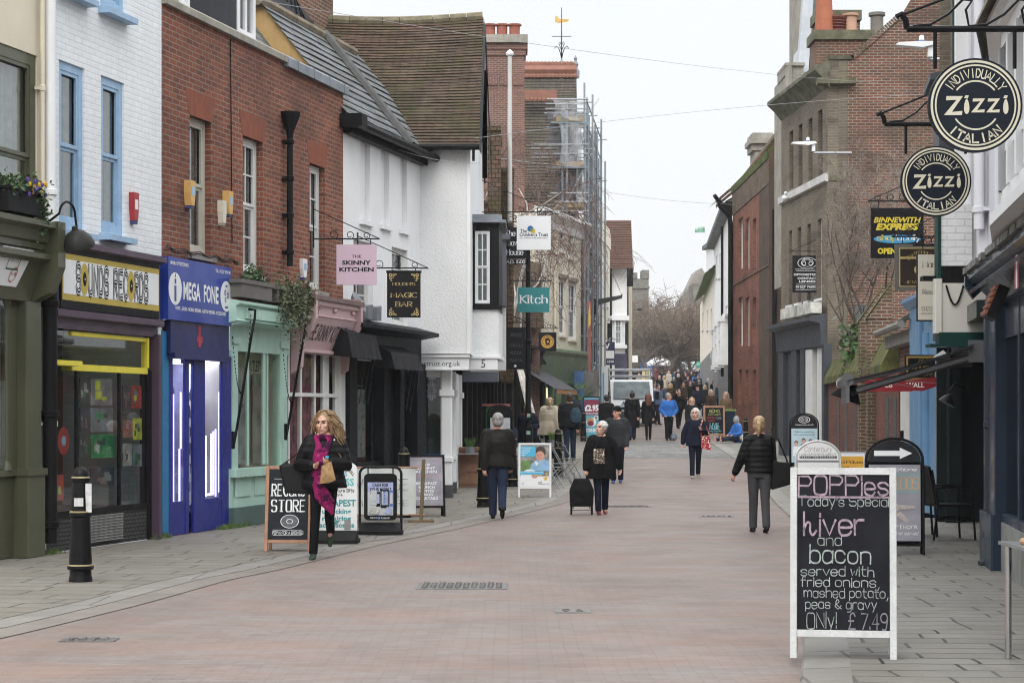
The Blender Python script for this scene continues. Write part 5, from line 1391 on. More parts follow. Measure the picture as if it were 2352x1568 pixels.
f=window(tJ,Xv(1411,yJ),Xv(1429,yJ),Zv(792,yJ),Zv(732,yJ),0,WHITE,(1,1),fw=.06,curtain='half');f.location=(0,yJ-.02,0)
mb=MB();mb.quad((Xv(1370,yJ),yJ+1,zj[4]),(Xv(1452,yJ),yJ+1,zj[4]),(Xv(1452,yJ),yJ+4,zj[4]-2.2),(Xv(1370,yJ),yJ+4,zj[4]-2.2));tile_roof(mb,(Xv(1376,yJ),yJ-.8,Zv(620,yJ)),(Xv(1452,yJ),yJ-.8,Zv(620,yJ)),(Xv(1452,yJ),yJ+1,zj[4]),(Xv(1370,yJ),yJ+1,zj[4]),.16,.03);mb.done('roof',brick('far_brown_tile',(.15,.08,.06),(.11,.065,.05),(.05,.035,.03),.18,.12,.01,.3,bmp=.3),tJ)
mb=MB();mb.tube([(Xv(1403,yJ),yJ-.1,0),(Xv(1403,yJ),yJ-.1,zj[3])],.06,6);mb.box(Xv(1438,yJ),Xv(1452,yJ),yJ-.9,yJ-.7,Zv(660,yJ),Zv(618,yJ));mb.box(Xv(1397,yJ),Xv(1441,yJ),yJ-.05,yJ,zj[3]-.05,zj[3]+.04);mb.done('gutter',BLACKP,tJ)
mb=MB();mb.box(Xv(1444,112),Xv(1452,112),112,118,0,Zv(620,112));mb.done('wall',CREAMP,tJ)
mb=MB();mb.box(Xv(1412,yJ),Xv(1440,yJ),yJ+.05,yJ+.1,gz(yJ),Zv(812,yJ));mb.done('shopfront',plain('violet_shop',(.06,.06,.10),.5,.5,1),tJ)
# right side, nearest first: white bay-windowed house with dark blue restaurant front
RF=Fac(6.866,33,-.1416,-.9899)
tZ=RF.thing('bay_window_house','white house with mossy bay window over a dark blue restaurant front at the right edge','house')
LILAC=plain('lilac_white',(.66,.66,.70),.6,.06,2,.2,30,streak=.15,grime=(.4,.4,.42))
NAVY=plain('navy_paint',(.022,.034,.055),.4,.15,2,streak=.2,grime=(.05,.06,.08),coat=.2)
uz0,uz1=RF.u(2264),RF.u(2700)
zf=RF.p(2290,520)[1]
mb=MB();mb.quad((uz0,0,3.2),(uz1,0,3.2),(uz1,0,8),(uz0,0,8));mb.quad((uz0,4,3.2),(uz0,0,3.2),(uz0,0,8),(uz0,4,8));mb.quad((uz0,4,0),(uz0,.5,0),(uz0,.5,3.2),(uz0,4,3.2));mb.quad((uz1,0,0),(uz1,4,0),(uz1,4,8),(uz1,0,8));mb.quad((uz0,0,8),(uz1,0,8),(uz1,4,8),(uz0,4,8))
mb.bbox(uz0-.02,uz0+.22,-.1,.2,3.4,8,.01)
mb.done('wall',LILAC,tZ)
downpipe(tZ,uz0+.30,3.6,7.9,-.1,.06,LILAC,False,'downpipe',False,4)
bz0,bz1=RF.p(2310,515,.4)[1],RF.p(2310,112,.4)[1]
bu0=RF.u(2268,.1);bu=RF.u(2300,.5);bu1=bu+2.4
by=part('bay',tZ)
def bayprof(d):return[(bu0-d*.6,.0),(bu-d*.3,-.5-d),(bu1+d*.3,-.5-d),(bu1+.6+d*.6,0)]
mb=MB()
mb.prism(bayprof(.09),bz0-.07,bz0+.02);mb.prism(bayprof(.05),bz0+.02,bz0+.06);mb.prism(bayprof(0),bz0+.06,bz0+.2);mb.prism(bayprof(0),bz1-.12,bz1);mb.prism(bayprof(.06),bz1,bz1+.05);mb.prism(bayprof(.12),bz1+.05,bz1+.1)
for(ax,ay),(bx,by_)in zip(bayprof(0),bayprof(0)[1:]):
 n=2 if abs(bx-ax)<1 else 4
 for k in range(n+1):
  x,y=ax+(bx-ax)*k/n,ay+(by_-ay)*k/n
  mb.box(x-.06,x+.06,y-.02,y+.08,bz0+.2,bz1-.12)
 mb.quad((ax,ay+.02,bz1-.95),(bx,by_+.02,bz1-.95),(bx,by_+.02,bz1-.88),(ax,ay+.02,bz1-.88))
mb.done('frame',WHITE,by)
mb=MB()
for(ax,ay),(bx,by_)in zip(bayprof(0),bayprof(0)[1:]):mb.quad((ax,ay+.05,bz0+.1),(bx,by_+.05,bz0+.1),(bx,by_+.05,bz1),(ax,ay+.05,bz1))
mb.done('pane',GLASS,by)
mb=MB()
for(ax,ay),(bx,by_)in zip(bayprof(-.12),bayprof(-.12)[1:]):mb.quad((ax,ay+.1,bz0+.1),(bx,by_+.1,bz0+.1),(bx,by_+.1,bz1),(ax,ay+.1,bz1))
mb.done('interior',plain('brown_room',(.05,.035,.028),.9),by)
mb=MB();P,Q=bayprof(.2),[(bu0+.5,0),(bu0+.8,-.05),(bu1-.3,-.05),(bu1,0)]
for(a,b),(c,d)in zip(zip(P,P[1:]),zip(Q,Q[1:])):mb.quad((a[0],a[1],bz1+.1),(b[0],b[1],bz1+.1),(d[0],d[1],bz1+.62),(c[0],c[1],bz1+.62));mb.quad((a[0],a[1],bz1+.07),(b[0],b[1],bz1+.07),(b[0],b[1],bz1+.1),(a[0],a[1],bz1+.1))
mb.done('roof',plain('lichen_lead',(.26,.24,.18),.8,.35,3,.4,20,fine=.4),by)
mb=MB();mb.prism([(bu0+.1,0),(bu+.1,-.40),(bu1-.1,-.40),(bu1+.5,0)],3.3,bz0-.07);mb.done('base',brick('bay_brick',(.22,.07,.05),(.16,.06,.05),(.2,.18,.15),stain=.5),by)
sf=part('shopfront',tZ)
ft=RF.p(2230,636,.35)[1];fb=RF.p(2278,704,.12)[1];ue=RF.u(2228,.38)
mb=MB()
mb.extr([(0,ft+.1),(-.42,ft),(-.42,ft-.06),(-.36,ft-.1),(-.14,fb),(0,fb)],ue+.12,uz1)
mb.extr([(0,ft+.02),(-.44,ft-.02),(-.44,ft-.12),(-.36,ft-.25),(-.2,fb+.2),(-.19,fb-.02),(0,fb-.05)],ue,ue+.14)
mb.extr([(-.39,ft-.16),(-.41,ft-.18),(-.39,ft-.20)],ue+.14,uz1)
pu0,pu1=RF.u(2285),RF.u(2312)
mb.bbox(pu0,pu1,-.12,.1,.02,fb,.015);mb.bbox(pu0-.04,pu1+.03,-.16,.1,.02,.62,.02);mb.bbox(pu1,uz1,-.05,.1,.55,.64);mb.bbox(pu1,uz1,-.02,.08,fb-.35,fb)
mb.bbox(RF.u(2345),RF.u(2345)+.08,-.03,.06,.6,fb)
mb.done('fascia',NAVY,sf)
mb=MB();x=ue
while x<uz1:h_=rnd.uniform(-.012,.02);mb.box(x,x+.2,-.46+h_,0,ft+.0+h_,ft+.06+h_);x+=.205
mb.done('slate_edge',plain('edge_slate',(.17,.17,.16),.8,.35,5,.3),sf)
mb=MB();mb.box(pu1,uz1,-.06,.06,.02,.55);mb.done('stall_riser',plain('grey_stone',(.20,.20,.19),.7,.3,3,streak=.5),sf)
mb=MB();rq(mb,pu1,uz1,.6,fb,.0);mb.done('pane',glass('dark_shop_glass',(.5,.52,.52),.16),sf)
mb=MB();mb.box(pu0,uz1,1.6,1.65,0,fb+.3);mb.box(pu0-.02,pu0+.02,.05,1.6,0,fb);mb.done('interior',plain('dim_restaurant',(.24,.22,.20),.9,.5,2),sf)
u_,z_=RF.p(2288,700,.34)
t=thing('patio_heater','copper coloured heater box tilted on the dark blue fascia','heater',RF.wp(u_,-.33,z_),RF.a)
COP=plain('copper',(.42,.13,.07),.3,.2,5,metal=.7)
mb=MB();mb.T=Matrix.Rotation(R(-22),4,'X');mb.box(-.24,.24,-.07,.03,-.14,.16);mb.done('case',BLACKP,t)
mb=MB();mb.T=Matrix.Rotation(R(-22),4,'X')
for k in range(5):mb.tube([(-.22,-.075,-.11+.06*k),(.22,-.075,-.11+.06*k)],.024,6)
mb.done('element',COP,t)
mb=MB();u_,z_=RF.p(2338,618,.33)
for k,m_ in enumerate((0,1,0)):rq(mb,u_+.1*k-.12,u_+.1*k-.02,z_-.16,z_+.14,-.345,m_)
mb.done('sticker',[plain('flag_red',(.42,.03,.05),.5),WHITE],sf)
downpipe(tZ,RF.u(2273,.1),.03,fb+.1,-.1,.05,plain('slate_pipe',(.035,.038,.045),.5),False,'downpipe',True,3)
# black restaurant house with projecting cream box
tM2=RF.thing('restaurant_house','dark brick house over the black restaurant entrance with a cream projecting box','house')
GB=brick('grimy_brick',(.20,.165,.12),(.13,.105,.08),(.20,.18,.15),.225,.075,.012,.5,burnt=(.06,.05,.045))
m0,m1=RF.u(2158),uz0-.02
ops=[(RF.u(a),RF.u(b),5.1,6.6)for a,b in((2168,2180),)]
mb=MB();holes(mb,m0,m1,2.9,9,ops,.15,.1);shell(mb,m0,m1,2.9,9,5)
for q_ in[(m0,.15,m0,5),(m1,5,m1,.15)]:mb.quad((q_[0],q_[1],0),(q_[2],q_[3],0),(q_[2],q_[3],2.9),(q_[0],q_[1],2.9))
mb.done('wall',GB,tM2)
for o in ops:window(tM2,*o,.2,BLACKP,(1,1),.05,STONE,None)
DGREEN=plain('bottle_green',(.012,.045,.04),.4,.2,3,coat=.2)
mb=MB();mb.tube([(RF.u(2187),.05,5.9),(RF.u(2187),.05,9)],.05,8);mb.done('downpipe',DGREEN,tM2)
mb=MB();a_=RF.u(2185,.1);mb.box(a_-.5,a_+.6,-.3,.2,4.9,6.0);mb.extr([(.2,6.15),(-.42,6.05),(-.42,5.97),(.2,5.97)],a_-.6,a_+.7);mb.done('oriel',plain('oriel_grey',(.045,.05,.06),.5),tM2)
Yb=23.9
bx=thing('sign_box_bay','cream projecting box bay with dark green base beside the dark blue fascia','bay',(0,0,0))
X0,X1=Xv(2152,Yb),Xv(2268,Yb)
mb=MB();mb.box(X0,X1,Yb,Yb+.18,Zv(763,Yb),Zv(650,Yb));mb.bbox(X0-.03,X0+.06,Yb-.03,Yb+.1,Zv(765,Yb),Zv(640,Yb));mb.done('panel',plain('pale_panel',(.62,.60,.55),.5,.05,1.5,streak=.15,grime=(.4,.38,.33)),bx)
mb=MB();mb.box(X0+.02,X1,Yb-.04,Yb+.18,Zv(790,Yb),Zv(763,Yb));mb.box(X0-.1,X1,Yb-.1,Yb+.18,Zv(797,Yb),Zv(790,Yb));mb.done('moulding',DGREEN,bx);mb=MB();mb.box(Xv(2160,Yb)-.03,Xv(2160,Yb)+.01,Yb,Yb+.2,Zv(640,Yb),Zv(480,Yb));mb.done('corner_strip',DGREEN,bx)
mb=MB();mb.box(Xv(2162,Yb),Xv(2234,Yb),Yb+.02,Yb+.16,Zv(610,Yb),Zv(470,Yb));mb.done('wall',brick('white_brick_r',(.78,.79,.82),(.74,.75,.78),(.66,.67,.70),.22,.085,.01,.1,(.5,.5,.5),bmp=.5),bx)
mb=MB();mb.box(Xv(2166,Yb),Xv(2240,Yb),Yb+.03,Yb+.2,Zv(650,Yb),Zv(610,Yb));mb.prism([(Xv(2125,Yb),Yb+.1),(Xv(2160,Yb),Yb+.1),(Xv(2160,Yb),Yb+.3),(Xv(2125,Yb),Yb+.3)],Zv(642,Yb),Zv(632,Yb));mb.tube([(Xv(2172+4*k,Yb),Yb-.03,Zv(655+45*math.sin(math.pi*k/10),Yb))for k in range(11)],.012,6);mb.done('bracket',BLACKP,bx)
mb=MB();mb.box(Xv(2234,Yb),Xv(2262,Yb),Yb+.1,Yb+.3,Zv(610,Yb),Zv(-40,Yb));mb.prism([(Xv(2228,Yb),Yb),(Xv(2268,Yb),Yb),(Xv(2268,Yb),Yb+.3),(Xv(2228,Yb),Yb+.3)],Zv(612,Yb),Zv(596,Yb));mb.done('pier',LILAC,bx)
mb=MB();mb.box(Xv(2205,Yb),Xv(2234,Yb),Yb+.22,Yb+.3,Zv(500,Yb),Zv(-40,Yb));mb.done('pier',WHITE,bx)
sf=part('shopfront',tM2)
mb=MB();bk=1.0
mb.box(m0+.2,m1-.1,bk,bk+.05,0,3);mb.box(m0,m0+.1,-.05,bk,0,2.8);mb.box(m0,m1,-.1,bk,2.75,2.95)
for px,d in((2160,.1),(2192,.7),(2208,.8),(2232,.45),(2262,.25)):u_=RF.u(px);mb.bbox(u_-.1,u_+.14,d,d+.2,.02,2.8,.02);mb.bbox(u_-.13,u_+.17,d-.03,d+.2,.02,.5,.02)
mb.box(RF.u(2208),RF.u(2232),.6,.7,.02,.8)
mb.done('frame',plain('black_green',(.010,.016,.016),.35,.2,3,coat=.3),sf)
mb=MB()
for px in(2177,2205,2228,2246):u_=RF.u(px,-.6);mb.box(u_-.006,u_+.006,.42,.44,.6,2.6)
mb.done('edge_bead',plain('bead_grey',(.2,.19,.16),.5),sf)
lp=thing('wall_lamp','black swan neck lamp glowing orange inside the restaurant entrance','lamp',at(2185,905,26.8))
mb=MB();mb.tube([(.35,.25,-.0),(.25,.15,.12),(.05,.05,.14),(-.02,0,.05),(0,0,-.02)],.012,6);mb.T=Matrix.Rotation(R(28),4,'Y');mb.lathe([(.12,-.14),(.11,-.12),(.07,-.05),(.02,0),(.0,.03)],n=14);mb.done('lamp_shade',BLACKM,lp)
mb=MB();mb.T=Matrix.Rotation(R(28),4,'Y');disc(mb,0,0,.1,0);
for i in range(len(mb.v)):pass
mb=MB();mb.T=Matrix.Rotation(R(28),4,'Y');mb.lathe([(.105,-.128),(.02,-.122)],n=14);mb.done('bulb',emit('orange_glow',(1,.42,.12),3),lp)
aw=RF.thing('awning','black retractable awning with white end cap over the restaurant tables','awning')
AWB=plain('awning_shiny_black',(.018,.018,.02),.35,.3,3,.3,12)
u0,u1=RF.u(2185,.2),RF.u(2185,.2)+2.6
Yc=27.0
pz0,pz1=Zv(818,Yc),Zv(886,Yc+.3);ext=1.55
mb=MB();n=6
for i in range(n):
 a,b=i/n,(i+1)/n;sag=lambda s:-.03*math.sin(math.pi*s)
 P_=lambda s:(-.15-(ext-.15)*s,pz0+(pz1-pz0)*s+sag(s))
 (y0_,z0_),(y1_,z1_)=P_(a),P_(b)
 mb.add([(u0,y0_,z0_),(u1,y0_,z0_),(u1,y1_,z1_),(u0,y1_,z1_),(u0,y0_,z0_-.03),(u1,y0_,z0_-.03),(u1,y1_,z1_-.03),(u0,y1_,z1_-.03)],[(0,1,2,3),(4,7,6,5),(0,3,7,4),(1,5,6,2)])
mb.done('canopy',AWB,aw)
mb=MB();mb.tube([(u0-.02,-ext,pz1),(u1,-ext,pz1)],.075,12);mb.box(u0,u1,-ext-.02,-ext+.02,pz1-.26,pz1)
mb.done('front_rail',plain('rail_grey',(.10,.10,.105),.4),aw)
mb=MB();mb.quad((u0-.02,-ext-.15,pz1-.14),(u0+.05,-ext+.22,pz1-.28),(u0+.05,-ext+.18,pz1-.02),(u0,-ext-.0,pz1-.02));mb.done('valance',AWB,aw)
for u_ in(u0+.06,u1-.15):mb=MB();mb.box(u_,u_+.07,-.2,.05,pz0-.2,pz0+.05);mb.tube([(u_+.03,-.15,pz0-.14),(u_+.03,-ext+.1,pz1-.12)],.04,6);mb.done('arm',plain('arm_grey',(.07,.07,.075),.4),aw)
mb=MB();mb.tube([(u0-.05,-ext,pz1),(u0-.02,-ext,pz1)],.08,14);mb.extr([(-.42,pz0-.06),(-.30,pz0+.02),(-.16,pz0-.12),(-.18,pz0-.2),(-.34,pz0-.2)],u0-.05,u0);mb.done('end_cap',WHITE,aw)
for sgn in(0,1):
 fl=thing('ice_cream_flag',('red ice cream banner with white script hanging under the awning','red folded banner reading WALL behind the awning arm')[sgn],'banner',at(2040+sgn*62,880,29.5+sgn))
 mb=MB();W_=.36;mb.slab([(-W_,.02),(W_,.10),(W_+.05,-.02),(W_*.3,-.12),(-W_,-.09)]if sgn else[(-W_,.12),(W_,-.02),(W_,-.12),(-W_*.9,-.12)],-.01,.01,0)
 text(mb,'WALL' if sgn else 'Co',0,-.06,.07,None,'sans','c',1,-.013,.02);mb.done('cloth',[plain('banner_red',(.24,.012,.02),.6,.2),WHITE],fl)
 mb=MB();mb.tube([(-W_,0,.06),(W_+(.5 if sgn else 0),0,-.05)],.012,6);mb.done('pole',GREYM,fl)
# blue pawn shop, white door, low tiled lean-to, garden wall
WF=Fac(8.5,53.6,7.1-8.5,36-53.6)
tP=WF.thing('blue_shop','small shop with light blue pilasters beside the black restaurant','shop')
LBLUE=plain('light_blue',(.14,.28,.45),.45,.08,2,.1,30,streak=.15,grime=(.1,.15,.2))
p0,p1=WF.u(2104),WF.u(2172);zt=WF.p(2105,698)[1]
mb=MB()
for a,b in((2105,2128),(2138,2166)):mb.bbox(WF.u(a),WF.u(b),-.12,.2,.02,zt,.02);mb.bbox(WF.u(a)-.04,WF.u(b)+.03,-.16,.2,.02,.5,.02)
mb.tube([(WF.u(2150),-.13,.5),(WF.u(2150),-.13,zt-.6)],.09,10);mb.extr([(.2,zt+.1),(-.25,zt+.06),(-.25,zt),(-.14,zt-.1),(.2,zt-.1)],p0-.1,p1);mb.box(p0,p1,.05,.5,0,zt)
mb.done('shopfront',LBLUE,tP)
mb=MB();mb.box(p0-.02,p1+.4,.5,4,0,zt+.2);mb.done('wall',GB,tP)
for px in(2131,2139):
 mb=MB();u_,z_=WF.p(px,716,.15);mb.box(u_-.07,u_+.07,-.22,-.12,z_-.14,z_+.14);mb.done('wall_light',plain('brushed',(.4,.38,.33),.4),tP)
t=thing('notice_board','black and gold notice board reading bought for cash on the blue shop','sign',at(2122,845,31.0))
mb=MB();W_,H_=.30,.205;mb.box(-W_,W_,-.02,.02,-H_,H_,0);rq(mb,-W_+.02,W_-.02,-H_+.02,H_-.02,-.022,1);rq(mb,-W_+.05,W_-.05,-H_+.05,H_-.05,-.024,0)
for s,z in(('ALL',.10),('BOUGHT',-.02),('FOR CASH',-.12)):text(mb,s,0,z,.055,None,'serif','c',1,-.027,maxw=.48)
mb.done('panel',[BLACKP,plain('old_gold',(.30,.20,.05),.5)],t)
tL=WF.thing('lean_to','low mossy slate lean-to with white door between garden wall and blue shop','outbuilding')
l0,l1=WF.u(2062),WF.u(2105)
ze_=WF.p(2062,772)[1]
mb=MB();holes(mb,l0-.6,l1,0,ze_,[(WF.u(2068),l1-.05,.02,2.25)],.1,.1);mb.done('wall',REDB,tL)
mb=MB();mb.box(WF.u(2068),WF.u(2082),.0,.14,.02,2.3);mb.box(WF.u(2068),l1,.02,.14,2.2,2.35);mb.done('door_frame',SASHW,tL)
mb=MB();mb.box(WF.u(2082),l1-.03,.12,.16,.02,2.25);mb.done('door',plain('greyish_door',(.36,.38,.36),.5,.06),tL)
mb=MB();u_,z_=WF.p(2075,1000);mb.bbox(u_-.05,u_+.05,-.06,0,z_-.09,z_+.09,.01);mb.done('key_safe',BLACKM,tL)
mb=MB();tile_roof(mb,(l0-1.3,-.2,ze_+.12),(l1+.2,-.2,ze_+.12),(l1+.2,1.6,ze_+1.25),(l0-.2,1.6,ze_+1.25),.14,.03);mb.done('roof',plain('mossy_slate',(.15,.16,.135),.85,.45,5,.5,12,fine=.4),tL)
mb=MB();mb.tube([(l0-1.3,-.26,ze_+.1),(l1,-.26,ze_+.1)],.07,8);mb.box(l0-1.2,l1,-.12,.05,ze_-.2,ze_+.02);mb.done('gutter',plain('gutter_grey',(.22,.21,.19),.7,.2,streak=.3),tL)
tW=WF.thing('garden_wall','old brick and flint garden wall with mossy sloped coping and twin buttress','wall')
w0,w1=.25,WF.u(2064)
zw=2.48
MOSSB=brick('mossy_brick',(.17,.075,.05),(.12,.06,.045),(.30,.29,.25),.225,.075,.012,.4,burnt=(.06,.04,.035),moss=.55)
FLINT=plain('flint_panel',(.085,.085,.085),.5,.8,16,.9,26,fine=.5)
mb=MB();mb.box(w0,w1,0,.4,0,zw);mb.done('wall',brick('wall_red_brick',(.22,.075,.05),(.16,.06,.045),(.13,.10,.09),.225,.075,.01,.35,burnt=(.09,.04,.035),moss=.15),tW)
mb=MB()
for px in(1924,1941,1961,2034,2052):a=WF.u(px);mb.bbox(a,a+.62,-.012,.0,.62,2.0,.004)
mb.done('flint_panels',FLINT,tW)
MOSS=plain('moss_bright',(.105,.108,.03),.95,.7,2.5,.8,25,fine=.55)
mb=MB();mb.extr([(-.12,zw),(-.12,zw+.16),(.1,zw+.62),(.45,zw+.7),(.45,zw)],w0,WF.u(2040));mb.done('coping',MOSS,tW)
mb=MB()
zb_=WF.p(1990,662)[1]
for a in(1986,2006):u_=WF.u(a);v_=u_+.36;mb.bbox(u_,v_,-.15,.3,0,zb_-.75,.01);mb.extr([(-.17,zb_-.75),(.35,zb_-.75),(.35,zb_)],u_-.02,v_+.02)
mb.done('buttress',MOSSB,tW)
mb=MB()
for a in(1986,2006):u_=WF.u(a);v_=u_+.36;mb.quad((u_-.03,-.20,zb_-.74),(v_+.03,-.20,zb_-.74),(v_+.03,.36,zb_+.03),(u_-.03,.36,zb_+.03))
mb.done('buttress_cap',MOSS,tW)
lb=thing('laurel_bush','glossy green laurel bush growing over the mossy garden wall','bush',WF.wp(WF.u(1950),.55,0),WF.a)
mb=MB();rr=random.Random(21)
for k in range(6):mb.tube([(0,0,0),(rr.uniform(-.3,.3),rr.uniform(-.2,.2),2.2),(rr.uniform(-.7,.7),rr.uniform(-.5,.2),3.2)],[.05,.03,.01],5)
mb.done('stem',BROWN,lb)
mb=MB();ivy(mb,[(rr.uniform(-.75,.75),rr.uniform(-.5,.3),rr.uniform(2.9,3.6))for _ in range(30)],900,(.22,.2,.2),.10,rr,.05);mb.done('leaves',plain('laurel_leaf',(.055,.115,.03),.35,.5,5),lb)
# optician's corner house
CB=brick('stock_brick',(.155,.125,.092),(.205,.165,.12),(.22,.20,.165),.225,.075,.012,.6,(.05,.045,.04),burnt=(.07,.055,.045))
CF=Fac(8.05,59.5,8.49-8.05,53.6-59.5,.2)
tO=CF.thing('optician_house','three storey brown brick corner house with mossy cornice behind the bare tree','house')
Lc=CF.u(1901)
zt=CF.p(1900,135)[1];zco=CF.p(1900,182)[1];zst=CF.p(1898,407)[1];zsh=CF.p(1895,730)[1]
wt=[CF.rect(*o)for o in((1813,1822,304,436),(1834,1843,289,429),(1857,1866,275,418),(1879,1889,256,407),(1812,1819,531,700),(1832,1840,524,695),(1854,1862,516,690),(1878,1887,505,685))]
mb=MB();holes(mb,0,Lc,0,zt,wt+[(.2,Lc-.15,.02,zsh-.1)],0,.14);shell(mb,0,Lc,0,zt,.3)
mb.done('wall',CB,tO)
for i,o in enumerate(wt):window(tO,*o,.1,BLACKP if i!=7 else WHITE,(0,1),.05,WHITE if i>3 else None,None)
mb=MB();mb.extr([(0,zco+.45),(-.1,zco+.42),(-.42,zco+.3),(-.42,zco+.2),(-.2,zco),(0,zco-.25)],-.05,Lc+.25);mb.done('cornice',plain('mossy_stone',(.12,.12,.085),.9,.5,3,.5,20,streak=.4,grime=(.05,.05,.04)),tO)
mb=MB();mb.extr([(0,zst+.1),(-.1,zst+.08),(-.1,zst-.12),(0,zst-.14)],-.02,Lc+.08);mb.done('string_course',plain('white_stone',(.55,.54,.52),.8,.2,2,streak=.4),tO)
sf=part('shopfront',tO)
CHAR=plain('charcoal_blue',(.05,.055,.068),.5,.2,2,streak=.3,grime=(.09,.09,.09))
mb=MB()
mb.extr([(0,zsh+.12),(-.5,zsh+.02),(-.5,zsh-.08),(-.2,zsh-.16),(-.16,zsh-.75),(0,zsh-.8)],.05,Lc-.05)
for a,b in((1797,1808),(1826,1838),(1847,1856),(1897,1902)):mb.bbox(CF.u(a),CF.u(b),-.12,.1,0,zsh-.7)
mb.box(.2,CF.u(1826),0,.08,0,zsh-.8)
mb.done('fascia',CHAR,sf)
mb=MB();mb.bbox(CF.u(1858),CF.u(1873),-.10,.05,0,zsh-.8);mb.bbox(CF.u(1878),CF.u(1895),-.02,.08,0,zsh-.8);mb.done('door_frame',SASHW,sf)
mb=MB();rq(mb,.2,Lc-.15,0,zsh,.2);mb.done('interior',DARKIN,sf)
mb=MB()
for k,px in enumerate((1810,1829,1850,1868)):u_,z_=CF.p(px,708-k*4,.3);mb=MB();mb.box(u_-.35,u_+.35,-.45,-.15,zsh+.12,zsh+.42);mb.done('window_box',plain('lichen_white',(.5,.5,.46),.8,.3,4),tO)
CSY=53.6
sd=thing('brick_gable_wall','tall red brick side wall with raking coping and chimney pots behind the bare tree','house',(0,0,0))
WBR=brick('repaired_brick',(.20,.072,.046),(.12,.058,.044),(.30,.275,.23),.225,.075,.013,.65,(.06,.05,.04),burnt=(.085,.055,.045),moss=.12)
CX0=Xv(1901,CSY)
mb=MB();zp=[Zv(p,CSY)for p in(135,62,20,-30)]
mb.poly([(Xv(1946,CSY),CSY,0),(Xv(2300,CSY),CSY,0),(Xv(2300,CSY),CSY,zp[3]),(Xv(2110,CSY),CSY,zp[3]),(Xv(2066,CSY),CSY,Zv(42,CSY)),(Xv(1960,CSY),CSY,Zv(137,CSY)),(Xv(1946,CSY),CSY,zp[0])]);mb.box(Xv(1880,CSY),Xv(2012,CSY),CSY+.5,CSY+1.6,11,Zv(75,CSY));mb.box(Xv(1905,CSY),Xv(2005,CSY),CSY+2,CSY+3,9,Zv(8,CSY))
mb.done('wall',WBR,sd)
mb=MB();mb.box(CX0-.02,Xv(1946,CSY),CSY+.002,CSY+.3,0,Zv(134,CSY));mb.done('wall',CB,sd)
mb=MB();mb.prism([(CX0-.3,CSY-.3),(Xv(1962,CSY),CSY-.3),(Xv(1962,CSY),CSY+.1),(CX0-.3,CSY+.1)],Zv(196,CSY),Zv(182,CSY));mb.prism([(CX0,CSY-.06),(Xv(1960,CSY),CSY-.06),(Xv(1960,CSY),CSY+.3),(CX0,CSY+.3)],Zv(137,CSY),Zv(128,CSY));mb.box(CX0-.02,Xv(1944,CSY),CSY-.08,CSY+.1,Zv(415,CSY),Zv(403,CSY))
mb.prism([(Xv(1874,CSY),CSY+.4),(Xv(2015,CSY),CSY+.4),(Xv(2015,CSY),CSY+1.7),(Xv(1874,CSY),CSY+1.7)],Zv(84,CSY),Zv(62,CSY));mb.prism([(Xv(1900,CSY),CSY+1.9),(Xv(2008,CSY),CSY+1.9),(Xv(2008,CSY),CSY+3.1),(Xv(1900,CSY),CSY+3.1)],Zv(14,CSY),Zv(-10,CSY));mb.done('coping',plain('mossy_coping',(.13,.125,.08),.9,.5,3,.5,18,fine=.4),sd)
mb=MB()
a,b=Vector((Xv(1960,CSY),CSY-.06,Zv(138,CSY))),Vector((Xv(2066,CSY),CSY-.06,Zv(44,CSY)));nn=Vector((-(b-a).z,0,(b-a).x)).normalized()*.14
n=22
for i in range(n):p,q=a.lerp(b,i/n),a.lerp(b,(i+.88)/n);mb.add([p,q,q+nn,p+nn,p+Vector((0,.35,0)),q+Vector((0,.35,0)),q+nn+Vector((0,.35,0)),p+nn+Vector((0,.35,0))],[(0,1,2,3),(3,2,6,7),(0,4,5,1)])
mb.done('raking_coping',MOSSB,sd)
zz_=Zv(62,CSY);PINKC=plain('pale_pot',(.45,.27,.19),.8,.1)
pots(sd,[(Xv(1905,CSY),CSY+.9,zz_,.26,1.2,'tall')],plain('orange_pot',(.38,.13,.07),.8,.12,4));pots(sd,[(Xv(1936,CSY),CSY+1,zz_,.26,.5,'vent')],plain('dark_red_pot',(.16,.05,.04),.8));pots(sd,[(Xv(1968,CSY),CSY+1,zz_,.20,.55,'x')],PINKC);pots(sd,[(Xv(2036,CSY),CSY+1.4,Zv(66,CSY),.21,.7,'x')],plain('grey_pot',(.17,.16,.14),.8))
for px in(1970,1992):
 mb=MB();p=at(px,728,CSY);mb.box(p.x-.11,p.x+.11,CSY-.2,CSY,p.z-.3,p.z+.3);mb.done('meter_box',plain('meter_grey',(.10,.11,.12),.5,.2),sd)
sb=thing('stone_building','pale stone building with lead clad turret rising behind the corner house','building',(0,0,0))
ys=66
mb=MB();mb.box(Xv(1806,ys),Xv(1855,ys),ys,ys+3,6,Zv(168,ys));mb.prism([(Xv(1803,ys),ys-.1),(Xv(1848,ys),ys-.1),(Xv(1848,ys),ys+2),(Xv(1803,ys),ys+2)],Zv(152,ys),Zv(145,ys));mb.tube([(Xv(1812,ys),ys,8),(Xv(1812,ys),ys,Zv(150,ys))],.12,8);mb.box(Xv(1804,ys),Xv(1846,ys),ys+.02,ys+2,Zv(172,ys),Zv(152,ys));mb.box(Xv(1842,ys),Xv(1860,ys),ys+1,ys+3,9,Zv(-60,ys))
mb.done('wall',STONE,sb)
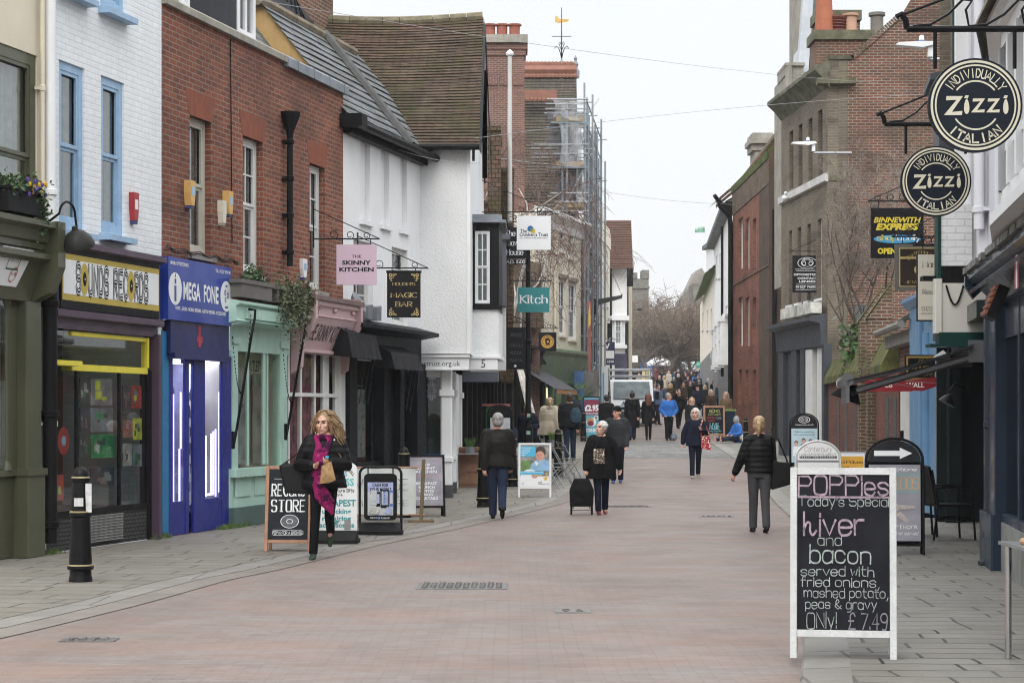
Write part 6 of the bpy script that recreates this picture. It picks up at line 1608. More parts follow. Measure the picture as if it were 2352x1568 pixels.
mb=MB();mb.add([(Xv(1838,ys),ys+.5,Zv(160,ys)),(Xv(1862,ys),ys+.5,Zv(160,ys)),(Xv(1876,ys),ys+.5,Zv(-40,ys)),(Xv(1852,ys),ys+.5,Zv(-40,ys)),(Xv(1838,ys),ys+2,Zv(160,ys)),(Xv(1862,ys),ys+2,Zv(160,ys)),(Xv(1876,ys),ys+2,Zv(-40,ys)),(Xv(1852,ys),ys+2,Zv(-40,ys))],[(0,1,2,3),(1,5,6,2),(0,3,7,4)]);mb.done('lead_cladding',plain('bright_lead',(.5,.53,.57),.45,.12,2,streak=.3,grime=(.3,.32,.35)),sb)
mb=MB();mb.box(Xv(1864,ys+.6),Xv(1885,ys+.6),ys+.8,ys+2.4,9,Zv(-40,ys));mb.done('slate_roof',plain('green_slate',(.15,.18,.165),.7,.2,5),sb)
mb=MB();mb.prism([(Xv(1728,92),92),(Xv(1775,92),92),(Xv(1775,92),94),(Xv(1728,92),94)],Zv(345,92),Zv(305,92));mb.prism([(Xv(1722,92),91.8),(Xv(1775,92),91.8),(Xv(1775,92),94),(Xv(1722,92),94)],Zv(330,92),Zv(318,92));mb.box(Xv(1735,92),Xv(1775,92),92.1,94,5,Zv(345,92));mb.done('parapet',STONE,sb)
# long red brick house with narrow windows
BF=Fac(Xv(1683,83),83,Xv(1767,71.5)-Xv(1683,83),-11.5,.7)
tQ=BF.thing('narrow_window_house','long red brick house with rows of narrow windows and mossy parapet','house')
RB3=brick('bright_red_brick',(.31,.115,.075),(.19,.08,.058),(.20,.13,.10),.225,.075,.008,.6,(.07,.045,.035),burnt=(.12,.05,.04),moss=.05)
Lq=BF.u(1767);zt=BF.p(1766,352)[1]
wq=[]
for a,b in((1696,1706),(1712,1721),(1729,1737),(1747,1756)):
 for t_,b_ in((505,622),(685,797)):wq.append(BF.rect(a,b,t_,b_))
for a,b in((1696,1704),(1712,1719),(1729,1736)):wq.append(BF.rect(a,b,850,965))
mb=MB();holes(mb,0,Lq,0,zt,wq,0,.16);shell(mb,0,Lq,0,zt,2.5);mb.done('wall',RB3,tQ)
for o in wq:window(tQ,*o,.13,WHITE if o[2]>3.3 else BROWN,(0,0),.05,None,None)
MB_=MB();MB_.extr([(-.06,zt-.2),(-.08,zt+.08),(.1,zt+.22),(.35,zt+.18),(.35,zt-.2)],0,Lq);MB_.done('parapet',plain('moss_green',(.085,.11,.02),.95,.5,2,.8,20,fine=.4),tQ)
mb=MB();mb.extr([(-.03,zt-1.1),(-.03,zt-.2),(0,zt-.2),(0,zt-1.1)],0,Lq);mb.done('parapet_band',MOSSB,tQ)
mb=MB();x=BF.rect(1705,1760,640,645);mb.extr([(-.03,x[2]),(-.03,x[2]+.06),(0,x[2]+.06),(0,x[2])],0,Lq)
mb.done('string_course',MOSSB,tQ)
mb=MB();yq=71.4;mb.box(Xv(1767,yq),Xv(1800,yq),yq,yq+3,0,Zv(345,yq));mb.done('return_wall',plain('dark_brown_wall',(.085,.055,.04),.9,.35,1.2,.6,14,streak=.4,grime=(.05,.055,.03)),tQ).matrix_parent_inverse=BF.I
mb=MB();mb.tube([(Xv(1781,71),71.2,.8),(Xv(1781,71),71.2,Zv(480,71))],.09,8);p_=mb.done('downpipe',BLACKP,tQ);p_.matrix_parent_inverse=BF.I
yg=83.6
gb=thing('tiled_gable_house','brick gable with swept tile verge overhanging the long brick house','house',(0,0,0))
mb=MB();mb.poly([(Xv(1686,yg),yg,0),(Xv(1950,yg),yg,0),(Xv(1950,yg),yg,Zv(250,yg)),(Xv(1795,yg),yg,Zv(296,yg)),(Xv(1740,yg),yg,Zv(360,yg)),(Xv(1686,yg),yg,Zv(430,yg))]);mb.done('gable_wall',RB3,gb)
mb=MB();vp=[(1643,462),(1668,440),(1700,415),(1735,370),(1765,330),(1797,286),(1950,200)]
for(ax,ay),(bx,by_)in zip(vp,vp[1:]):
 for dy,d0,d1 in((0,-.35,3),(10,-.3,.1)):
  mb.add([(Xv(ax,yg),yg+d0,Zv(ay+dy,yg)),(Xv(bx,yg),yg+d0,Zv(by_+dy,yg)),(Xv(bx,yg),yg+d1,Zv(by_+dy,yg)),(Xv(ax,yg),yg+d1,Zv(ay+dy,yg)),(Xv(ax,yg),yg+d0,Zv(ay+dy+8,yg)),(Xv(bx,yg),yg+d0,Zv(by_+dy+8,yg))],[(0,1,2,3),(0,4,5,1)])
mb.done('roof',HUNG,gb)
mb=MB();yp=82.9
mb.tube([(Xv(1678,yp),yp,.9),(Xv(1678,yp),yp,Zv(520,yp)),(Xv(1676,yp),yp,Zv(497,yp)),(Xv(1655,yp),yp,Zv(475,yp)),(Xv(1652,yp),yp,Zv(460,yp))],.105,8)
mb.tube([(Xv(1640,yp),yp-.2,Zv(450,yp)),(Xv(1656,yp),yp+.1,Zv(468,yp)),(Xv(1690,yp),yp+.5,Zv(478,yp))],.09,6);mb.box(Xv(1668,yp),Xv(1690,yp),yp+.1,yp+.7,Zv(492,yp),Zv(462,yp));mb.done('downpipe',BLACKP,gb)
# far right row
K1=Fac(Xv(1640,122),122,Xv(1676,100)-Xv(1640,122),-22,gz(110))
tK1,u0,u1,z1=plain_house('white_bay_house','white rendered house with bays and black gutter behind the brick downpipe',K1,1640,1680,566,0,STUCCO,wins=((1656,1660,705,745),(1666,1671,705,750),(1645,1648,590,640),(1652,1655,585,640),(1659,1662,580,640)))
mb=MB();mb.extr([(.3,z1+.3),(-.5,z1+.1),(-.5,z1-.15),(0,z1-.2)],u0-.2,u1);mb.quad((u0,-.3,z1+.2),(u1,-.3,z1+.2),(u1,3,z1+2),(u0,3,z1+2));mb.done('roof',SLATE,tK1)
zb_=K1.p(1650,745)[1]
mb=MB();mb.extr([(0,zb_+.05),(-.22,zb_),(-.22,zb_-.25),(0,zb_-.3)],u0,u1);mb.done('jetty',WHITE,tK1)
for x in(u1-4,u1-9,u1-14):
 f=window(tK1,x-1.1,x+1.1,zb_-2.4,zb_-.5,-.45,WHITE,(2,1),fw=.08,curtain='half');mb=MB();mb.box(x-1.2,x+1.2,-.5,0,zb_-2.7,zb_-2.4);mb.box(x-1.2,x+1.2,-.5,0,zb_-.5,zb_-.3);mb.box(x-1.15,x+1.15,-.4,0,zb_-2.4,zb_-.5);mb.done('bay',WHITE,tK1)
mb=MB();zz2=K1.p(1650,850)[1];mb.box(u0+1,u1,-.03,0,0,zz2);mb.done('shopfront',plain('slate_shop',(.10,.10,.105),.5,.6,.8),tK1)
mb=MB();mb.tube([(u1-9,-.1,2),(u1-9,-.1,z1)],.07,6);mb.done('downpipe',BLACKP,tK1)
K2=Fac(Xv(1608,158),158,Xv(1640,122)-Xv(1608,158),-36,gz(140))
tK2,u0,u1,z1=plain_house('cream_gabled_house','cream house with mossy green roof slope on the far right',K2,1608,1641,702,0,PALECR,wins=((1613,1616,720,760),(1624,1627,715,760),(1632,1636,712,758)))
mb=MB();tile_roof(mb,(u0+8,-.6,z1-.2),(u1+2,-.6,z1-.2),(u1+2,3,z1+2.6),(u0+8,3,z1+2.6),.3,.05);mb.done('roof',plain('mossy_far_roof',(.10,.15,.05),.9,.4,2),tK2)
mb=MB();mb.box(u0+2,u1,-.04,0,0,3);mb.done('shopfront',plain('grey_shop',(.13,.13,.13),.6,.4,.6),tK2)
K3=Fac(Xv(1608,170),170,Xv(1642,160)-Xv(1608,170),-10,3)
tK3,u0,u1,z1=plain_house('sandstone_house','brown sandstone house with white attic storey on the far right',K3,1614,1642,640,0,plain('sandstone',(.30,.24,.17),.85,.2,.8,streak=.3),wins=((1618,1622,660,690),(1628,1632,655,690)))
mb=MB();zz3=K3.p(1630,572)[1];mb.box(K3.u(1628),u1+3,-.2,4,z1,zz3);mb.done('attic',STUCCO,tK3)
mb=MB();mb.box(K3.u(1626),u1+3,-.5,4,zz3,zz3+.3);mb.poly([(K3.u(1626),-.5,zz3+.3),(u1+3,-.5,zz3+.3),(u1+3,2,zz3+2.5),(K3.u(1650),2,zz3+2.5)]);mb.quad((u0-.4,-.4,z1),(K3.u(1628),-.4,z1),(K3.u(1628),2,z1+1.6),(u0+2,2,z1+1.6));mb.done('roof',SLATE,tK3)
FLN=plain('flint_stone',(.20,.19,.17),.9,.4,3,.6,8,fine=.5)
tw=thing('flint_tower','grey flint church tower with battlements behind the bare trees','tower',(0,0,0))
yt=228
mb=MB();mb.box(Xv(1448,yt),Xv(1490,yt),yt,yt+4,4,Zv(640,yt));mb.box(Xv(1446,yt),Xv(1492,yt),yt-.2,yt+4,Zv(662,yt),Zv(658,yt));mb.box(Xv(1474,yt),Xv(1491,yt),yt-.1,yt+3,Zv(640,yt),Zv(620,yt));mb.box(Xv(1452,yt),Xv(1464,yt),yt-.1,yt+3,Zv(640,yt),Zv(626,yt));mb.box(Xv(1440,yt),Xv(1512,yt),yt-2,yt,4,Zv(800,yt));mb.done('wall',FLN,tw)
nv=thing('stone_church','grey stone church gable rising above the trees on the right','church',(0,0,0))
yn=240
mb=MB();mb.slab([(Xv(1555,yn),4),(Xv(1640,yn),4),(Xv(1640,yn),Zv(665,yn)),(Xv(1612,yn),Zv(615,yn)),(Xv(1598,yn),Zv(622,yn)),(Xv(1576,yn),Zv(668,yn)),(Xv(1560,yn),Zv(690,yn))],yn,yn+6);mb.done('wall',plain('brown_stone',(.27,.25,.22),.9,.35,.5,.3,4),nv)
mb=MB();mb.box(Xv(1592,232),Xv(1616,232),232,238,4,Zv(650,232));mb.done('stair_turret',plain('dark_flint',(.17,.16,.14),.9,.4,.8),nv)
mh=thing('market_building','pale concrete market building with dark openings behind the trees','building',(0,0,0))
ym=225
mb=MB();holes(mb,Xv(1508,ym),Xv(1625,ym),4,Zv(792,ym),[(Xv(a,ym),Xv(a+12,ym),4,Zv(830,ym))for a in(1514,1545,1580)],0,.3)
mb.v=[(x,y+ym,z)for x,y,z in mb.v];mb.done('wall',plain('pale_concrete',(.36,.34,.31),.8,.15,.5),mh)
mb=MB();mb.box(Xv(1500,ym),Xv(1630,ym),ym+.4,ym+5,4,Zv(795,ym));mb.done('interior',DIMIN,mh)
mb=MB();mb.box(Xv(1470,ym),Xv(1512,ym),ym-1,ym,4,Zv(800,ym));mb.done('hoarding',plain('blue_hoarding',(.06,.14,.32),.6,.3,.5),mh)
# hanging signs
GOLD=plain('sign_gold',(.46,.36,.15),.45,.08)
INKB=plain('sign_black',(.014,.014,.016),.5,.2,3)
ZNAVY=plain('sign_navy',(.012,.016,.024),.45,.15,3)
CREAMS=plain('sign_cream',(.60,.57,.45),.55,.05)
CHK=plain('chalk_white',(.34,.38,.37),.9,.5,30,fine=.5);CHKP=plain('chalk_pink',(.34,.26,.31),.9,.5,30,fine=.5);CHKY=plain('chalk_yellow',(.42,.42,.16),.9,.3,20)
TEAL=plain('teal',(.03,.20,.21),.5,.06);SKYB=plain('poster_sky',(.07,.42,.66),.6,.08);MAROON=plain('maroon',(.20,.02,.06),.6)
def hang(name,lab,px0,px1,py0,py1,Y,mats,draw,wallX=None,arm=None,grp=None,th=.02,rz=0,scroll=True,barpx=None,cat='sign'):
 c=at((px0+px1)/2,(py0+py1)/2,Y);k=Y/FX
 W,H=(px1-px0)*k,(py1-py0)*k
 t=thing(name,lab,cat,c,rz,grp)
 mb=MB();draw(mb,W,H);mb.done('panel',mats,t)
 if wallX is not None:
  z=(arm or H/2+.12);x0=wallX-c.x;x1=(W/2+.05)if x0<0 else-(W/2+.05)
  if barpx:x1=(barpx-(px0+px1)/2)*k
  mb=MB();mb.tube([(x0,0,z),(x1,0,z)],.013,6)
  for s in(-.35,.35):mb.tube([(s*W,0,H/2),(s*W,0,z)],.007,5)
  sg=1 if x1>x0 else-1;L_=abs(x1-x0)
  mb.tube([(x0,0,z+L_*.45),(x1-sg*.02,0,z+.01)],.008,5)
  if scroll:
   for f in(.3,.55,.8):
    r_=.07*(1.1-f*.4);cxx=x0+sg*L_*f
    mb.tube([(cxx+sg*math.cos(a)*r_*(1-a/11),0,z+r_+math.sin(a)*r_*(1-a/11))for a in[-1.57+.45*j for j in range(17)]],.007,5)
  mb.tube([(x0,0,z-.15),(x0,0,z+L_*.5)],.012,5)
  mb.done('bracket',BLACKM,t)
 return t
def pan(mb,W,H,m=0,th=.02):mb.box(-W/2,W/2,-th,th,-H/2,H/2,m)
def lines(mb,ls,W,H,y=-.022):
 """ls: (text, z fraction from the bottom, cap height fraction, width fraction or None, font, material, opts)"""
 for s,zf_,hf,wf,fo,m,*o in ls:
  kw=o[0]if o else{}
  x=kw.pop('x',0)*W if kw else 0
  text(mb,s,x,-H/2+zf_*H,hf*H,wf*W if wf else None,fo,kw.pop('al','c')if kw else 'c',m,y,**kw)
def d1(mb,W,H):
 pan(mb,W,H);lines(mb,[('THE',.67,.07,.24,'sans',1),('SKINNY',.50,.10,.72,'sans',1,{'bold':.035}),('KITCHEN',.33,.10,.86,'sans',1,{'bold':.035})],W,H)
hang('hanging_sign','square lilac hanging sign of the skinny kitchen',773,865,562,654,32.3,[plain('lilac_pink',(.57,.43,.52),.5,.03),INKB],d1,-3.22,.35+.07)
def flour(mb,x,z,s,fx,fz,m,y=-.024):
 for r_,dx,dz in((.035,0,0),(.025,.06,.0),(.025,0,-.06),(.018,.1,.015),(.018,.015,-.1),(.014,.05,-.05)):disc(mb,x+fx*dx*s,z+fz*dz*s,r_*s,y,m,12,r_*s*.45)
def d2(mb,W,H):
 pan(mb,W,H,0);mb.box(-W/2-.015,W/2+.015,-.03,.03,H/2-.02,H/2+.02,0)
 lines(mb,[("HOUDINI'S",.70,.06,.66,'serif',1),('MAGIC',.44,.10,.76,'serif',1,{'thick':.6}),('BAR',.24,.10,.48,'serif',1,{'thick':.6})],W,H)
 for fx in(-1,1):
  for fz in(-1,1):flour(mb,fx*(W/2-.06),fz*(H/2-.06),.9,-fx,fz,1)
hang('hanging_sign','black and gold magic bar sign with corner flourishes on a scrolled bracket',889,966,624,729,34.5,[INKB,GOLD],d2,-2.67,.46,rz=R(4),barpx=984)
def d3(mb,W,H):
 pan(mb,W,H);lines(mb,[('The',.51,.10,.20,'sans',1,{'x':-.40,'al':'l'}),("Children's Trust",.40,.10,.84,'sans',1,{'bold':.02}),('For children with brain injury',.33,.045,.82,'sans',2)],W,H)
 disc(mb,-.10*W,.12*H,.09*H,-.023,3,20);disc(mb,-.03*W,.06*H,.075*H,-.025,4,20);disc(mb,-.07*W,.09*H,.045*H,-.027,5,16)
SPOT=[plain('spot_blue',(.03,.12,.36)),plain('spot_yellow',(.60,.38,.04)),plain('spot_green',(.08,.25,.12))]
hang('hanging_sign','large square white charity sign hanging past the black oriel',1187,1265,496,574,43,[WHITE,INKB,plain('ink_soft',(.15,.15,.17))]+SPOT,d3,-.66,.45)
def d4(mb,W,H):
 pan(mb,W,H);lines(mb,[('The Old',.72,.17,.85,'serif',1,{'thick':.6}),('Weavers',.42,.17,.9,'serif',1,{'thick':.6}),('House',.12,.17,.7,'serif',1,{'thick':.6})],W,H);mb.box(-W/2,W*.52,-.02,.02,-H/2-.14,-H/2-.02,0);text(mb,'A.D. 1500',.02,-H/2-.11,.075,W*.8,'serif','c',1,-.022,thick=.6)
hang('hanging_sign','black weavers house sign with white gothic lettering',1156,1209,522,594,46,[INKB,WHITE],d4,-.2)
def d5(mb,W,H):pan(mb,W,H);lines(mb,[('Kitch',.36,.32,.84,'serif',1,{'thick':.62})],W,H)
hang('hanging_sign','teal hanging sign reading Kitch under an arrow bracket',1190,1262,660,717,48,[TEAL,WHITE],d5,-.05,.45)
def d6(mb,W,H):pan(mb,W,H);lines(mb,[('WOOD',.78,.09,.62,'sans',1,{'bold':.02}),('GRILLS',.54,.07,.74,'sans',1),('PIZZA',.36,.07,.62,'sans',1),('PASTA',.18,.07,.66,'sans',1)],W,H);disc(mb,-.02,-H*.42,.03,-.023,2,14)
hang('hanging_sign','tall black sign reading wood grills pizza pasta in faint letters',1164,1207,752,848,47,[INKB,plain('faint_grey',(.06,.06,.06)),WHITE],d6,-.1)
def d7(mb,W,H):
 pan(mb,W,H);disc(mb,0,0,W*.37,-.022,1,28);disc(mb,0,0,W*.27,-.024,0,24,W*.255)
 arc_text(mb,'WEST CORNWALL PASTY',0,0,W*.285,205,-25,W*.06,0,-.025);mb.slab([(-.05,-.10),(.06,-.10),(.07,.02),(.10,.04),(.02,.12),(-.08,.08),(-.07,.0)],-.027,-.024,0);disc(mb,.01,.0,.035,-.029,1,12)
hang('hanging_sign','square black pasty shop sign with orange roundel',1237,1278,763,806,60,[INKB,plain('roundel_orange',(.50,.28,.06))],d7,.75)
def d8(mb,W,H):pan(mb,W,H);lines(mb,[('TRESPASS',.22,.2,.86,'sans',1,{'bold':.04})],W,H);mb.slab([(-W*.25,H*.1),(0,H*.3),(W*.1,H*.3),(W*.3,H*.02),(W*.2,H*.02),(0,H*.12)],-.026,-.022,1)
hang('hanging_sign','small blue sign with white peak mark beyond the cream house',1330,1362,766,792,85,[plain('sign_blue',(.02,.035,.18)),WHITE],d8,2.6)
def d9(mb,W,H):pan(mb,W,H);rq(mb,-W/2+.03,W/2-.03,-H*.22,H*.12,-.023,1);lines(mb,[('W',.70,.24,.5,'sans',1,{'bold':.03}),('House',.50,.10,.7,'sans',0,{'bold':.02}),('For Sale',.36,.10,.84,'sans',0,{'bold':.02}),('07 851 2100',.1,.10,.9,'sans',1,{'bold':.02})],W,H)
hang('estate_board','navy and white for sale board beside the white van',1368,1412,785,838,98,[plain('estate_navy',(.02,.03,.07)),WHITE],d9,4.2)
def d9b(mb,W,H):pan(mb,W,H);lines(mb,[('SOLE',.1,.14,.8,'sans',1)],W,H)
hang('estate_board','plain black letting board above the navy for sale board',1382,1406,742,787,99,[INKB,WHITE],d9b,4.4)
def dz(mb,W,H):
 r=W/2
 n=48;pts=[(math.cos(2*math.pi*k/n)*r,math.sin(2*math.pi*k/n)*r)for k in range(n)]
 mb.slab(pts,-.02,.02,0)
 disc(mb,0,0,r*.955,-.022,1,56,r*.905);disc(mb,0,0,r*.865,-.022,1,56,r*.83)
 disc(mb,0,0,r*.53,-.022,1,30,r*.495,38,142);disc(mb,0,0,r*.53,-.022,1,30,r*.495,214,326)
 arc_text(mb,'INDIVIDUALLY',0,0,r*.595,150,30,r*.17,1,-.022,False,'sans_',thick=.62,kx=.62)
 arc_text(mb,'ITALIAN',0,0,r*.79,222,318,r*.17,1,-.022,True,'sans_',thick=.75,kx=.85)
 def z_(x,s,m=1):mb.slab([(x-.14*s,.17*s),(x+.17*s,.17*s),(x-.04*s,-.13*s),(x+.16*s,-.11*s),(x+.15*s,-.19*s),(x-.19*s,-.19*s),(x+.05*s,.10*s),(x-.15*s,.09*s)],-.026,-.021,m)
 def i_(x):mb.slab([(x+.055*r*math.cos(a)*(1.0-.25*math.sin(a)),-.03*r+.16*r*math.sin(a))for a in[2*math.pi*k/16 for k in range(16)]],-.026,-.021,1);mb.slab([(x-.055*r,.15*r),(x+.02*r,.14*r),(x+.045*r,.20*r),(x-.02*r,.21*r)],-.026,-.021,1)
 z_(-.46*r,r*1.12);i_(-.19*r);z_(.06*r,r*.82);z_(.38*r,r*.82);i_(.64*r)
for px,py,rad,Y,lab,wx in((2239,243,108,13.5,'larger nearer round navy restaurant sign on the scrolled iron bracket',4.05),(2149,417,81,18.0,'smaller lower round navy restaurant sign behind the larger one',4.65)):
 t=hang('round_sign',lab,px-rad,px+rad,py-rad,py+rad,Y,[ZNAVY,CREAMS],dz,None,None,'round restaurant signs')
 k=Y/FX;L_=wx-(px-CX)*k;z0=.32+.2
 mb=MB();mb.tube([(-.46,0,z0),(L_+.4,0,z0)],.022,8)
 for s in(-.27,.27):mb.tube([(s,0,.25),(s,0,z0)],.014,6)
 mb.tube([(-.46,0,z0),(-.47,0,z0+.06),(-.50,0,z0+.10),(-.53,0,z0+.08)],.022,6)
 q_=[]
 for j in range(4):x=-.42+j*.38;q_+=[(x,0,z0+.02),(x+.12,0,z0+.03),(x+.24,0,z0+.10),(x+.34,0,z0+.20),(x+.40,0,z0+.19),(x+.36,0,z0+.13)];
 mb.tube(q_[:-2],.010,5);mb.tube([(-.48,0,z0+.10),(L_,0,z0+.62)],.010,6);mb.tube([(L_,0,z0-.1),(L_,0,z0+.8)],.02,6);mb.done('bracket',BLACKM,t,True)
YELT=plain('sign_yellow',(.66,.52,.05),.5)
def d10(mb,W,H):
 pan(mb,W,H);lines(mb,[('BINNEWITH',.71,.105,.9,'sans',1,{'shear':.25,'bold':.03}),('EXPRESS',.565,.12,.82,'sans',1,{'shear':.25,'bold':.06}),('OPEN',.09,.105,.35,'sans',1,{'bold':.05,'x':-.20})],W,H)
 disc(mb,0,-H*.12,H*.085,-.022,2,28,sx=.45*W/(H*.085));text(mb,'shop',-.02,-H*.145,.095,None,'serif','r',1,-.025,thick=.6);text(mb,'locally',-.015,-H*.145,.095,None,'serif','l',3,-.025,thick=.6)
hang('hanging_sign','black and yellow express shop sign with blue shop locally oval',2000,2121,478,593,34,[INKB,YELT,plain('oval_blue',(.04,.28,.52)),WHITE],d10,6.95)
def d11(mb,W,H):pan(mb,W,H,0);rq(mb,-W*.42,W*.42,-H*.42,H*.42,-.022,1);rq(mb,-W*.40,W*.40,-H*.40,H*.18,-.024,2);rq(mb,-W*.40,W*.40,H*.23,H*.40,-.024,2);arc_text(mb,'CANTERBURY',0,-.05,H*.34,140,40,.06,1,-.027,False,'serif');disc(mb,-W*.05,-H*.05,.07,-.027,1,20);lines(mb,[('PAWNBROKERS',.64,.045,.6,'serif',2),('JEWELLERS',.15,.06,.6,'serif',1)],W,H,-.027)
hang('hanging_sign','grey framed brown and gold pawnbroker sign',2055,2175,561,667,31,[plain('frame_grey',(.12,.115,.10),.5),GOLD,plain('sign_brown',(.035,.025,.02),.5)],d11,6.6)
def d12(mb,W,H):pan(mb,W,H,1);rq(mb,-W/2+.015,W/2-.015,-H/2+.02,H/2-.01,-.022,0);lines(mb,[("Marlowe's",.80,.09,.72,'serif',2,{'thick':.45}),('Restaurant',.40,.07,.72,'serif',2,{'thick':.6}),('01227 462194',.155,.06,.76,'serif',2),('www.marlowesrestaurant.co.uk',.105,.03,.8,'sans',2)],W,H)
hang('hanging_sign','tall cream restaurant sign with black serif lettering beside the cream box bay',2105,2204,583,738,27.5,[plain('sign_ivory',(.60,.57,.49),.5,.05),ZNAVY,INKB],d12,6.0)
def d13(mb,W,H):
 pan(mb,W,H);k=W/2
 disc(mb,0,H*.30,H*.155,-.022,1,32,H*.145,sx=1.7);disc(mb,0,H*.30,H*.10,-.022,1,32,H*.09,sx=1.7)
 for s in(-1,1):disc(mb,s*.09,H*.285,.055,-.024,1,18,.04);mb.slab([(s*.03,H*.30),(s*.06,H*.35),(s*.10,H*.36),(s*.05,H*.33)],-.026,-.022,1)
 arc_text(mb,"CARGILL'S",0,H*.30-.1,H*.2,130,50,.04,1,-.024)
 lines(mb,[('Professional Eyecare since 1926',.62,.025,.8,'sans',1),('OPTOMETRISTS',.46,.055,.92,'sans',1,{'bold':.03}),('CONTACT',.36,.055,.66,'sans',1,{'bold':.03}),('LENSES',.275,.055,.56,'sans',1,{'bold':.03}),('01227 760070',.13,.055,.78,'sans',1,{'bold':.03}),('www.cargillsoptometrists.co.uk',.07,.03,.8,'sans',1)],W,H)
 for z in(.58,.22):rq(mb,-W*.38,W*.38,-H/2+z*H,-H/2+z*H+.008,-.022,1)
hang('hanging_sign','black optician sign with oval spectacles badge on the brown brick corner house',1820,1888,587,672,55,[INKB,WHITE],d13,8.75,None,None,scroll=False)
# pavement boards
def gpos(px,py,right=False):return on_ground(px,py,.047 if right else .0125)
def board(name,lab,pxc,pyb,W,H,kind,mats,draw,rz=0,right=False,tilt=9,z0=.12,grp=None,fw=.035,pos=None):
 p=pos or gpos(pxc,pyb,right)
 t=thing(name,lab,'pavement sign',p,rz,grp)
 T=Matrix.Rotation(R(-tilt if kind in('A','arch')else 0),4,'X')
 T2=Matrix.Translation((0,H*math.sin(R(tilt))*2,0))@Matrix.Rotation(R(tilt),4,'X')
 mb=MB()
 for TT in((T,T2)if kind in('A','arch')else(T,)):
  mb.T=TT
  if kind=='A':
   for s in(-1,1):mb.bbox(s*(W/2)-(fw if s>0 else 0),s*(W/2)+(fw if s<0 else 0),-.016,.016,0,H,.004)
   mb.bbox(-W/2+fw,W/2-fw,-.014,.014,H-fw,H-.001,.004);mb.bbox(-W/2+fw,W/2-fw,-.014,.014,z0,z0+fw,.004)
  elif kind=='arch':
   n=18;r_=W/2;mb.tube([(-r_,0,0)]+[(-math.cos(math.pi*k/n)*r_,0,H-r_*.78+math.sin(math.pi*k/n)*r_*.78)for k in range(n+1)]+[(r_,0,0)],.016,8);mb.box(-r_,r_,-.01,.01,z0-.02,z0)
  elif kind=='swing':
   n=8;r_=.1;q_=[(-W/2,0,.06)]+[(-W/2+r_-math.cos(math.pi/2*k/n)*r_,0,H-r_+math.sin(math.pi/2*k/n)*r_)for k in range(n+1)];q_+=[(-a,b,c)for a,b,c in q_[::-1]];mb.tube(q_,.018,8)
   for s in(-.5,.5):mb.tube([(s*W*.6,0,H),(s*W*.6,0,H-.09)],.01,6)
 mb.T=None
 if kind in('swing','base'):
  n=12;mb.prism([(-W/2-.02,-.16)]+[(-W/2+W*k/n,-.20-.05*math.sin(math.pi*k/n))for k in range(n+1)]+[(W/2+.02,-.16),(W/2+.02,.2),(-W/2-.02,.2)],0,.05);mb.extr([(-.2,.05),(-.06,.16),(.06,.16),(.2,.05)],-W/2,W/2)
 mb.done('frame',mats[0],t,kind in('arch','swing'))
 mb=MB();mb.T=T;draw(mb,W,H);mb.done('panel',mats,t)
 if kind in('A','arch'):
  mb=MB();mb.T=T2
  if kind=='A':mb.box(-W/2+fw,W/2-fw,-.008,.008,z0+fw,H-fw)
  else:mb.box(-W/2+.02,W/2-.02,-.008,.008,z0,H-W*.39)
  mb.done('back_panel',mats[1],t)
 return t
def face(mb,x0,x1,z0,z1,m,y=-.006):mb.box(x0,x1,y,.006,z0,z1,m)
def hand(mb,ls,y=-.010):
 for s,x,z,h,w_,m,th in ls:text(mb,s,x,z,h,w_,'hand','l',m,y,thick=th*.82,jit=.22,gap=1.3)
def bp(mb,W,H):
 face(mb,-W/2+.04,W/2-.04,.16,H-.04,1);a=-W/2+.05;w_=W-.1
 hand(mb,[('POPPies',a+.005,H-.178,.125,w_-.01,3,.42),("Today's Special",a,H-.252,.062,w_,2,.36),('Łiver',a+.04,H-.445,.145,w_*.66,3,.42),('and',a+.13,H-.512,.07,w_*.26,2,.30),('bacon',a+.08,H-.628,.115,w_*.66,2,.34),('served with',a+.02,H-.712,.062,w_*.80,2,.36),('fried onions,',a+.02,H-.782,.06,w_*.86,2,.36),('mashed potato,',a+.04,H-.852,.06,w_*.92,2,.36),('peas & gravy',a+.05,H-.925,.06,w_*.78,2,.36),('ONly!',a+.06,H-1.055,.10,w_*.32,2,.30),('£ 7.49',a+.33,H-1.055,.10,w_*.42,4,.40)])
 rq(mb,a,a+w_,H-.202,H-.188,-.012,3)
board('chalkboard_sign','large white framed chalkboard with the day special menu in the right foreground',1937,1512,.69,1.25,'A',[plain('chipped_white',(.56,.57,.565),.6,.12,6,.25,40,streak=.35,grime=(.3,.29,.26),fine=.15),CHALK,CHK,CHKP,plain('chalk_dim',(.20,.19,.21),.9)],bp,R(-9),True,7,.14,fw=.045)
def br(mb,W,H):
 face(mb,-W/2+.035,W/2-.035,.14,H-.03,1)
 text(mb,'RECORD',0,H-.36,.135,W*.72,'serif','c',2,-.010,thick=.85,gap=2.2);text(mb,'STORE',0,H-.55,.135,W*.72,'serif','c',2,-.010,thick=.85,gap=2.2)
 disc(mb,.02,.36,.08,-.009,3,30,sx=1.35);disc(mb,.02,.36,.082,-.011,2,30,.076,sx=1.35);disc(mb,.02,.36,.03,-.012,2,20,.024,sx=1.35);text(mb,'POP IN FOR A BROWSE!',0,.205,.035,W*.66,'hand','c',2,-.010,thick=.5)
 for z in(.19,.255,H-.16):rq(mb,-W*.32,W*.3,z,z+.004,-.010,2)
board('chalkboard_sign','wooden framed black record store board behind the curly haired woman',660,1266,.56,1.03,'A',[PALEWOOD,plain('board_navy',(.018,.022,.027),.6,.3,3),WHITE,plain('disc_grey',(.10,.115,.125),.6,.4,20)],br,R(-3),False,9,.10,fw=.04)
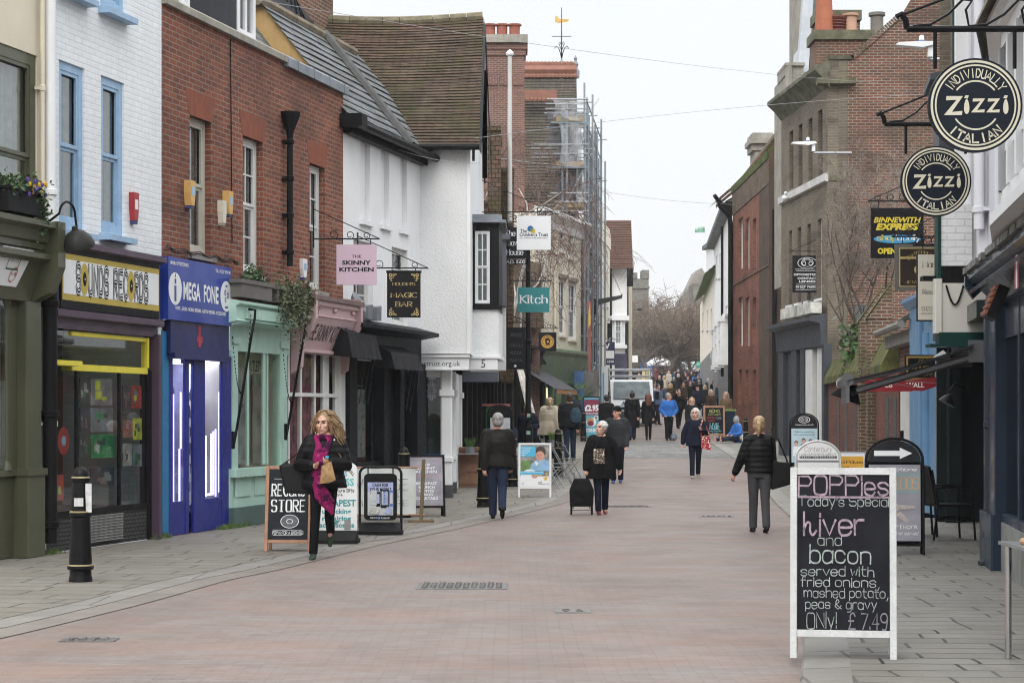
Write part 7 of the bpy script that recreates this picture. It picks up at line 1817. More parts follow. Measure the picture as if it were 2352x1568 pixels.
def bc(mb,W,H):
 n=10;mb.slab([(-W/2,.14),(W/2,.14)]+[(W/2-.09+.09*math.cos(math.pi/2*k/n),H-.09+.09*math.sin(math.pi/2*k/n))for k in range(n+1)]+[(-W/2+.09-.09*math.sin(math.pi/2*k/n),H-.09+.09*math.cos(math.pi/2*k/n))for k in range(n+1)],-.02,.02,1)
 lines_=[("EDDY'S",H-.17,.06,W*.5,3),('EXPRESS',H-.29,.09,W*.8,3),('CHEAPEST',H-.55,.08,W*.88,2),('unlocking',H-.645,.06,W*.66,2),('repairing',H-.735,.06,W*.66,2),('accessories',H-.82,.06,W*.8,2)]
 for s,z,h,w_,m in lines_:text(mb,s,.02,z,h,w_,'sans','c',m,-.022,.03)
 text(mb,'Keys Furniture Gifts',.02,H-.37,.04,W*.8,'hand','c',4,-.022);text(mb,'much more',-.02,H-.42,.03,W*.4,'hand','c',4,-.022);text(mb,'WE SELL',W*.30,H-.10,.035,None,'sans','c',4,-.022,.02,rot=R(-48))
 mb.slab([(-.10,.2),(.02,.30),(.08,.29),(-.04,.18)],-.026,-.022,5);mb.slab([(-.08,.205),(.015,.285),(.055,.28),(-.04,.195)],-.028,-.022,2);mb.slab([(.12,.17),(.20,.17),(.20,.30),(.12,.30)],-.026,-.022,6)
board('pavement_sign','white rounded phone repair sign on a black base behind the curly haired woman',770,1246,.56,1.02,'base',[RUBBER,WHITE,plain('turq_ink',(.03,.28,.30)),plain('aqua_ink',(.10,.45,.47)),INKB,plain('phone_pale',(.4,.42,.42)),GREYM],bc,R(-2))
def bm(mb,W,H):
 W2,a,b=W/2-.06,.19,H-.09;n=6
 pr=[]
 for cx_,cz_,s0 in((W2-.06,a+.06,-90),(W2-.06,b-.06,0),(-W2+.06,b-.06,90),(-W2+.06,a+.06,180)):pr+=[(cx_+.06*math.cos(R(s0+90*k/n)),cz_+.06*math.sin(R(s0+90*k/n)))for k in range(n+1)]
 mb.slab(pr,-.02,.02,0)
 x0,x1,z0,z1=-W2+.05,W2-.05,a+.07,b-.12;rq(mb,x0,x1,z0,z1,-.022,1);rq(mb,x0,x1,z1-.13,z1,-.024,2)
 text(mb,'CASH FOR',0,z1-.06,.045,.22,'sans','c',3,-.026,.03);text(mb,'YOUR MOBILE',0,z1-.12,.045,.30,'sans','c',3,-.026,.03);text(mb,'WE WANT TO BUY YOUR OLD',0,z1-.16,.02,.28,'sans','c',3,-.026,.03);text(mb,'PHONES & TABLETS',0,z1-.19,.02,.2,'sans','c',3,-.026,.03)
 for x,z,w_,h_,m in((-.13,.16,.08,.20,4),(-.06,.14,.06,.2,3),(.005,.12,.11,.25,3),(.12,.14,.06,.22,5)):rq(mb,x,x+w_,z0+z-.02,z0+z+h_-.02,-.025-.001*m,m);rq(mb,x+.012,x+w_-.012,z0+z+.02,z0+z+h_-.05,-.033,2 if m==3 else 1)
 for i in range(12):rq(mb,.02+.025*(i%3),.038+.025*(i%3),z0+.17+.045*(i//3),z0+.195+.045*(i//3),-.036,(1,5,2)[i%3])
 mb.slab([(x0+.01,z0+.03),(x0+.14,z0+.01),(x0+.17,z0+.08),(x0+.05,z0+.12)],-.04,-.036,6);mb.slab([(.06,z0+.04),(.13,z0),(.17,z0+.08),(.09,z0+.12)],-.04,-.036,2)
 text(mb,'FIND US ON',-.14,a+.022,.024,.10,'sans','l',1,-.023,.03);rq(mb,-.03,-.002,a+.016,a+.05,-.023,5);text(mb,'f',-.016,a+.02,.026,None,'sans','c',1,-.026,.04);text(mb,'facebook',.008,a+.022,.026,.12,'sans','l',1,-.023,.03)
board('pavement_sign','black swinging cash for your mobile sign with phone poster',874,1226,.57,.92,'swing',[BLACKP,plain('poster_grey',(.46,.48,.50),.5,.2,6),plain('poster_lilac',(.34,.38,.58),.5,.2,9),INKB,plain('phone_silver',(.50,.52,.55),.4),plain('phone_blue',(.08,.17,.42),.4),plain('note_grey',(.42,.42,.38),.6,.3,30)],bm)
def bs(mb,W,H):
 face(mb,-W/2+.03,W/2-.03,.16,H-.03,1);rq(mb,-W/2+.055,W/2-.055,.185,H-.055,-.008,3);rq(mb,-W/2+.06,W/2-.06,.19,H-.06,-.010,1)
 for s,z,h,w_ in(('THE',.175,.03,.13),('SKINNY',.235,.042,.30),('KITCHEN',.295,.042,.34),('BREAKFAST',.485,.042,.34),('BRUNCH',.545,.042,.26),('COFFEE',.605,.042,.25),('CAKES',.665,.042,.21),('COCKTAILS',.725,.042,.36)):text(mb,s,0,H-z,h,w_,'sans','c',2,-.013,.025)
 text(mb,'Independent Cafe',.01,H-.36,.04,.44,'hand','c',3,-.013,thick=.35)
board('pavement_sign','dark framed marble grey cafe menu board with white lettering',981,1186,.60,1.0,'A',[BLACKP,plain('marble_grey',(.28,.27,.31),.4,.35,4),WHITE,plain('rose_line',(.55,.33,.33))],bs,R(10),False,8,.14)
def bt(mb,W,H):
 face(mb,-W/2+.03,W/2-.03,.20,H-.03,1);x0,x1,z0,z1=-W/2+.04,W/2-.04,.21,H-.04
 Z=lambda f:z0+(z1-z0)*f;X=lambda f:x0+(x1-x0)*f
 rq(mb,x0,x1,Z(.24),z1,-.008,3);rq(mb,X(.02),X(.35),Z(.3),Z(.62),-.009,4);rq(mb,X(.0),X(.52),Z(.72),Z(.97),-.011,2);rq(mb,X(.0),X(.82),Z(.29),Z(.37),-.018,2)
 mb.slab([(X(.32),Z(.38)),(X(1),Z(.38)),(X(1),Z(.62)),(X(.82),Z(.66)),(X(.55),Z(.64)),(X(.40),Z(.55))],-.012,-.009,5)
 disc(mb,X(.68),Z(.74),.095,-.013,6,24,sx=.9);disc(mb,X(.70),Z(.85),.10,-.014,7,24,sx=.95);disc(mb,X(.68),Z(.75),.085,-.0155,6,24,sx=.95);disc(mb,X(.90),Z(.74),.02,-.015,6,10,sx=.7)
 for s in(-.035,.03):disc(mb,X(.66)+s,Z(.765),.010,-.017,7,8)
 disc(mb,X(.63),Z(.735),.014,-.0165,9,10);rq(mb,X(.59),X(.74),Z(.688),Z(.697),-.017,9)
 mb.slab([(X(.5),Z(.62)),(X(.62),Z(.57)),(X(.75),Z(.62)),(X(.66),Z(.60)),(X(.58),Z(.50)),(X(.54),Z(.5))],-.0145,-.012,1)
 rq(mb,x0,x1,z0,Z(.25),-.013,1);disc(mb,X(.32),Z(.22),.16,-.014,1,24,sx=1.1);disc(mb,X(.50),Z(.26),.05,-.015,6,16,sx=1.3)
 for sx_,sz_,r_ in((.88,.20,.06),(.70,.27,.03),(.90,.30,.03)):
  mb.slab([(X(sx_)+math.cos(R(90+36*k))*r_*(1 if k%2==0 else .45),Z(sz_)+math.sin(R(90+36*k))*r_*(1 if k%2==0 else .45))for k in range(10)],-.018,-.016,8)
 for i,s in enumerate(('Could you spare','a few hours to','help make my','smile even','bigger?')):text(mb,s,X(.04),Z(.925-.045*i),.02,None,'sans','l',1,-.0125,.025,maxw=.24)
 text(mb,'Join our family of volunteers today',X(.03),Z(.335),.018,W*.66,'sans','l',1,-.0195,.02);text(mb,"The",X(.62),Z(.09),.022,None,'sans','l',7,-.016,.02);text(mb,"Children's Trust",X(.62),Z(.055),.022,W*.33,'sans','l',7,-.016,.02);disc(mb,X(.73),Z(.115),.015,-.016,2,10)
 disc(mb,X(.09),Z(.075),.02,-.016,5,14,.013)
board('pavement_sign','white framed charity poster board with smiling child and blue captions',1228,1142,.64,1.06,'A',[plain('frame_white',(.72,.73,.74),.4,.05),WHITE,SKYB,plain('photo_dim',(.22,.22,.20),.6,.6,9),plain('photo_green',(.13,.24,.07),.6,.3,9),plain('shirt_blue',(.24,.42,.62),.6,.15,9),plain('photo_skin',(.55,.30,.22),.6,.08),plain('photo_dark',(.055,.035,.03),.7),plain('star_gold',(.62,.42,.10)),plain('photo_lip',(.42,.15,.14))],bt,R(-3),False,7,.17)
def b295(mb,W,H):
 face(mb,-W/2+.03,W/2-.03,.1,H-.03,1);rq(mb,-W/2+.04,W/2-.04,H*.58,H*.93,-.008,2);text(mb,'£2.95',0,H*.68,.20,W*.84,'sans','c',3,-.011,.05);text(mb,'BACON ROLL & HOT DRINK',0,H*.605,.05,W*.86,'sans','c',3,-.011,.03)
 disc(mb,-.02,H*.42,.17,-.009,3,20,sx=1.1);disc(mb,-.05,H*.45,.12,-.011,4,18,sx=1.1);disc(mb,-.04,H*.39,.10,-.013,2,14,sx=1.2);disc(mb,W*.28,H*.52,.08,-.012,3,14);disc(mb,W*.28,H*.52,.05,-.014,5,14);text(mb,'MORNING',0,H*.2,.13,W*.9,'sans','c',3,-.011,.04)
board('pavement_sign','tall blue and maroon bacon roll price board in front of the blue hoarding',1359,1012,.60,1.62,'A',[BLACKP,plain('poster_cyan',(.10,.36,.46),.6,.1),MAROON,WHITE,plain('bun',(.48,.27,.10)),BROWN],b295,0,False,4,.1)
def bboho(mb,W,H):
 face(mb,-W/2+.07,W/2-.07,.17,H-.07,1);hand(mb,[('BOHO',-.17,H-.25,.10,.36,4,.6),('CAFE & BAR',-.22,H-.36,.07,.46,4,.5),('Breakfast',-.26,H-.48,.07,.27,3,.5),('& LUNCH',-.24,H-.6,.07,.26,3,.5),('CAKE',.06,H-.5,.08,.2,2,.5),('LIVE',-.16,H-.76,.10,.32,5,.8),('MUSIC',-.18,H-.88,.10,.36,5,.8),('Friday Saturday',-.24,H-.97,.05,.5,5,.5),('Sunday',-.1,H-1.05,.05,.25,5,.5)])
board('chalkboard_sign','distant wooden framed live music chalkboard beside the wheelie bin',1641,1006,.80,1.22,'A',[PALEWOOD,CHALK,CHK,plain('chalk_red',(.45,.08,.10),.9),CHKY,plain('chalk_cyan',(.22,.5,.58),.9)],bboho,0,True,7,.1,fw=.07)
def archpanel(mb,W,H,z0,m,split):
 n=16;r_=W/2-.025;zc=H-W*.39
 mb.slab([(-r_,zc)]+[(-r_*math.cos(math.pi*k/n),zc+r_*.78*math.sin(math.pi*k/n))for k in range(n+1)]+[(r_,zc)],-.008,.008,m);mb.box(-r_,r_,-.008,.008,zc-split,zc,m)
 return zc-split
def barg(mb,W,H):
 z=archpanel(mb,W,H,.15,1,.08);face(mb,-W/2+.03,W/2-.03,.2,z-.02,2,-.008)
 disc(mb,0,z+.2,.085,-.01,3,28,.075,sx=1.7);disc(mb,0,z+.2,.055,-.01,3,24,.048,sx=1.7);disc(mb,-.035,z+.195,.025,-.012,3,12,.018);disc(mb,.035,z+.195,.025,-.012,3,12,.018);text(mb,'Professional Eyecare since 1926',0,z+.06,.025,W*.64,'hand','c',3,-.012)
 text(mb,'Take on everything',0,z-.12,.035,W*.7,'sans','c',4,-.012,.02);text(mb,'your eyes face today',0,z-.19,.035,W*.76,'sans','c',4,-.012,.02)
 for i,(x,zz,s)in enumerate(((-.2,-.40,1),(-.02,-.34,1.1),(.15,-.36,1),(.26,-.42,.9))):disc(mb,x,z+zz,.055*s,-.010-.0004*i,5,14,sx=.85);disc(mb,x,z+zz+.025,.052*s,-.0125,6,14,sx=.9);disc(mb,x,z+zz-.005,.042*s,-.0135,5,14,sx=.85);mb.slab([(x-.09,z+zz-.3),(x+.09,z+zz-.3),(x+.07,z+zz-.07),(x-.07,z+zz-.07)],-.0118-.0004*i,-.0105,(3,6,7,3)[i])
board('pavement_sign','tall black arched optician board with family eye care poster',1848,1080,.70,1.42,'arch',[BLACKP,INKB,plain('poster_pale_blue',(.42,.55,.62),.5,.12,4),WHITE,plain('ink_teal',(.10,.22,.26)),plain('photo_skin2',(.55,.33,.26)),plain('photo_hair',(.10,.07,.06)),plain('photo_suit',(.10,.12,.17))],barg,R(-4),True,5)
def bcan(mb,W,H):
 z=archpanel(mb,W,H,.15,1,.03);text(mb,'Canterbury',0,z+.13,.07,W*.62,'hand','c',2,-.010,thick=.3,shear=.2);text(mb,"MARLOWE'S RESTAURANT",0,z+.075,.028,W*.84,'serif','c',3,-.010);rq(mb,-W*.42,W*.42,z+.03,z+.062,-.010,3);text(mb,'MODERN BRITISH CUISINE',0,z+.036,.02,W*.8,'serif','c',1,-.012);face(mb,-W/2+.025,W/2-.025,.2,z-.03,1,-.008)
board('pavement_sign','white arched restaurant board just behind the large chalkboard',1881,1203,.65,1.22,'arch',[plain('tube_white',(.6,.6,.6),.4),WHITE,plain('ink_rose',(.36,.26,.26)),INKB],bcan,R(-2),True,6)
def byel(mb,W,H):face(mb,-W/2+.02,W/2-.02,.2,H-.02,1);rq(mb,-W/2+.06,W/2-.04,.3,H-.08,-.008,2);text(mb,'Gold Prices',.03,H-.2,.045,W*.74,'serif','c',3,-.011,thick=.6);text(mb,'Are',-.02,H-.29,.045,None,'serif','c',3,-.011,thick=.6)
board('pavement_sign','yellow gold prices poster board between the two arched boards',1945,1168,.66,.98,'A',[GREYM,WHITE,plain('poster_amber',(.62,.33,.04)),INKB],byel,R(-5),True,6,.2,fw=.02)
def barr(mb,W,H):
 z=archpanel(mb,W,H,.15,1,.02);mb.slab([(-.23,z+.07),(.06,z+.07),(.06,z+.035),(.20,z+.10),(.06,z+.165),(.06,z+.13),(-.23,z+.13)],-.013,-.009,2);face(mb,-W/2+.03,W/2-.03,.16,z-.03,3,-.008)
 rq(mb,-W/2+.03,W/2-.03,z-.36,z-.12,-.010,4);text(mb,'Illustrations',.02,z-.1,.035,W*.7,'hand','c',2,-.012,shear=.2);text(mb,'TATTOOS',0,z-.31,.13,W*.84,'serif','c',5,-.012,thick=.7);mb.slab([(-.2,.48),(.22,.53),(.22,.56),(.05,.57),(-.05,.62),(-.25,.6)],-.013,-.010,6);mb.slab([(.0,.45),(.14,.36),(.16,.39),(.06,.5)],-.013,-.010,6);text(mb,'Artwork',.1,.30,.05,.3,'hand','c',2,-.012,shear=.2,thick=.4);text(mb,'first come first served',0,.23,.035,W*.8,'hand','c',2,-.012,shear=.2,thick=.4)
board('pavement_sign','black arched tattoo board with white arrow pointing right',2056,1274,.64,1.33,'arch',[BLACKP,plain('arch_dark',(.02,.022,.026),.5,.2,4),WHITE,plain('poster_mauve',(.27,.26,.30),.4,.2,3),plain('poster_teal_grey',(.22,.29,.30),.4,.15,3),plain('ink_gold',(.48,.30,.18)),plain('etched_hand',(.42,.37,.36),.5,.3,12)],barr,R(-6),True,5)
def bmen(mb,W,H):z=archpanel(mb,W,H,.15,1,.05);face(mb,-W/2+.05,W/2-.05,.4,z-.03,2,-.008)
board('pavement_sign','tall black arched menu board partly hidden by the man in the dark jacket',1150,1101,.56,1.72,'arch',[BLACKP,INKB,plain('menu_white',(.55,.57,.60),.6,.2,5)],bmen,R(8),False,4)
p=gpos(880,1200);wb=thing('banner_barrier','white cloth cafe barrier with grey lettering between wooden posts','barrier',p,R(4))
k=p.y/FX;W=150*k
mb=MB();n=12
for i in range(n):x0,x1=-W/2+W*i/n,-W/2+W*(i+1)/n;b=lambda i:.02*math.sin(i*1.7);mb.quad((x0,b(i),.12),(x1,b(i+1),.12),(x1,b(i+1)*.3,.84),(x0,b(i)*.3,.84),0)
text(mb,'VINTAGE',-.02,.50,.16,W*.8,'serif','c',1,-.03,thick=.4);text(mb,'GIFTS',-.02,.38,.08,W*.5,'serif','c',1,-.03,thick=.4);text(mb,'FURNITURE',-.02,.26,.08,W*.8,'serif','c',1,-.03,thick=.4)
mb.done('cloth',[plain('marbled_cloth',(.55,.58,.56),.8,.12,4),plain('cloth_ink',(.13,.15,.14))],wb)
for s in(-1,1):mb=MB();mb.tube([(s*(W/2+.08),0,0),(s*(W/2+.12),0,.96)],.028,8);mb.box(s*(W/2+.08)-.2,s*(W/2+.08)+.2,-.03,.03,0,.04);mb.done('post',plain('post_brown',(.15,.11,.06),.7,.2,6),wb)
mb=MB();mb.tube([(-W/2-.1,0,.84),(W/2+.1,0,.84)],.014,6);mb.tube([(-W/2-.1,0,.12),(W/2+.14,0,.12)],.014,6);mb.done('rail',PALEWOOD,wb)
# bollards
BOL=plain('bollard_black',(.007,.007,.008),.4,.4,5,streak=.2,grime=(.04,.035,.03),coat=.15,spec=.25);BRASS=plain('worn_gold_band',(.34,.28,.15),.5,.3,12)
def bollard(px,py,lab,h=1.12,r=.115,right=False):
 t=thing('bollard',lab,'bollard',gpos(px,py,right),0,'black iron bollards along the pavements')
 mb=MB();q_=[(1.0,0),(1.0,.03),(.92,.05),(.92,.10),(1.12,.11),(1.12,.135),(.98,.15),(.86,.38),(.80,.56),(.96,.57),(.96,.60),(.79,.61),(.73,.85),(.72,.87),(.82,.875),(.82,.90),(.66,.91),(.64,.94),(.52,.98),(.28,1.0),(.0,1.005)]
 mb.lathe([(a*r,b*h)for a,b in q_],n=20);mb.done('post',BOL,t,True)
 for z,rr_ in((.135,1.0),(.60,.86),(.90,.72)):mb=MB();mb.lathe([(rr_*r,z*h),(rr_*r*1.08,z*h+.004),(rr_*r*1.08,z*h+.014),(rr_*r,z*h+.018)],n=20);mb.done('band',BRASS,t,True)
 return t
b_=bollard(185,1335,'black bollard with gold bands and white stickers in the left foreground')
mb=MB();rq(mb,-.04,.05,.74,.82,-.108);mb.box(.06,.12,-.06,-.05,.68,.96);mb.done('sticker',plain('paper_white',(.55,.55,.55),.7,.25,14),b_)
for px,py,lab in((1110,1164,'black bollard beside the left leg of the man in the dark jacket'),(1177,1117,'black bollard half hidden by the charity poster board'),(1282,1094,'black bollard behind the folding cafe chairs'),(1340,1013,'black bollard at the left of the cobbled crossing by the price board'),(1232,1035,'black bollard behind the woman in the beige parka'),(928,1188,'low black bollard behind the cloth barrier')):bollard(px,py,lab)
bollard(1713,1044,'black bollard in front of the seated person in blue',1.1,.1,True)
# cafe furniture
STEEL=plain('cafe_steel',(.34,.35,.36),.35,.1,5,metal=.6)
def folding_chair():
 t=thing('folding_chair','','chair',(0,0,0))
 for s in(-1,1):
  mb=MB();mb.tube([(s*.2,-.22,0),(s*.2,.26,.86)],.012,6);mb.done('leg',STEEL,t);mb=MB();mb.tube([(s*.18,.24,0),(s*.18,-.2,.45)],.012,6);mb.done('leg',STEEL,t)
 mb=MB()
 for k in range(6):mb.box(-.2,.2,-.2+.07*k,-.15+.07*k,.45,.462)
 mb.done('seat',STEEL,t);mb=MB()
 for z,y in((.66,.15),(.74,.19),(.82,.235)):mb.box(-.2,.2,y-.006,y+.006,z-.03,z+.02)
 mb.done('backrest',STEEL,t);mb=MB();mb.tube([(-.2,-.2,.04),(.2,-.2,.04)],.008,5);mb.tube([(-.18,.22,.04),(.18,.22,.04)],.008,5);mb.done('stretcher',STEEL,t)
 return t
fc=folding_chair();fc['group']='grey folding cafe chairs'
for i,(px,py,rz,lab)in enumerate(((1268,1122,R(75),'grey slatted folding chair nearest the charity poster board'),(1292,1112,R(95),'grey slatted folding chair behind the nearest folding chair'),(1308,1098,R(110),'grey slatted folding chair turned towards the bollard'))):
 p=gpos(px,py);o=fc if i==0 else dup(fc);o.location=p;o.rotation_euler=(0,0,rz);o['label']=lab
for px,py,lab,pot in((1080,1118,'small grey folding cafe table by the curiosity shop','metal tub of green grass on the cafe table by the curiosity shop'),(1270,1092,'small grey cafe table behind the charity poster board','pot of spiky grass on the table behind the charity board')):
 t=thing('cafe_table',lab,'table',gpos(px,py),0,'cafe tables');mb=MB();mb.box(-.3,.3,-.3,.3,.70,.72)
 mb.done('table_top',STEEL,t)
 for s in(-1,1):mb=MB();mb.tube([(s*.26,-.26,0),(s*.26,.26,.7)],.012,6);mb.tube([(s*.24,.26,0),(s*.24,-.26,.7)],.012,6);mb.done('leg',STEEL,t)
 p=t.location+Vector((0,0,.72));q_=thing('potted_grass',pot,'plant',p);mb=MB();mb.lathe([(.09,0),(.11,.13),(.115,.14),(.0,.135)],n=14);mb.done('pot',GREYM,q_,True)
 mb=MB();rr=random.Random(int(px))
 for _ in range(220):a,l=rr.uniform(0,6.28),rr.uniform(.12,.24);d=Vector((math.cos(a)*rr.uniform(.05,.4),math.sin(a)*rr.uniform(.05,.4),1));b=Vector((math.cos(a)*.07,math.sin(a)*.07,.13));mb.add([b+Vector((-.006,0,0)),b+Vector((.006,0,0)),b+d*l],[(0,1,2)])
 mb.done('leaves',plain('grass_green',(.07,.15,.03),.6,.5,20),q_)
p=gpos(2175,1238,True);ac=thing('cafe_armchair','black metal and wicker armchair outside the black restaurant','chair',p,R(100))
BC=plain('chair_black',(.012,.012,.013),.4,.3,6)
for sx_ in(-1,1):
 for y,zt in((-.25,.66),(.22,.9)):mb=MB();mb.tube([(sx_*.25,y-(.03 if y<0 else-.06),0),(sx_*.24,y,.45),(sx_*.24,y+(.0 if y<0 else .08),zt)],.016,8);mb.done('leg',BC,ac)
 mb=MB();mb.tube([(sx_*.26,-.26,.64),(sx_*.27,-.2,.68),(sx_*.27,.2,.68),(sx_*.25,.27,.66)],.02,8);mb.done('arm',BC,ac);mb=MB();mb.tube([(sx_*.24,-.24,.28),(sx_*.24,.22,.28)],.012,6);mb.done('stretcher',BC,ac)
mb=MB();mb.prism([(-.24,-.25),(.24,-.25),(.24,.22),(-.24,.22)],.43,.46);mb.done('seat',BC,ac);mb=MB();mb.add([(-.23,.22,.46),(.23,.22,.46),(.25,.32,.92),(-.25,.32,.92),(-.23,.25,.46),(.23,.25,.46),(.25,.35,.92),(-.25,.35,.92)],[(0,1,2,3),(4,7,6,5),(3,2,6,7),(0,3,7,4),(1,5,6,2)]);mb.tube([(-.25,.335,.92),(0,.36,.95),(.25,.335,.92)],.022,6);mb.done('backrest',BC,ac)
c2=dup(ac,p+Vector((-.28,.75,0)),R(85),'black wicker armchair tucked behind the tattoo board')
for o in(ac,c2):o['group']='black restaurant armchairs'
tb=thing('bistro_table','chrome bistro table cut by the right edge of the photo','table',Vector((3.55,12.7,.05)));CHR=plain('chrome',(.6,.6,.62),.12,.05,metal=1.)
mb=MB();mb.prism([(-.36,-.36),(.36,-.36),(.36,.36),(-.36,.36)],.74,.76);mb.done('table_top',STEEL,tb)
for sx_ in(-1,1):
 for y in(-.3,.3):mb=MB();mb.tube([(sx_*.31,y,0),(sx_*.31,y,.74)],.022,10);mb.done('leg',CHR,tb,True)
mb=MB();mb.box(-.3,.3,-.31,-.29,.66,.72);mb.done('apron',CHR,tb)
rg=thing('wooden_ring','pale wooden ring lying on the chrome bistro table','tray',tb.location+Vector((-.18,0,.76)));mb=MB();mb.tube([(.11*math.cos(a),.11*math.sin(a),.02)for a in[2*math.pi*k/20 for k in range(21)]],.022,8);mb.done('ring',plain('pale_ring',(.45,.28,.16),.5),rg,True)
# bins, cart, lamp posts, palm
t=thing('wheelie_bin','dark blue wheelie bin with green lid against the black downpipe','bin',gpos(1670,1003,True));mb=MB();mb.add([(-.22,-.25,.08),(.22,-.25,.08),(.22,.25,.08),(-.22,.25,.08),(-.28,-.3,.98),(.28,-.3,.98),(.28,.3,.98),(-.28,.3,.98)],[(0,1,5,4),(1,2,6,5),(2,3,7,6),(3,0,4,7),(0,3,2,1)]);mb.done('body',plain('bin_blue',(.02,.035,.055),.5),t);mb=MB();mb.prism([(-.31,-.33),(.31,-.33),(.31,.33),(-.31,.33)],.98,1.05);mb.done('lid',plain('bin_green',(.20,.30,.09),.5),t)
for s in(-1,1):mb=MB();mb.T=Matrix.Translation((s*.26,.22,.1))@Matrix.Rotation(R(90),4,'Y');mb.lathe([(.1,-.03),(.1,.03)],n=14);mb.done('wheel',RUBBER,t)
t=thing('green_cart','green plastic cart with pink rim behind the arched menu board','cart',gpos(1140,1080));mb=MB();mb.prism([(-.33,-.25),(.3,-.25),(.3,.25),(-.33,.25)],.5,1.62);mb.done('body',plain('cart_green',(.025,.14,.06),.5,.2),t);mb=MB();mb.box(-.38,.35,-.29,.29,1.62,1.68);mb.done('rim',plain('rim_pink',(.50,.17,.14),.5),t)
for s in(-.25,.25):mb=MB();mb.T=Matrix.Translation((s,-.2,.25))@Matrix.Rotation(R(90),4,'Y');mb.lathe([(.25,-.03),(.25,.03)],n=16);mb.done('wheel',RUBBER,t)
p=gpos(1213,1068);t=thing('lamp_post','black cast iron lamp post with sticker rising behind the pedestrians','lamp post',p);H_=Zv(560,p.y)-p.z
mb=MB();mb.lathe([(.13,0),(.13,1.0),(.10,1.05),(.075,1.15),(.07,H_*.55),(.095,H_*.55+.02),(.095,H_*.55+.09),(.065,H_*.55+.12),(.06,H_)],n=14);mb.done('post',BLACKP,t,True);mb=MB();mb.box(-.09,.09,-.15,-.128,1.2,1.45);mb.box(-.09,.09,-.15,-.128,.75,1.0);mb.done('plate',BLACKM,t);mb=MB();rq(mb,-.03,.06,1.28,1.38,-.153);rq(mb,-.05,.06,.82,.92,-.153);mb.done('sticker',plain('sticker_pale',(.3,.45,.38),.6,.5,30),t)
t=thing('street_lamp','flat black lamp head on a bent arm reaching over the for sale board','street lamp',at(1362,900,88));z=Zv(690,88)-t.location.z;mb=MB();mb.tube([(0,0,-.9),(0,0,z)],.09,8);mb.box(-.12,.12,-.1,.1,z-.6,z+.1);mb.done('post',BLACKP,t);mb=MB();mb.slab([(-.1,z),(1.2,z+.22),(1.3,z+.3),(1.28,z+.1),(.2,z-.2),(-.1,z-.3)],-.15,.15);mb.done('arm',plain('lamp_dark',(.045,.05,.05),.5),t)
for px,py,Y,wx,lab in((1845,330,51,8.7,'white street light with blue sensor on the brown brick corner house'),(2100,104,33,7.3,'white street light with blue sensor above the round signs')):
 t=thing('street_light',lab,'street light',at(px,py,Y),0,'white lantern street lights');k=.74
 mb=MB();mb.slab([(-.33,-.01),(-.28,.03),(.05,.05),(.30,.05),(.34,0),(.12,-.05)],-.1,.1);mb.box(.22,.30,-.05,.05,-.2,.0);mb.done('lantern',WHITE,t)
 mb=MB();mb.lathe([(.05,.05),(.05,.08)],(.12,0,0),12,0);mb.lathe([(.045,.08),(.04,.15),(.0,.17)],(.12,0,0),12,1);mb.done('sensor',[SPOT[0],WHITE],t);mb=MB();mb.tube([(.26,0,-.2),(.26,0,-.24),(wx-t.location.x,0,-.24)],.035,8);mb.done('arm',GREYM,t)
p=gpos(1330,1000);t=thing('palm_plant','spiky green palm plant in front of the blue hoarding','plant',p);mb=MB();mb.tube([(0,0,0),(0,0,1.3)],.08,8);mb.done('trunk',BROWN,t);mb=MB();rr=random.Random(9)
for _ in range(26):
 a,e_=rr.uniform(0,6.28),rr.uniform(.1,1.2);d=Vector((math.cos(a)*math.cos(e_),math.sin(a)*math.cos(e_),math.sin(e_)));c=Vector((0,0,1.35));tip=c+d*.55;s=d.cross(Vector((0,0,1))).normalized()
 for j in range(9):f=(j-4)/4;q_=tip+(d*(1-abs(f)*.4)+s*f*.9-Vector((0,0,.25*abs(f)))).normalized()*.5;mb.add([tip+s*.02,tip-s*.02,q_],[(0,1,2)])
 mb.tube([c,tip],.012,4)
mb.done('fronds',plain('palm_green',(.075,.13,.045),.5,.4,6),t)
t=thing('hoarding','blue and grey timber hoarding under the scaffold','hoarding',(0,0,0));mb=MB();mb.box(Xv(1318,79),Xv(1342,79),79,79.1,gz(79),Zv(852,79),0);mb.box(Xv(1342,79),Xv(1372,81),79.3,79.4,gz(79),Zv(850,79),1);mb.slab([(Xv(1324,79),Zv(935,79)),(Xv(1334,79),Zv(935,79)),(Xv(1334,79),Zv(865,79)),(Xv(1324,79),Zv(865,79))],78.96,79,2);mb.done('boarding',[plain('hoard_blue',(.06,.14,.30),.6,.15),plain('hoard_grey',(.16,.15,.15),.8,.5,2),plain('hoard_panel',(.035,.10,.28),.5)],t)
t=thing('banner_flag','tall red and yellow banner flag hanging beside the scaffold','banner',at(1354,800,79.8));mb=MB();mb.slab([(-.06,-1.6),(.06,-1.6),(.07,1.9),(-.07,1.9)],-.01,.01,0);mb.slab([(-.05,.8),(.05,1.0),(.02,1.8),(-.04,1.5)],-.014,-.01,1);mb.done('cloth',[plain('banner_red2',(.28,.11,.09),.7,.3,2),plain('banner_yel',(.6,.45,.1),.7)],t)
t=thing('pull_up_banner','white and pale blue vertical banner beside the van','banner',at(1389,960,88));mb=MB();mb.box(-.14,.14,-.02,.02,0,2.3,0);rq(mb,-.1,-.02,.2,2.0,-.023,1);mb.done('cloth',[WHITE,SKYB],t)
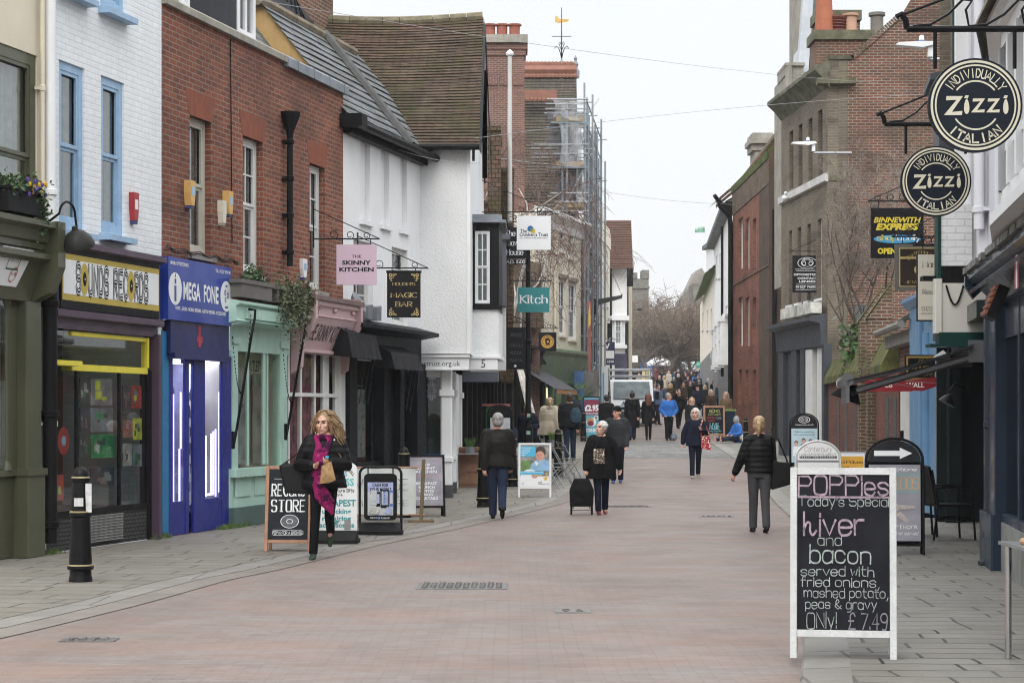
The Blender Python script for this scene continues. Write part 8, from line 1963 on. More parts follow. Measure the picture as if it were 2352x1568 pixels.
# white van with roof rack
pv=Vector((Xv(1452,89),89,gz(89)));v=thing('flatbed_van','white flatbed works van with steel rack facing the camera','van',pv)
VW=plain('van_white',(.62,.64,.66),.3,.04,2,coat=.4)
mb=MB();mb.extr([(-.1,.55),(-.14,.95),(-.02,1.18),(.62,2.02),(.75,2.1),(1.6,2.12),(1.7,2.0),(1.7,.45),(-.05,.45)],-.95,.95);mb.done('body',VW,v)
mb=MB();mb.add([(-.84,-.03,1.22),(.84,-.03,1.22),(.80,.58,1.98),(-.80,.58,1.98)],[(0,1,2,3)]);mb.v=[(x,y-.03,z+.02)for x,y,z in mb.v];mb.done('windscreen',plain('screen_glass',(.10,.13,.14),.08,.5,2),v)
for s in(-1,1):
 mb=MB();mb.bbox(s*.72-.16,s*.72+.16,-.2,-.1,.72,.94,.02);mb.done('headlight',plain('lamp_glass',(.35,.36,.36),.15),v);mb=MB();mb.bbox(s*1.12-.09,s*1.12+.09,.1,.2,1.2,1.55,.02);mb.box(min(s*.93,s*1.1),max(s*.93,s*1.1),.14,.18,1.3,1.34);mb.done('mirror',BLACKM,v)
 mb=MB();mb.T=Matrix.Translation((s*.8,.55,.34))@Matrix.Rotation(R(90),4,'Y');mb.lathe([(.34,-.1),(.34,.1)],n=18);mb.done('wheel',RUBBER,v);mb=MB();mb.tube([(s*.3,-.05,1.2),(s*.55-.1,.1,1.33)],.012,5);mb.done('wiper',BLACKM,v)
mb=MB();mb.bbox(-.94,.94,-.22,.1,.35,.66,.04);mb.done('bumper',plain('bumper_grey',(.05,.05,.055),.6),v);mb=MB();mb.box(-.55,.55,-.16,-.1,.76,.86);mb.done('grille',BLACKM,v);mb=MB();rq(mb,-.26,.26,.42,.53,-.225);mb.done('number_plate',plain('plate',(.55,.55,.5)),v);mb=MB();text(mb,'AF',-.35,.96,.16,.3,'sans','c',0,-.155,.04,.2);mb.done('lettering',plain('van_blue',(.03,.06,.22)),v)
mb=MB();mb.box(-1.0,1.0,1.75,5.2,.7,.85);mb.done('flatbed',GREYM,v);mb=MB()
for y in(1.8,3.4,5.0):
 for s in(-1,1):mb.tube([(s*.95,y,.8),(s*.95,y,2.55)],.03,6)
 mb.tube([(-1,y,2.3),(1,y,2.3)],.03,6);mb.tube([(-1,y,2.6),(1,y,2.6)],.03,6)
for s in(-.95,-.2,.95):mb.tube([(s,1.7,2.6),(s,5.1,2.6)],.03,6)
mb.done('rack',STEEL,v)
fv=thing('delivery_van','distant dark blue van parked among the market crowd','van',(Xv(1579,205),205,gz(205)));mb=MB();mb.extr([(0,.4),(-.1,1.0),(.2,1.3),(.9,2.4),(1.3,2.6),(5,2.6),(5,.4)],-1,1);mb.done('body',plain('van_navy',(.10,.115,.19),.3,.1,coat=.3),fv);mb=MB();mb.add([(-.85,.15,1.35),(.85,.15,1.35),(.8,.8,2.3),(-.8,.8,2.3)],[(0,1,2,3)]);mb.v=[(x,y-.05,z)for x,y,z in mb.v];mb.done('windscreen',plain('screen_pale',(.40,.45,.45),.15),fv)
for s in(-1,1):mb=MB();mb.T=Matrix.Translation((s*.85,.7,.36))@Matrix.Rotation(R(90),4,'Y');mb.lathe([(.36,-.1),(.36,.1)],n=14);mb.done('wheel',RUBBER,fv)
for px,Y,hh,col,lab in((1513,208,2.8,WHITE,'white peaked market stall left of the distant blue van'),(1600,214,2.9,WHITE,'white peaked market stall right of the distant blue van'),(1612,212,2.5,plain('stall_green',(.04,.26,.15),.7),'green topped market stall at the far right')):
 st_=thing('market_stall',lab,'market stall',(Xv(px,Y),Y,gz(Y)),0,'market stalls');mb=MB();mb.add([(-1.3,-1.3,hh-.9),(1.3,-1.3,hh-.9),(1.3,1.3,hh-.9),(-1.3,1.3,hh-.9),(0,0,hh+.1),(-1.3,-1.3,hh-1.15),(1.3,-1.3,hh-1.15)],[(0,1,4),(1,2,4),(2,3,4),(3,0,4),(5,6,1,0)]);mb.done('canopy',col,st_)
 for a in(-1.25,1.25):
  for b in(-1.25,1.25):mb=MB();mb.tube([(a,b,0),(a,b,hh-.9)],.04,5);mb.done('leg',GREYM,st_)
for px,t0,b0,Y,m_,lab in((1448,816,890,150,WHITE,'white fingerpost sign boards above the left crowd'),(1648,806,880,128,WHITE,'white direction sign boards in front of the far right shops'),(1484,846,890,140,plain('board_yellow',(.55,.47,.22)),'pale yellow notice panel in the far street')):
 st_=thing('sign_post',lab,'signpost',(Xv(px,Y),Y,gz(Y)));k=Y/FX;zt=Zv(t0,Y)-gz(Y);mb=MB();mb.tube([(0,0,0),(0,0,zt)],.06,6);mb.done('post',GREYM,st_);mb=MB();w_=17*k if m_ is WHITE else 9*k;mb.box(-w_,w_,-.08,-.04,zt-(16 if m_ is WHITE else 40)*k,zt);mb.done('panel',m_,st_)
# people
def fuse(mb,vox,name,mats,parent,sm=2,pick=None):
 """melt overlapping shapes into ONE continuous skin; pick(x,y,z) chooses the material of a face"""
 me=bpy.data.meshes.new('tmp');me.from_pydata(mb.v,[],mb.f)
 o=bpy.data.objects.new('tmp',me);COL.objects.link(o)
 m=o.modifiers.new('r','REMESH');m.mode='VOXEL';m.voxel_size=vox;m.use_smooth_shade=True
 s=o.modifiers.new('s','SMOOTH');s.factor=.5;s.iterations=sm
 dg=bpy.context.evaluated_depsgraph_get()
 r=bpy.data.meshes.new_from_object(o.evaluated_get(dg))
 bpy.data.objects.remove(o);bpy.data.meshes.remove(me)
 r.name=name;r.materials.clear()
 mats=mats if isinstance(mats,(list,tuple))else[mats]
 for k in mats:r.materials.append(k)
 if pick:r.polygons.foreach_set('material_index',[pick(*p.center)for p in r.polygons])
 c=bpy.data.objects.new(name,r);COL.objects.link(c);c.parent=parent
 return c
V=Vector
def hand_(mb,w,d,n,r=1.):
 d=V(d).normalized();n=V(n);n=(n-d*n.dot(d)).normalized();s=d.cross(n)
 mb.tube([w-d*.02,w+d*.03,w+d*.075],[.026*r,.034*r,.036*r],8,sq=(1,.55),round_=True)
 for i,l in enumerate((.062,.074,.070,.054)):
  a=w+d*.075+s*(i-1.5)*.019;b=a+d*l*.5+n*.012;c=b+d*l*.28+n*.035
  mb.tube([a,b,c],[.0095,.0088,.0075],6,round_=True)
 a=w+d*.02-s*.03;mb.tube([a,a+d*.035-s*.022+n*.01,a+d*.06-s*.018+n*.03],[.012,.011,.008],6,round_=True)
def person(lab,pos,h,rz=0,sex='f',coat=None,hem=.80,bulk=.03,legs=((16,4),(-16,14)),arms=(None,None),trous=None,shoes=None,hair='short',hairm_=None,skin=SKIN,yaw=0,nod=0,vox=.014,hipx=0.,flare=.0,grp=None,hood=False,collar=True,sleeve=None,bare=False):
 k=h/1.72
 t=thing('person',lab,'person',pos,rz,grp)
 sh=.148 if sex=='f' else .172
 L=[]
 for s,(a,b)in zip((-1,1),legs):
  hip=V((s*.088+hipx,0,.92));kn=hip+V((-hipx*.5-s*.01,-math.sin(R(a))*.43,-math.cos(R(a))*.43));an=kn+V((-hipx*.5,-math.sin(R(a-b))*.41,-math.cos(R(a-b))*.41));L.append([hip,kn,an])
 dz=.085-min(q[2].z for q in L)
 for q in L:q[:]=[p+V((0,0,dz))for p in q]
 A=[]
 for i,s in enumerate((-1,1)):
  S_=V((s*sh+hipx,.01,1.375+dz))
  if arms[i]:e_,w_=V(arms[i][0]),V(arms[i][1])
  else:sw=.10*(1 if legs[i][0]<0 else-1);e_=S_+V((s*.04,.03-sw*.6,-.28));w_=e_+V((s*.0,-.07-sw,-.25))
  A.append((S_,e_,w_))
 C=lambda p:V((p[0],p[1],p[2]))*k
 H=V((hipx,-.012,1.585+dz))
 HT=Matrix.Translation(C(H))@Matrix.Scale(k*1.09,4)@Matrix.Rotation(R(yaw),4,'Z')@Matrix.Rotation(R(nod),4,'X')
 K=Matrix.Scale(k,4)
 mb=MB();mb.T=K
 ax=hipx
 for z,z2,r0,r1 in((.94,1.30,.12,.13),(1.30,1.42,.13,.10)):mb.tube([(ax,0,z+dz),(ax,0,z2+dz)],[r0,r1],10,sq=(1.15,.75),round_=True)
 mb.tube([(ax,.01,1.38+dz),(ax,.0,1.47+dz),(ax,-.005,1.56+dz)],[.07,.055,.052],10,round_=True)
 for S_,e_,w_ in A:
  mb.tube([V((ax,0,1.36+dz)),S_],[.07,.055],8);mb.tube([S_,e_,w_],[.05,.04,.027],8,round_=True);d=(w_-e_);hand_(mb,w_,d,V((-w_.x+ax,-.3,.2)))
 for q in L:mb.tube(q,[.08,.052,.036],8,round_=True);mb.tube([q[2]+V((0,.03,-.045)),q[2]+V((0,-.13,-.06))],[.03,.025],6,round_=True)
 mb.T=HT
 mb.ell((0,.012,.035),(.074,.094,.098),16);mb.ell((0,-.03,-.04),(.058,.062,.075),14);mb.ell((0,-.062,-.085),(.026,.022,.02),8)
 mb.tube([(0,-.092,.028),(0,-.108,-.008),(0,-.112,-.018)],[.008,.012,.014],7,round_=True)
 mb.ell((0,-.073,.048),(.05,.02,.014),10);mb.ell((0,-.082,-.055),(.024,.014,.012),8)
 for s in(-1,1):mb.ell((s*.042,-.058,-.01),(.025,.025,.024),8);mb.ell((s*.077,.015,.0),(.012,.02,.032),8)
 mb.T=None
 HI=HT.inverted()
 def pick(x,y,z):
  p=HI@V((x,y,z))
  if p.y<-.05 and abs(p.z-.022)<.0085 and .016<abs(p.x)<.044:return 1
  if p.y<-.05 and abs(p.z+.056)<.007 and abs(p.x)<.024:return 2
  if p.y<-.05 and abs(p.z-.046)<.005 and .014<abs(p.x)<.05:return 1
  return 0
 fuse(mb,vox,'body',[skin,EYE,LIP],t,2,pick)
 cm=coat or cloth('coat_black',(.006,.006,.007));b=bulk
 mb=MB();mb.T=K;w=1.0 if sex=='f' else 1.1
 rings=[(max(hem,.55),.165*w+b+flare),(.92,.165*w+b+flare*.5),(1.08,.14*w+b),(1.26,.155*w+b),(1.36,.12*w+b),(1.44,.07+b*.5)]
 mb.tube([(ax,.0,z+dz)for z,r in rings],[r for z,r in rings],16,sq=(1.12,.76))
 if hem<.55:mb.tube([(ax,0,hem+dz),(ax,0,.6+dz)],[.17+b+flare*1.4,.165*w+b+flare],16,sq=(1.1,.8))
 for S_,e_,w_ in A:
  mb.tube([V((ax,.005,1.40+dz)),V((ax*.5+S_.x*.5,.008,1.39+dz)),S_-V((0,0,.01))],[.075,.075+b*.3,.06+b*.75],10);we=w_+(e_-w_).normalized()*.02;mb.tube([S_,S_.lerp(e_,.5),e_,we],[.064+b*.8,.058+b*.8,.05+b*.7,.036+b*.55],10,round_=True)
 if collar:mb.tube([(ax,.015,1.42+dz),(ax,.01,1.475+dz)],[.085,.072],12)
 if hood:mb.ell((ax,.085,1.45+dz),(.115,.075,.07),10)
 mb.T=None
 fuse(mb,max(.011,vox),'coat',cm,t,3)
 tm_=trous or cloth('trousers_navy',(.010,.012,.020));mb=MB();mb.T=K;mb.tube([(ax,0,.82+dz),(ax,0,1.0+dz)],[.145,.135],12,sq=(1.1,.8))
 slim=1. if sex=='m' else .80 if tm_ is TRB else .93
 for q in L:mb.tube([q[0],q[0].lerp(q[1],.5),q[1],q[1].lerp(q[2],.5),q[2]+V((0,0,-.02))],[.104*slim,.092*slim,.077*slim,.070*slim,.066*slim],10,round_=False)
 mb.T=None
 fuse(mb,max(.012,vox),'trousers',tm_,t,2)
 for q,(a,b_)in zip(L,legs):
  mb=MB();mb.T=K@Matrix.Translation(q[2])@Matrix.Rotation(R(max(-50,min(8,-(b_-a)*.8 if b_>8 else 0))*-1),4,'X')
  mb.tube([(0,.055,-.05),(0,-.02,-.045),(0,-.12,-.058),(0,-.185,-.064)],[.034,.042,.04,.026],10,sq=(1.0,.85),round_=True);mb.tube([(0,.0,-.05),(0,0,.03)],[.042,.045],10)
  fuse(mb,max(.01,vox*.8),'shoe',shoes or RUBBER,t,1)
 hm=hairm_ or hairm('hair_brown',(.06,.035,.02))
 mb=MB();mb.T=HT;rr=random.Random(hash_(lab))
 if hair in('beanie','cap','hood'):
  mb.ell((0,.012,.075 if hair!='hood' else .05),(.088,.104,.082 if hair!='hood' else .11),16)
  if hair=='cap':mb.ell((0,-.11,.062),(.06,.05,.008),10)
  if hair=='hood':mb.ell((0,.06,-.04),(.09,.08,.1),14)
 elif hair=='none':mb.ell((0,.05,.03),(.078,.06,.07),12)
 else:
  mb.ell((0,.03,.06),(.086,.098,.088),16);mb.ell((0,.045,.0),(.082,.07,.075),14)
  for s in(-1,1):mb.ell((s*.068,-.005,.045),(.022,.05,.04),8)
  if hair in('bob','long','curly'):
   for j in range(9):a=R(-20+220*j/8);x,y=-math.cos(a)*.083,.03+math.sin(a)*.07;ln={'bob':-.09,'long':-.26,'curly':-.12}[hair];mb.tube([(x*.9,y,.06),(x*1.08,y+.01,-.02),(x*1.02,y+.02,ln)],[.034,.036,.022],7,round_=True)
  if hair=='fluffy':
   for _ in range(30):a,e_=rr.uniform(-.3,3.44),rr.uniform(-.3,1.5);mb.ell((math.cos(a)*math.cos(e_)*.078,.025+math.sin(a)*math.cos(e_)*.085,.045+math.sin(e_)*.08),rr.uniform(.022,.032),6)
  if hair=='pony':mb.tube([(0,.11,.05),(0,.15,.02),(0,.15,-.06),(.01,.13,-.14)],[.02,.034,.03,.012],8,round_=True)
  if hair=='bun':mb.ell((0,.04,.15),(.04,.04,.035),10)
 mb.T=None
 fuse(mb,max(.009,vox*.8),'hat' if hair in('beanie','cap','hood')else 'hair',hm,t,1)
 t['_k']=k
 return t,k,dz,HT,A
def finish(t):
 if '_k' in t:del t['_k']
BLK=cloth('coat_black',(.006,.006,.007));PUF=cloth('puffer_black',(.007,.007,.008),'puffer',.5);NVY=cloth('coat_navy',(.009,.012,.025));DGR=cloth('jacket_grey',(.026,.027,.030));BEI=cloth('parka_beige',(.42,.36,.28));JEAN=cloth('jeans',(.018,.026,.052));LEATH=plain('old_leather',(.015,.014,.012),.5,.4,6,.4,14,spec=.25);BLU=cloth('bright_blue',(.03,.13,.42));GRT=cloth('trousers_grey',(.05,.05,.055));KHAK=cloth('brown_cloth',(.14,.10,.06));REDC=cloth('coat_red',(.42,.015,.02));PNK=cloth('coat_pink',(.36,.10,.11));CHARC=cloth('coat_charcoal',(.014,.014,.016));TRB=cloth('leggings_black',(.005,.005,.006));TEALC=cloth('jacket_teal',(.03,.06,.085));CREM=cloth('trousers_cream',(.38,.35,.31));YELC=cloth('coat_mustard',(.36,.23,.05));DBRN=cloth('coat_dark_brown',(.05,.036,.024));PURP=cloth('coat_plum',(.09,.025,.05))
HW=hairm('hair_white',(.55,.54,.52));HG=hairm('hair_grey',(.30,.29,.28));HB=hairm('hair_blonde',(.42,.29,.16));HBR=hairm('hair_brown',(.06,.035,.02));HDK=hairm('hair_dark',(.018,.014,.012));HRD=hairm('hair_auburn',(.14,.04,.02));HTC=hairm('hair_curly_blonde',(.25,.155,.075))
def hgt(px,py,top,right=False):
 p=on_ground(px,py);return p,(py-top)*p.y/FX
p,h=hgt(737,1283,948)
t,k,dz,HT,A=person('young woman with long curly blonde hair and magenta scarf walking towards the camera',p,h,0,'f',PUF,.84,.058,((10,3),(-4,62)),(((-.24,-.03,1.10),(-.075,-.24,1.10)),((.30,-.05,1.11),(.13,-.23,1.14))),TRB,plain('trainer_dark',(.03,.05,.035),.5,.6,20),'curly',HTC,SKIN,-22,2,.0075,.04,.02)
mb=MB();rr=random.Random(2)
for i in range(330):
 a=R(rr.uniform(-28,208));e_=rr.uniform(-.15,1.45);r0=.088
 c=V((-math.cos(a)*math.cos(e_)*r0,.02+math.sin(a)*math.cos(e_)*.10,.045+math.sin(e_)*.105));ln=rr.uniform(.12,.36)*(1.1-e_*.4)*(1.2 if c.x>.0 else .7);f=rr.uniform(40,70);ph=rr.uniform(0,6);out=V((c.x*1.0+(.07 if c.x>0 else 0),c.y*.4+.02,0));q_=[]
 if c.y<-.045 and c.z<.075:continue
 for j in range(15):s=j/14;q_.append(c+out*s*.8+V((0,0,.02*math.sin(s*3)-ln*s*s))+V((math.cos(ph+s*ln*f),math.sin(ph+s*ln*f),0))*(.012+.010*s))
 mb.tube([HT@x for x in q_],[.0075*k]*14+[.003],4)
mb.done('curls',HTC,t,'all')
SCF=cloth('scarf_magenta',(.22,.008,.08),'tiedye');mb=MB();mb.T=Matrix.Scale(k,4)
mb.tube([(.04+.10*math.cos(a),.0+.09*math.sin(a),1.435+dz)for a in[2*math.pi*j/14 for j in range(15)]],.036,8)
for x0,x1 in((-.05,-.03),(.125,.045)):mb.tube([(x0,-.09,1.44+dz),(x0*.6+.02,-.165,1.34+dz),(x1,-.215,1.22+dz),(x1-.02,-.235,1.02+dz)],[.032,.042,.05,.05],8,sq=(1,.4),round_=True)
mb.tube([(0,-.235,1.02+dz),(-.02,-.245,.90+dz),(.03,-.25,.78+dz),(.12,-.26,.66+dz),(.15,-.25,.56+dz)],[.05,.06,.10,.085,.03],8,sq=(1,.25),round_=True);mb.T=None
fuse(mb,.012,'scarf',SCF,t,2)
mb=MB();mb.ell(A[1][0]*k+V((-.02,-.09,.03)),.013,8);mb.done('button',WHITE,t)
bg_=thing('paper_bag','crumpled brown paper bag held by the curly haired woman','bag',p+V((.098,-.30,1.00))*k);mb=MB();mb.add([(-.075,-.045,-.10),(.10,-.04,-.06),(.10,.04,-.06),(-.075,.045,-.10),(-.055,-.03,.10),(.05,-.02,.15),(.05,.03,.15),(-.055,.03,.10),(.0,-.075,.02),(.03,-.06,-.09)],[(0,1,2,3),(0,9,8),(9,1,8),(1,5,8),(5,4,8),(4,0,8),(1,2,6,5),(2,3,7,6),(3,0,4,7),(4,5,6,7)]);mb.done('bag',plain('kraft_paper',(.33,.20,.09),.7,.3,12,.5,25),bg_)
bt_=thing('drink_bottle','small bottle with blue cap sticking out of the paper bag','bottle',p+V((.10,-.285,1.13))*k);mb=MB();mb.lathe([(.022,-.03),(.022,.03),(.013,.05),(.013,.06)],n=12);mb.done('bottle',plain('juice',(.3,.15,.05),.2),bt_);mb=MB();mb.lathe([(.021,.06),(.021,.085),(.0,.086)],n=12);mb.done('cap',SKYB,bt_)
hb=thing('handbag','large slouchy black handbag hanging behind the curly haired woman','handbag',p+V((-.32,.12,.98))*k);mb=MB();mb.add([(-.18,-.06,.12),(.22,-.08,.16),(.22,.1,.16),(-.18,.08,.12),(-.10,-.10,-.2),(.24,-.12,-.22),(.24,.12,-.22),(-.10,.1,-.2)],[(0,1,2,3),(0,4,5,1),(1,5,6,2),(2,6,7,3),(3,7,4,0),(4,7,6,5)]);mb.tube([(-.15,0,.12),(.1,0,.3),(.22,0,.15)],.012,6);fuse(mb,.014,'bag',plain('bag_black',(.009,.009,.010),.4,.3,6),hb,3)
p,h=hgt(1143,1192,950)
person('grey haired man in dark leather jacket and jeans walking away from the camera',p,h,R(180),'m',LEATH,.86,.06,((-14,28),(10,4)),((None),(None)),JEAN,RUBBER,'short',HG,SKIN2,12,6,.010)
p,h=hgt(1383,1181,968)
person('white haired woman in long black coat pulling a black shopping trolley',p,h,R(4),'f',BLK,.66,.06,((8,3),(-10,10)),(((-.27,.02,1.12),(-.31,-.10,.84)),((.29,.04,1.12),(.33,.03,.86))),NVY,plain('shoe_red',(.16,.02,.025),.4),'fluffy',HW,SKIN,-48,-6,.010,-.02,.035)
q_=gpos(1336,1180);q_.z=gz(q_.y);st_=thing('shopping_trolley','black wheeled shopping trolley pulled by the white haired woman','trolley',q_);mb=MB();mb.add([(-.20,-.13,.14),(.19,-.13,.14),(.17,.13,.14),(-.18,.13,.14),(-.21,-.15,.42),(.20,-.15,.42),(.18,.13,.42),(-.18,.13,.42),(-.13,-.11,.60),(.12,-.11,.60),(.11,.1,.60),(-.12,.1,.60)],[(0,3,2,1),(0,1,5,4),(1,2,6,5),(2,3,7,6),(3,0,4,7),(4,5,9,8),(5,6,10,9),(6,7,11,10),(7,4,8,11),(8,9,10,11)]);fuse(mb,.014,'bag',plain('trolley_black',(.012,.012,.013),.8,.3,8,.4,20,spec=.15),st_,9)
for s in(-1,1):mb=MB();mb.T=Matrix.Translation((s*.17,.05,.075))@Matrix.Rotation(R(90),4,'Y');mb.lathe([(.075,-.015),(.075,.015)],n=16);mb.done('wheel',RUBBER,st_)
mb=MB();mb.tube([(-.17,.05,.075),(.17,.05,.075)],.008,5);mb.tube([(-.14,.1,.1),(-.12,.12,.70),(.10,.12,.72),(.14,.1,.1)],.012,6);mb.done('frame',GREYM,st_)
q_=thing('cross_body_bag','small patterned cross body bag on the black coat of the trolley woman','handbag',p+V((-.06,-.20,1.0))*k);mb=MB();mb.bbox(-.09,.09,-.035,.03,-.12,.12,.02);mb.done('bag',cloth('bag_print',(.10,.07,.05),'print'),q_);mb=MB();mb.tube([(-.07,.0,.12),(.05,-.01,.34),(.15,.06,.48)],.008,5);mb.done('strap',BLACKM,q_)
p,h=hgt(1417,1109,935)
person('man in black beanie and dark grey jacket behind the trolley woman',p,h,R(-6),'m',DGR,.82,.065,((8,3),(-8,6)),(None,None),NVY,plain('trainer_blue',(.05,.09,.2),.5,.6,20),'beanie',BLK,SKIN2,-40,0,.012)
p,h=hgt(1597,1098,938)
person('white haired woman in navy jacket carrying a red patterned bag',p,h,R(-3),'f',NVY,.80,.045,((8,4),(-10,16)),(((-.27,.02,1.11),(-.31,-.02,.86)),((.28,.0,1.12),(.14,-.22,1.20))),NVY,plain('trainer_grey',(.3,.28,.26),.6,.3,20),'bob',HW,SKIN,-12,0,.011)
q_=thing('shoulder_bag','red patterned shopping bag on the shoulder of the white haired walker','bag',p+V((.22,-.2,.82)));mb=MB();mb.add([(-.11,-.03,.18),(.11,-.03,.16),(.11,.03,.16),(-.11,.03,.18),(-.09,-.05,-.12),(.12,-.05,-.16),(.12,.05,-.16),(-.09,.05,-.12)],[(0,1,2,3),(0,4,5,1),(1,5,6,2),(2,6,7,3),(3,7,4,0),(4,7,6,5)]);mb.tube([(-.1,0,.17),(-.10,.05,.42),(-.06,.12,.55)],.018,6);mb.tube([(.1,0,.16),(.02,.02,.4)],.014,6);mb.done('bag',cloth('bag_red_print',(.30,.012,.022),'print'),q_)
p,h=hgt(1744,1222,958)
t,k,dz,HT,A=person('blonde woman with hair clip in black puffer jacket and grey trousers walking away',p,h,R(182),'f',PUF,.90,.04,((-8,10),(8,3)),(None,((.26,.0,1.12),(.36,-.06,.88))),GRT,RUBBER,'pony',HB,SKIN,-10,4,.010)
q_=thing('shoulder_bag','large black leather shoulder bag on the back of the blonde woman','handbag',p+V((.30,-.10,.84)));mb=MB();mb.add([(-.12,-.06,.16),(.12,-.06,.14),(.12,.06,.14),(-.12,.06,.16),(-.15,-.08,-.24),(.20,-.08,-.14),(.20,.08,-.14),(-.15,.08,-.24)],[(0,1,2,3),(0,4,5,1),(1,5,6,2),(2,6,7,3),(3,7,4,0),(4,7,6,5)]);mb.tube([(-.08,-.02,.15),(-.12,-.05,.48),(-.13,.08,.62)],.018,6);mb.tube([(.08,-.02,.15),(-.06,-.05,.48)],.016,6);fuse(mb,.012,'bag',plain('bag_black',(.009,.009,.010),.4,.3,6),q_,2)
def mid(lab,px,py,top,**kw):
 p,h=hgt(px,py,top);return person(lab,p,min(1.95,h),vox=.013,**kw),p,h
def small(name,lab,cat,loc,mat,r,strap=None):
 q_=thing(name,lab,cat,loc);mb=MB();mb.ell((0,0,0),r,12);mb.box(-r[0]*.7,r[0]*.7,-r[1]*1.05,-r[1]*.8,-r[2]*.7,0);mb.tube([(-r[0]*.5,0,r[2]*.7),(-r[0]*.2,0,r[2]*1.7),(r[0]*.5,0,r[2]*.7)],.012,5);fuse(mb,.014,'bag',mat,q_,2)
(_,p,h)=mid('blonde woman in long navy coat and red scarf bowed over her phone',1212,1066,930,rz=0,coat=NVY,hem=.50,bulk=.08,arms=(None,((.25,-.02,1.1),(.14,-.25,1.08))),hair='bob',hairm_=HB,nod=28,legs=((4,2),(-4,3)),flare=.02)
q_=thing('red_scarf','bright red scarf round the neck of the woman bowed over her phone','scarf',p+V((0,-.02,h*.83)));mb=MB();mb.tube([(.1*math.cos(a),.09*math.sin(a),0)for a in[2*math.pi*j/12 for j in range(13)]],.045,8);mb.done('scarf',REDC,q_)
q_=thing('phone','dark phone in the hand of the bowed blonde woman','phone',p+V((.13,-.36,h*.62)));mb=MB();mb.bbox(-.04,.04,-.005,.005,-.07,.07,.003);mb.done('phone',BLACKM,q_)
small('shopping_bag','black shopping bag with red corner beside the woman bowed over her phone','bag',p+V((.22,-.1,.55)),BLK,(.16,.07,.2))
mid('woman in beige parka with fur hood and blonde ponytail seen from behind',1263,1054,914,rz=R(180),coat=BEI,hem=.68,bulk=.10,hair='pony',hairm_=HB,hood=True,legs=((8,4),(-8,10)),trous=TRB,flare=.06)
(_,p,h)=mid('man in dark jacket and blue jeans with teal backpack seen from behind',1309,1058,903,rz=R(176),sex='m',coat=CHARC,hem=.86,bulk=.08,hair='short',hairm_=HBR,trous=JEAN,legs=((10,4),(-10,14)))
small('backpack','teal backpack on the right shoulder of the man in jeans','backpack',p+V((.16,-.20,h*.66)),TEALC,(.17,.11,.25))
mid('man in dark suit jacket with white collar behind the man in the beanie',1393,1022,906,rz=R(180),sex='m',coat=BLK,hem=.84,bulk=.03,hair='short',hairm_=HDK)
mid('person in long black coat with hair in a bun walking beside the red haired woman',1452,1010,899,rz=R(180),sex='m',coat=BLK,hem=.45,bulk=.04,hair='bun',hairm_=HDK,trous=JEAN,flare=.02)
mid('woman with very long auburn hair in black coat walking away',1489,1010,903,rz=R(180),coat=BLK,hem=.62,bulk=.035,hair='long',hairm_=HRD,trous=TRB,flare=.02)
mid('grey haired man in bright blue fleece with hands in pockets',1536,1011,903,rz=R(4),sex='m',coat=BLU,hem=.86,bulk=.05,hair='short',hairm_=HG,yaw=50,arms=(((-.30,.03,1.12),(-.18,-.12,.93)),((.30,.03,1.12),(.18,-.12,.93))),trous=TRB,legs=((6,2),(-6,4)),skin=SKIN2)
small('plastic_bag','grey carrier bag by the foot of the man in the blue fleece','bag',on_ground(1547,1012)+V((0,-.1,.14)),plain('bag_grey',(.10,.12,.16),.4,.4,9),(.13,.1,.13))
mid('young man in dark blazer and white shirt talking on his phone',1559,984,893,rz=R(6),sex='m',coat=BLK,hem=.88,bulk=.025,hair='short',hairm_=HDK,arms=(((-.26,-.1,1.2),(-.11,-.12,1.5)),None),trous=TRB,legs=((14,4),(-14,20)))
mid('blonde woman in dark coat just behind the white haired walker',1589,1016,912,rz=0,coat=CHARC,hem=.72,bulk=.04,hair='long',hairm_=HB,nod=14)
mid('workman in blue jacket with yellow reflective strip beside the van',1511,975,881,rz=R(30),sex='m',coat=cloth('work_blue',(.07,.10,.17)),hem=.86,bulk=.04,hair='short',hairm_=HDK,nod=20,arms=(None,((.3,-.05,1.25),(.22,-.15,1.48))))
mid('dark haired woman hidden behind the man in the leather jacket',1170,1085,962,rz=R(180),coat=cloth('puffer_navy',(.03,.035,.06),'puffer'),hem=.8,bulk=.05,hair='bob',hairm_=HDK)
p=gpos(1694,1016,True);t=thing('person','person in bright blue jacket and grey hood sitting on the pavement against the brick house','person',p,R(-55))
def sit(mb,rs,g=0):
 mb.tube([(0,.0,.12),(0,.02,.35),(0,-.03,.55)],[.16*rs,.16*rs,.13*rs],12,sq=(1.15,.8),round_=True)
 for s in(-1,1):mb.tube([(s*.17,-.02,.55),(s*.24,-.10,.32),(s*.12,-.30,.28)],[.062*rs,.055*rs,.042*rs],8,round_=True)
mb=MB();sit(mb,.8);mb.ell((0,-.08,.78),(.075,.09,.11),12);mb.tube([(0,-.04,.55),(0,-.07,.72)],.05,8)
for s in(-1,1):mb.tube([(s*.09,-.05,.12),(s*.12,-.45,.12),(s*.14,-.88,.09)],[.07,.05,.04],8,round_=True);mb.tube([(s*.14,-.9,.05),(s*.16,-.93,.20)],[.035,.03],6,round_=True);hand_(mb,V((s*.12,-.3,.28)),(-s*.3,-1,-.2),(0,0,-1))
fuse(mb,.013,'body',SKIN2,t);mb=MB();sit(mb,1.15);fuse(mb,.014,'jacket',BLU,t);mb=MB();mb.ell((0,-.055,.80),(.10,.115,.14),14);mb.ell((0,0,.62),(.15,.12,.07),10);fuse(mb,.013,'hood',cloth('hood_grey',(.24,.25,.26)),t);mb=MB()
for s in(-1,1):mb.tube([(s*.09,-.02,.13),(s*.12,-.45,.13),(s*.14,-.84,.10)],[.10,.075,.06],8,round_=True)
fuse(mb,.014,'trousers',NVY,t)
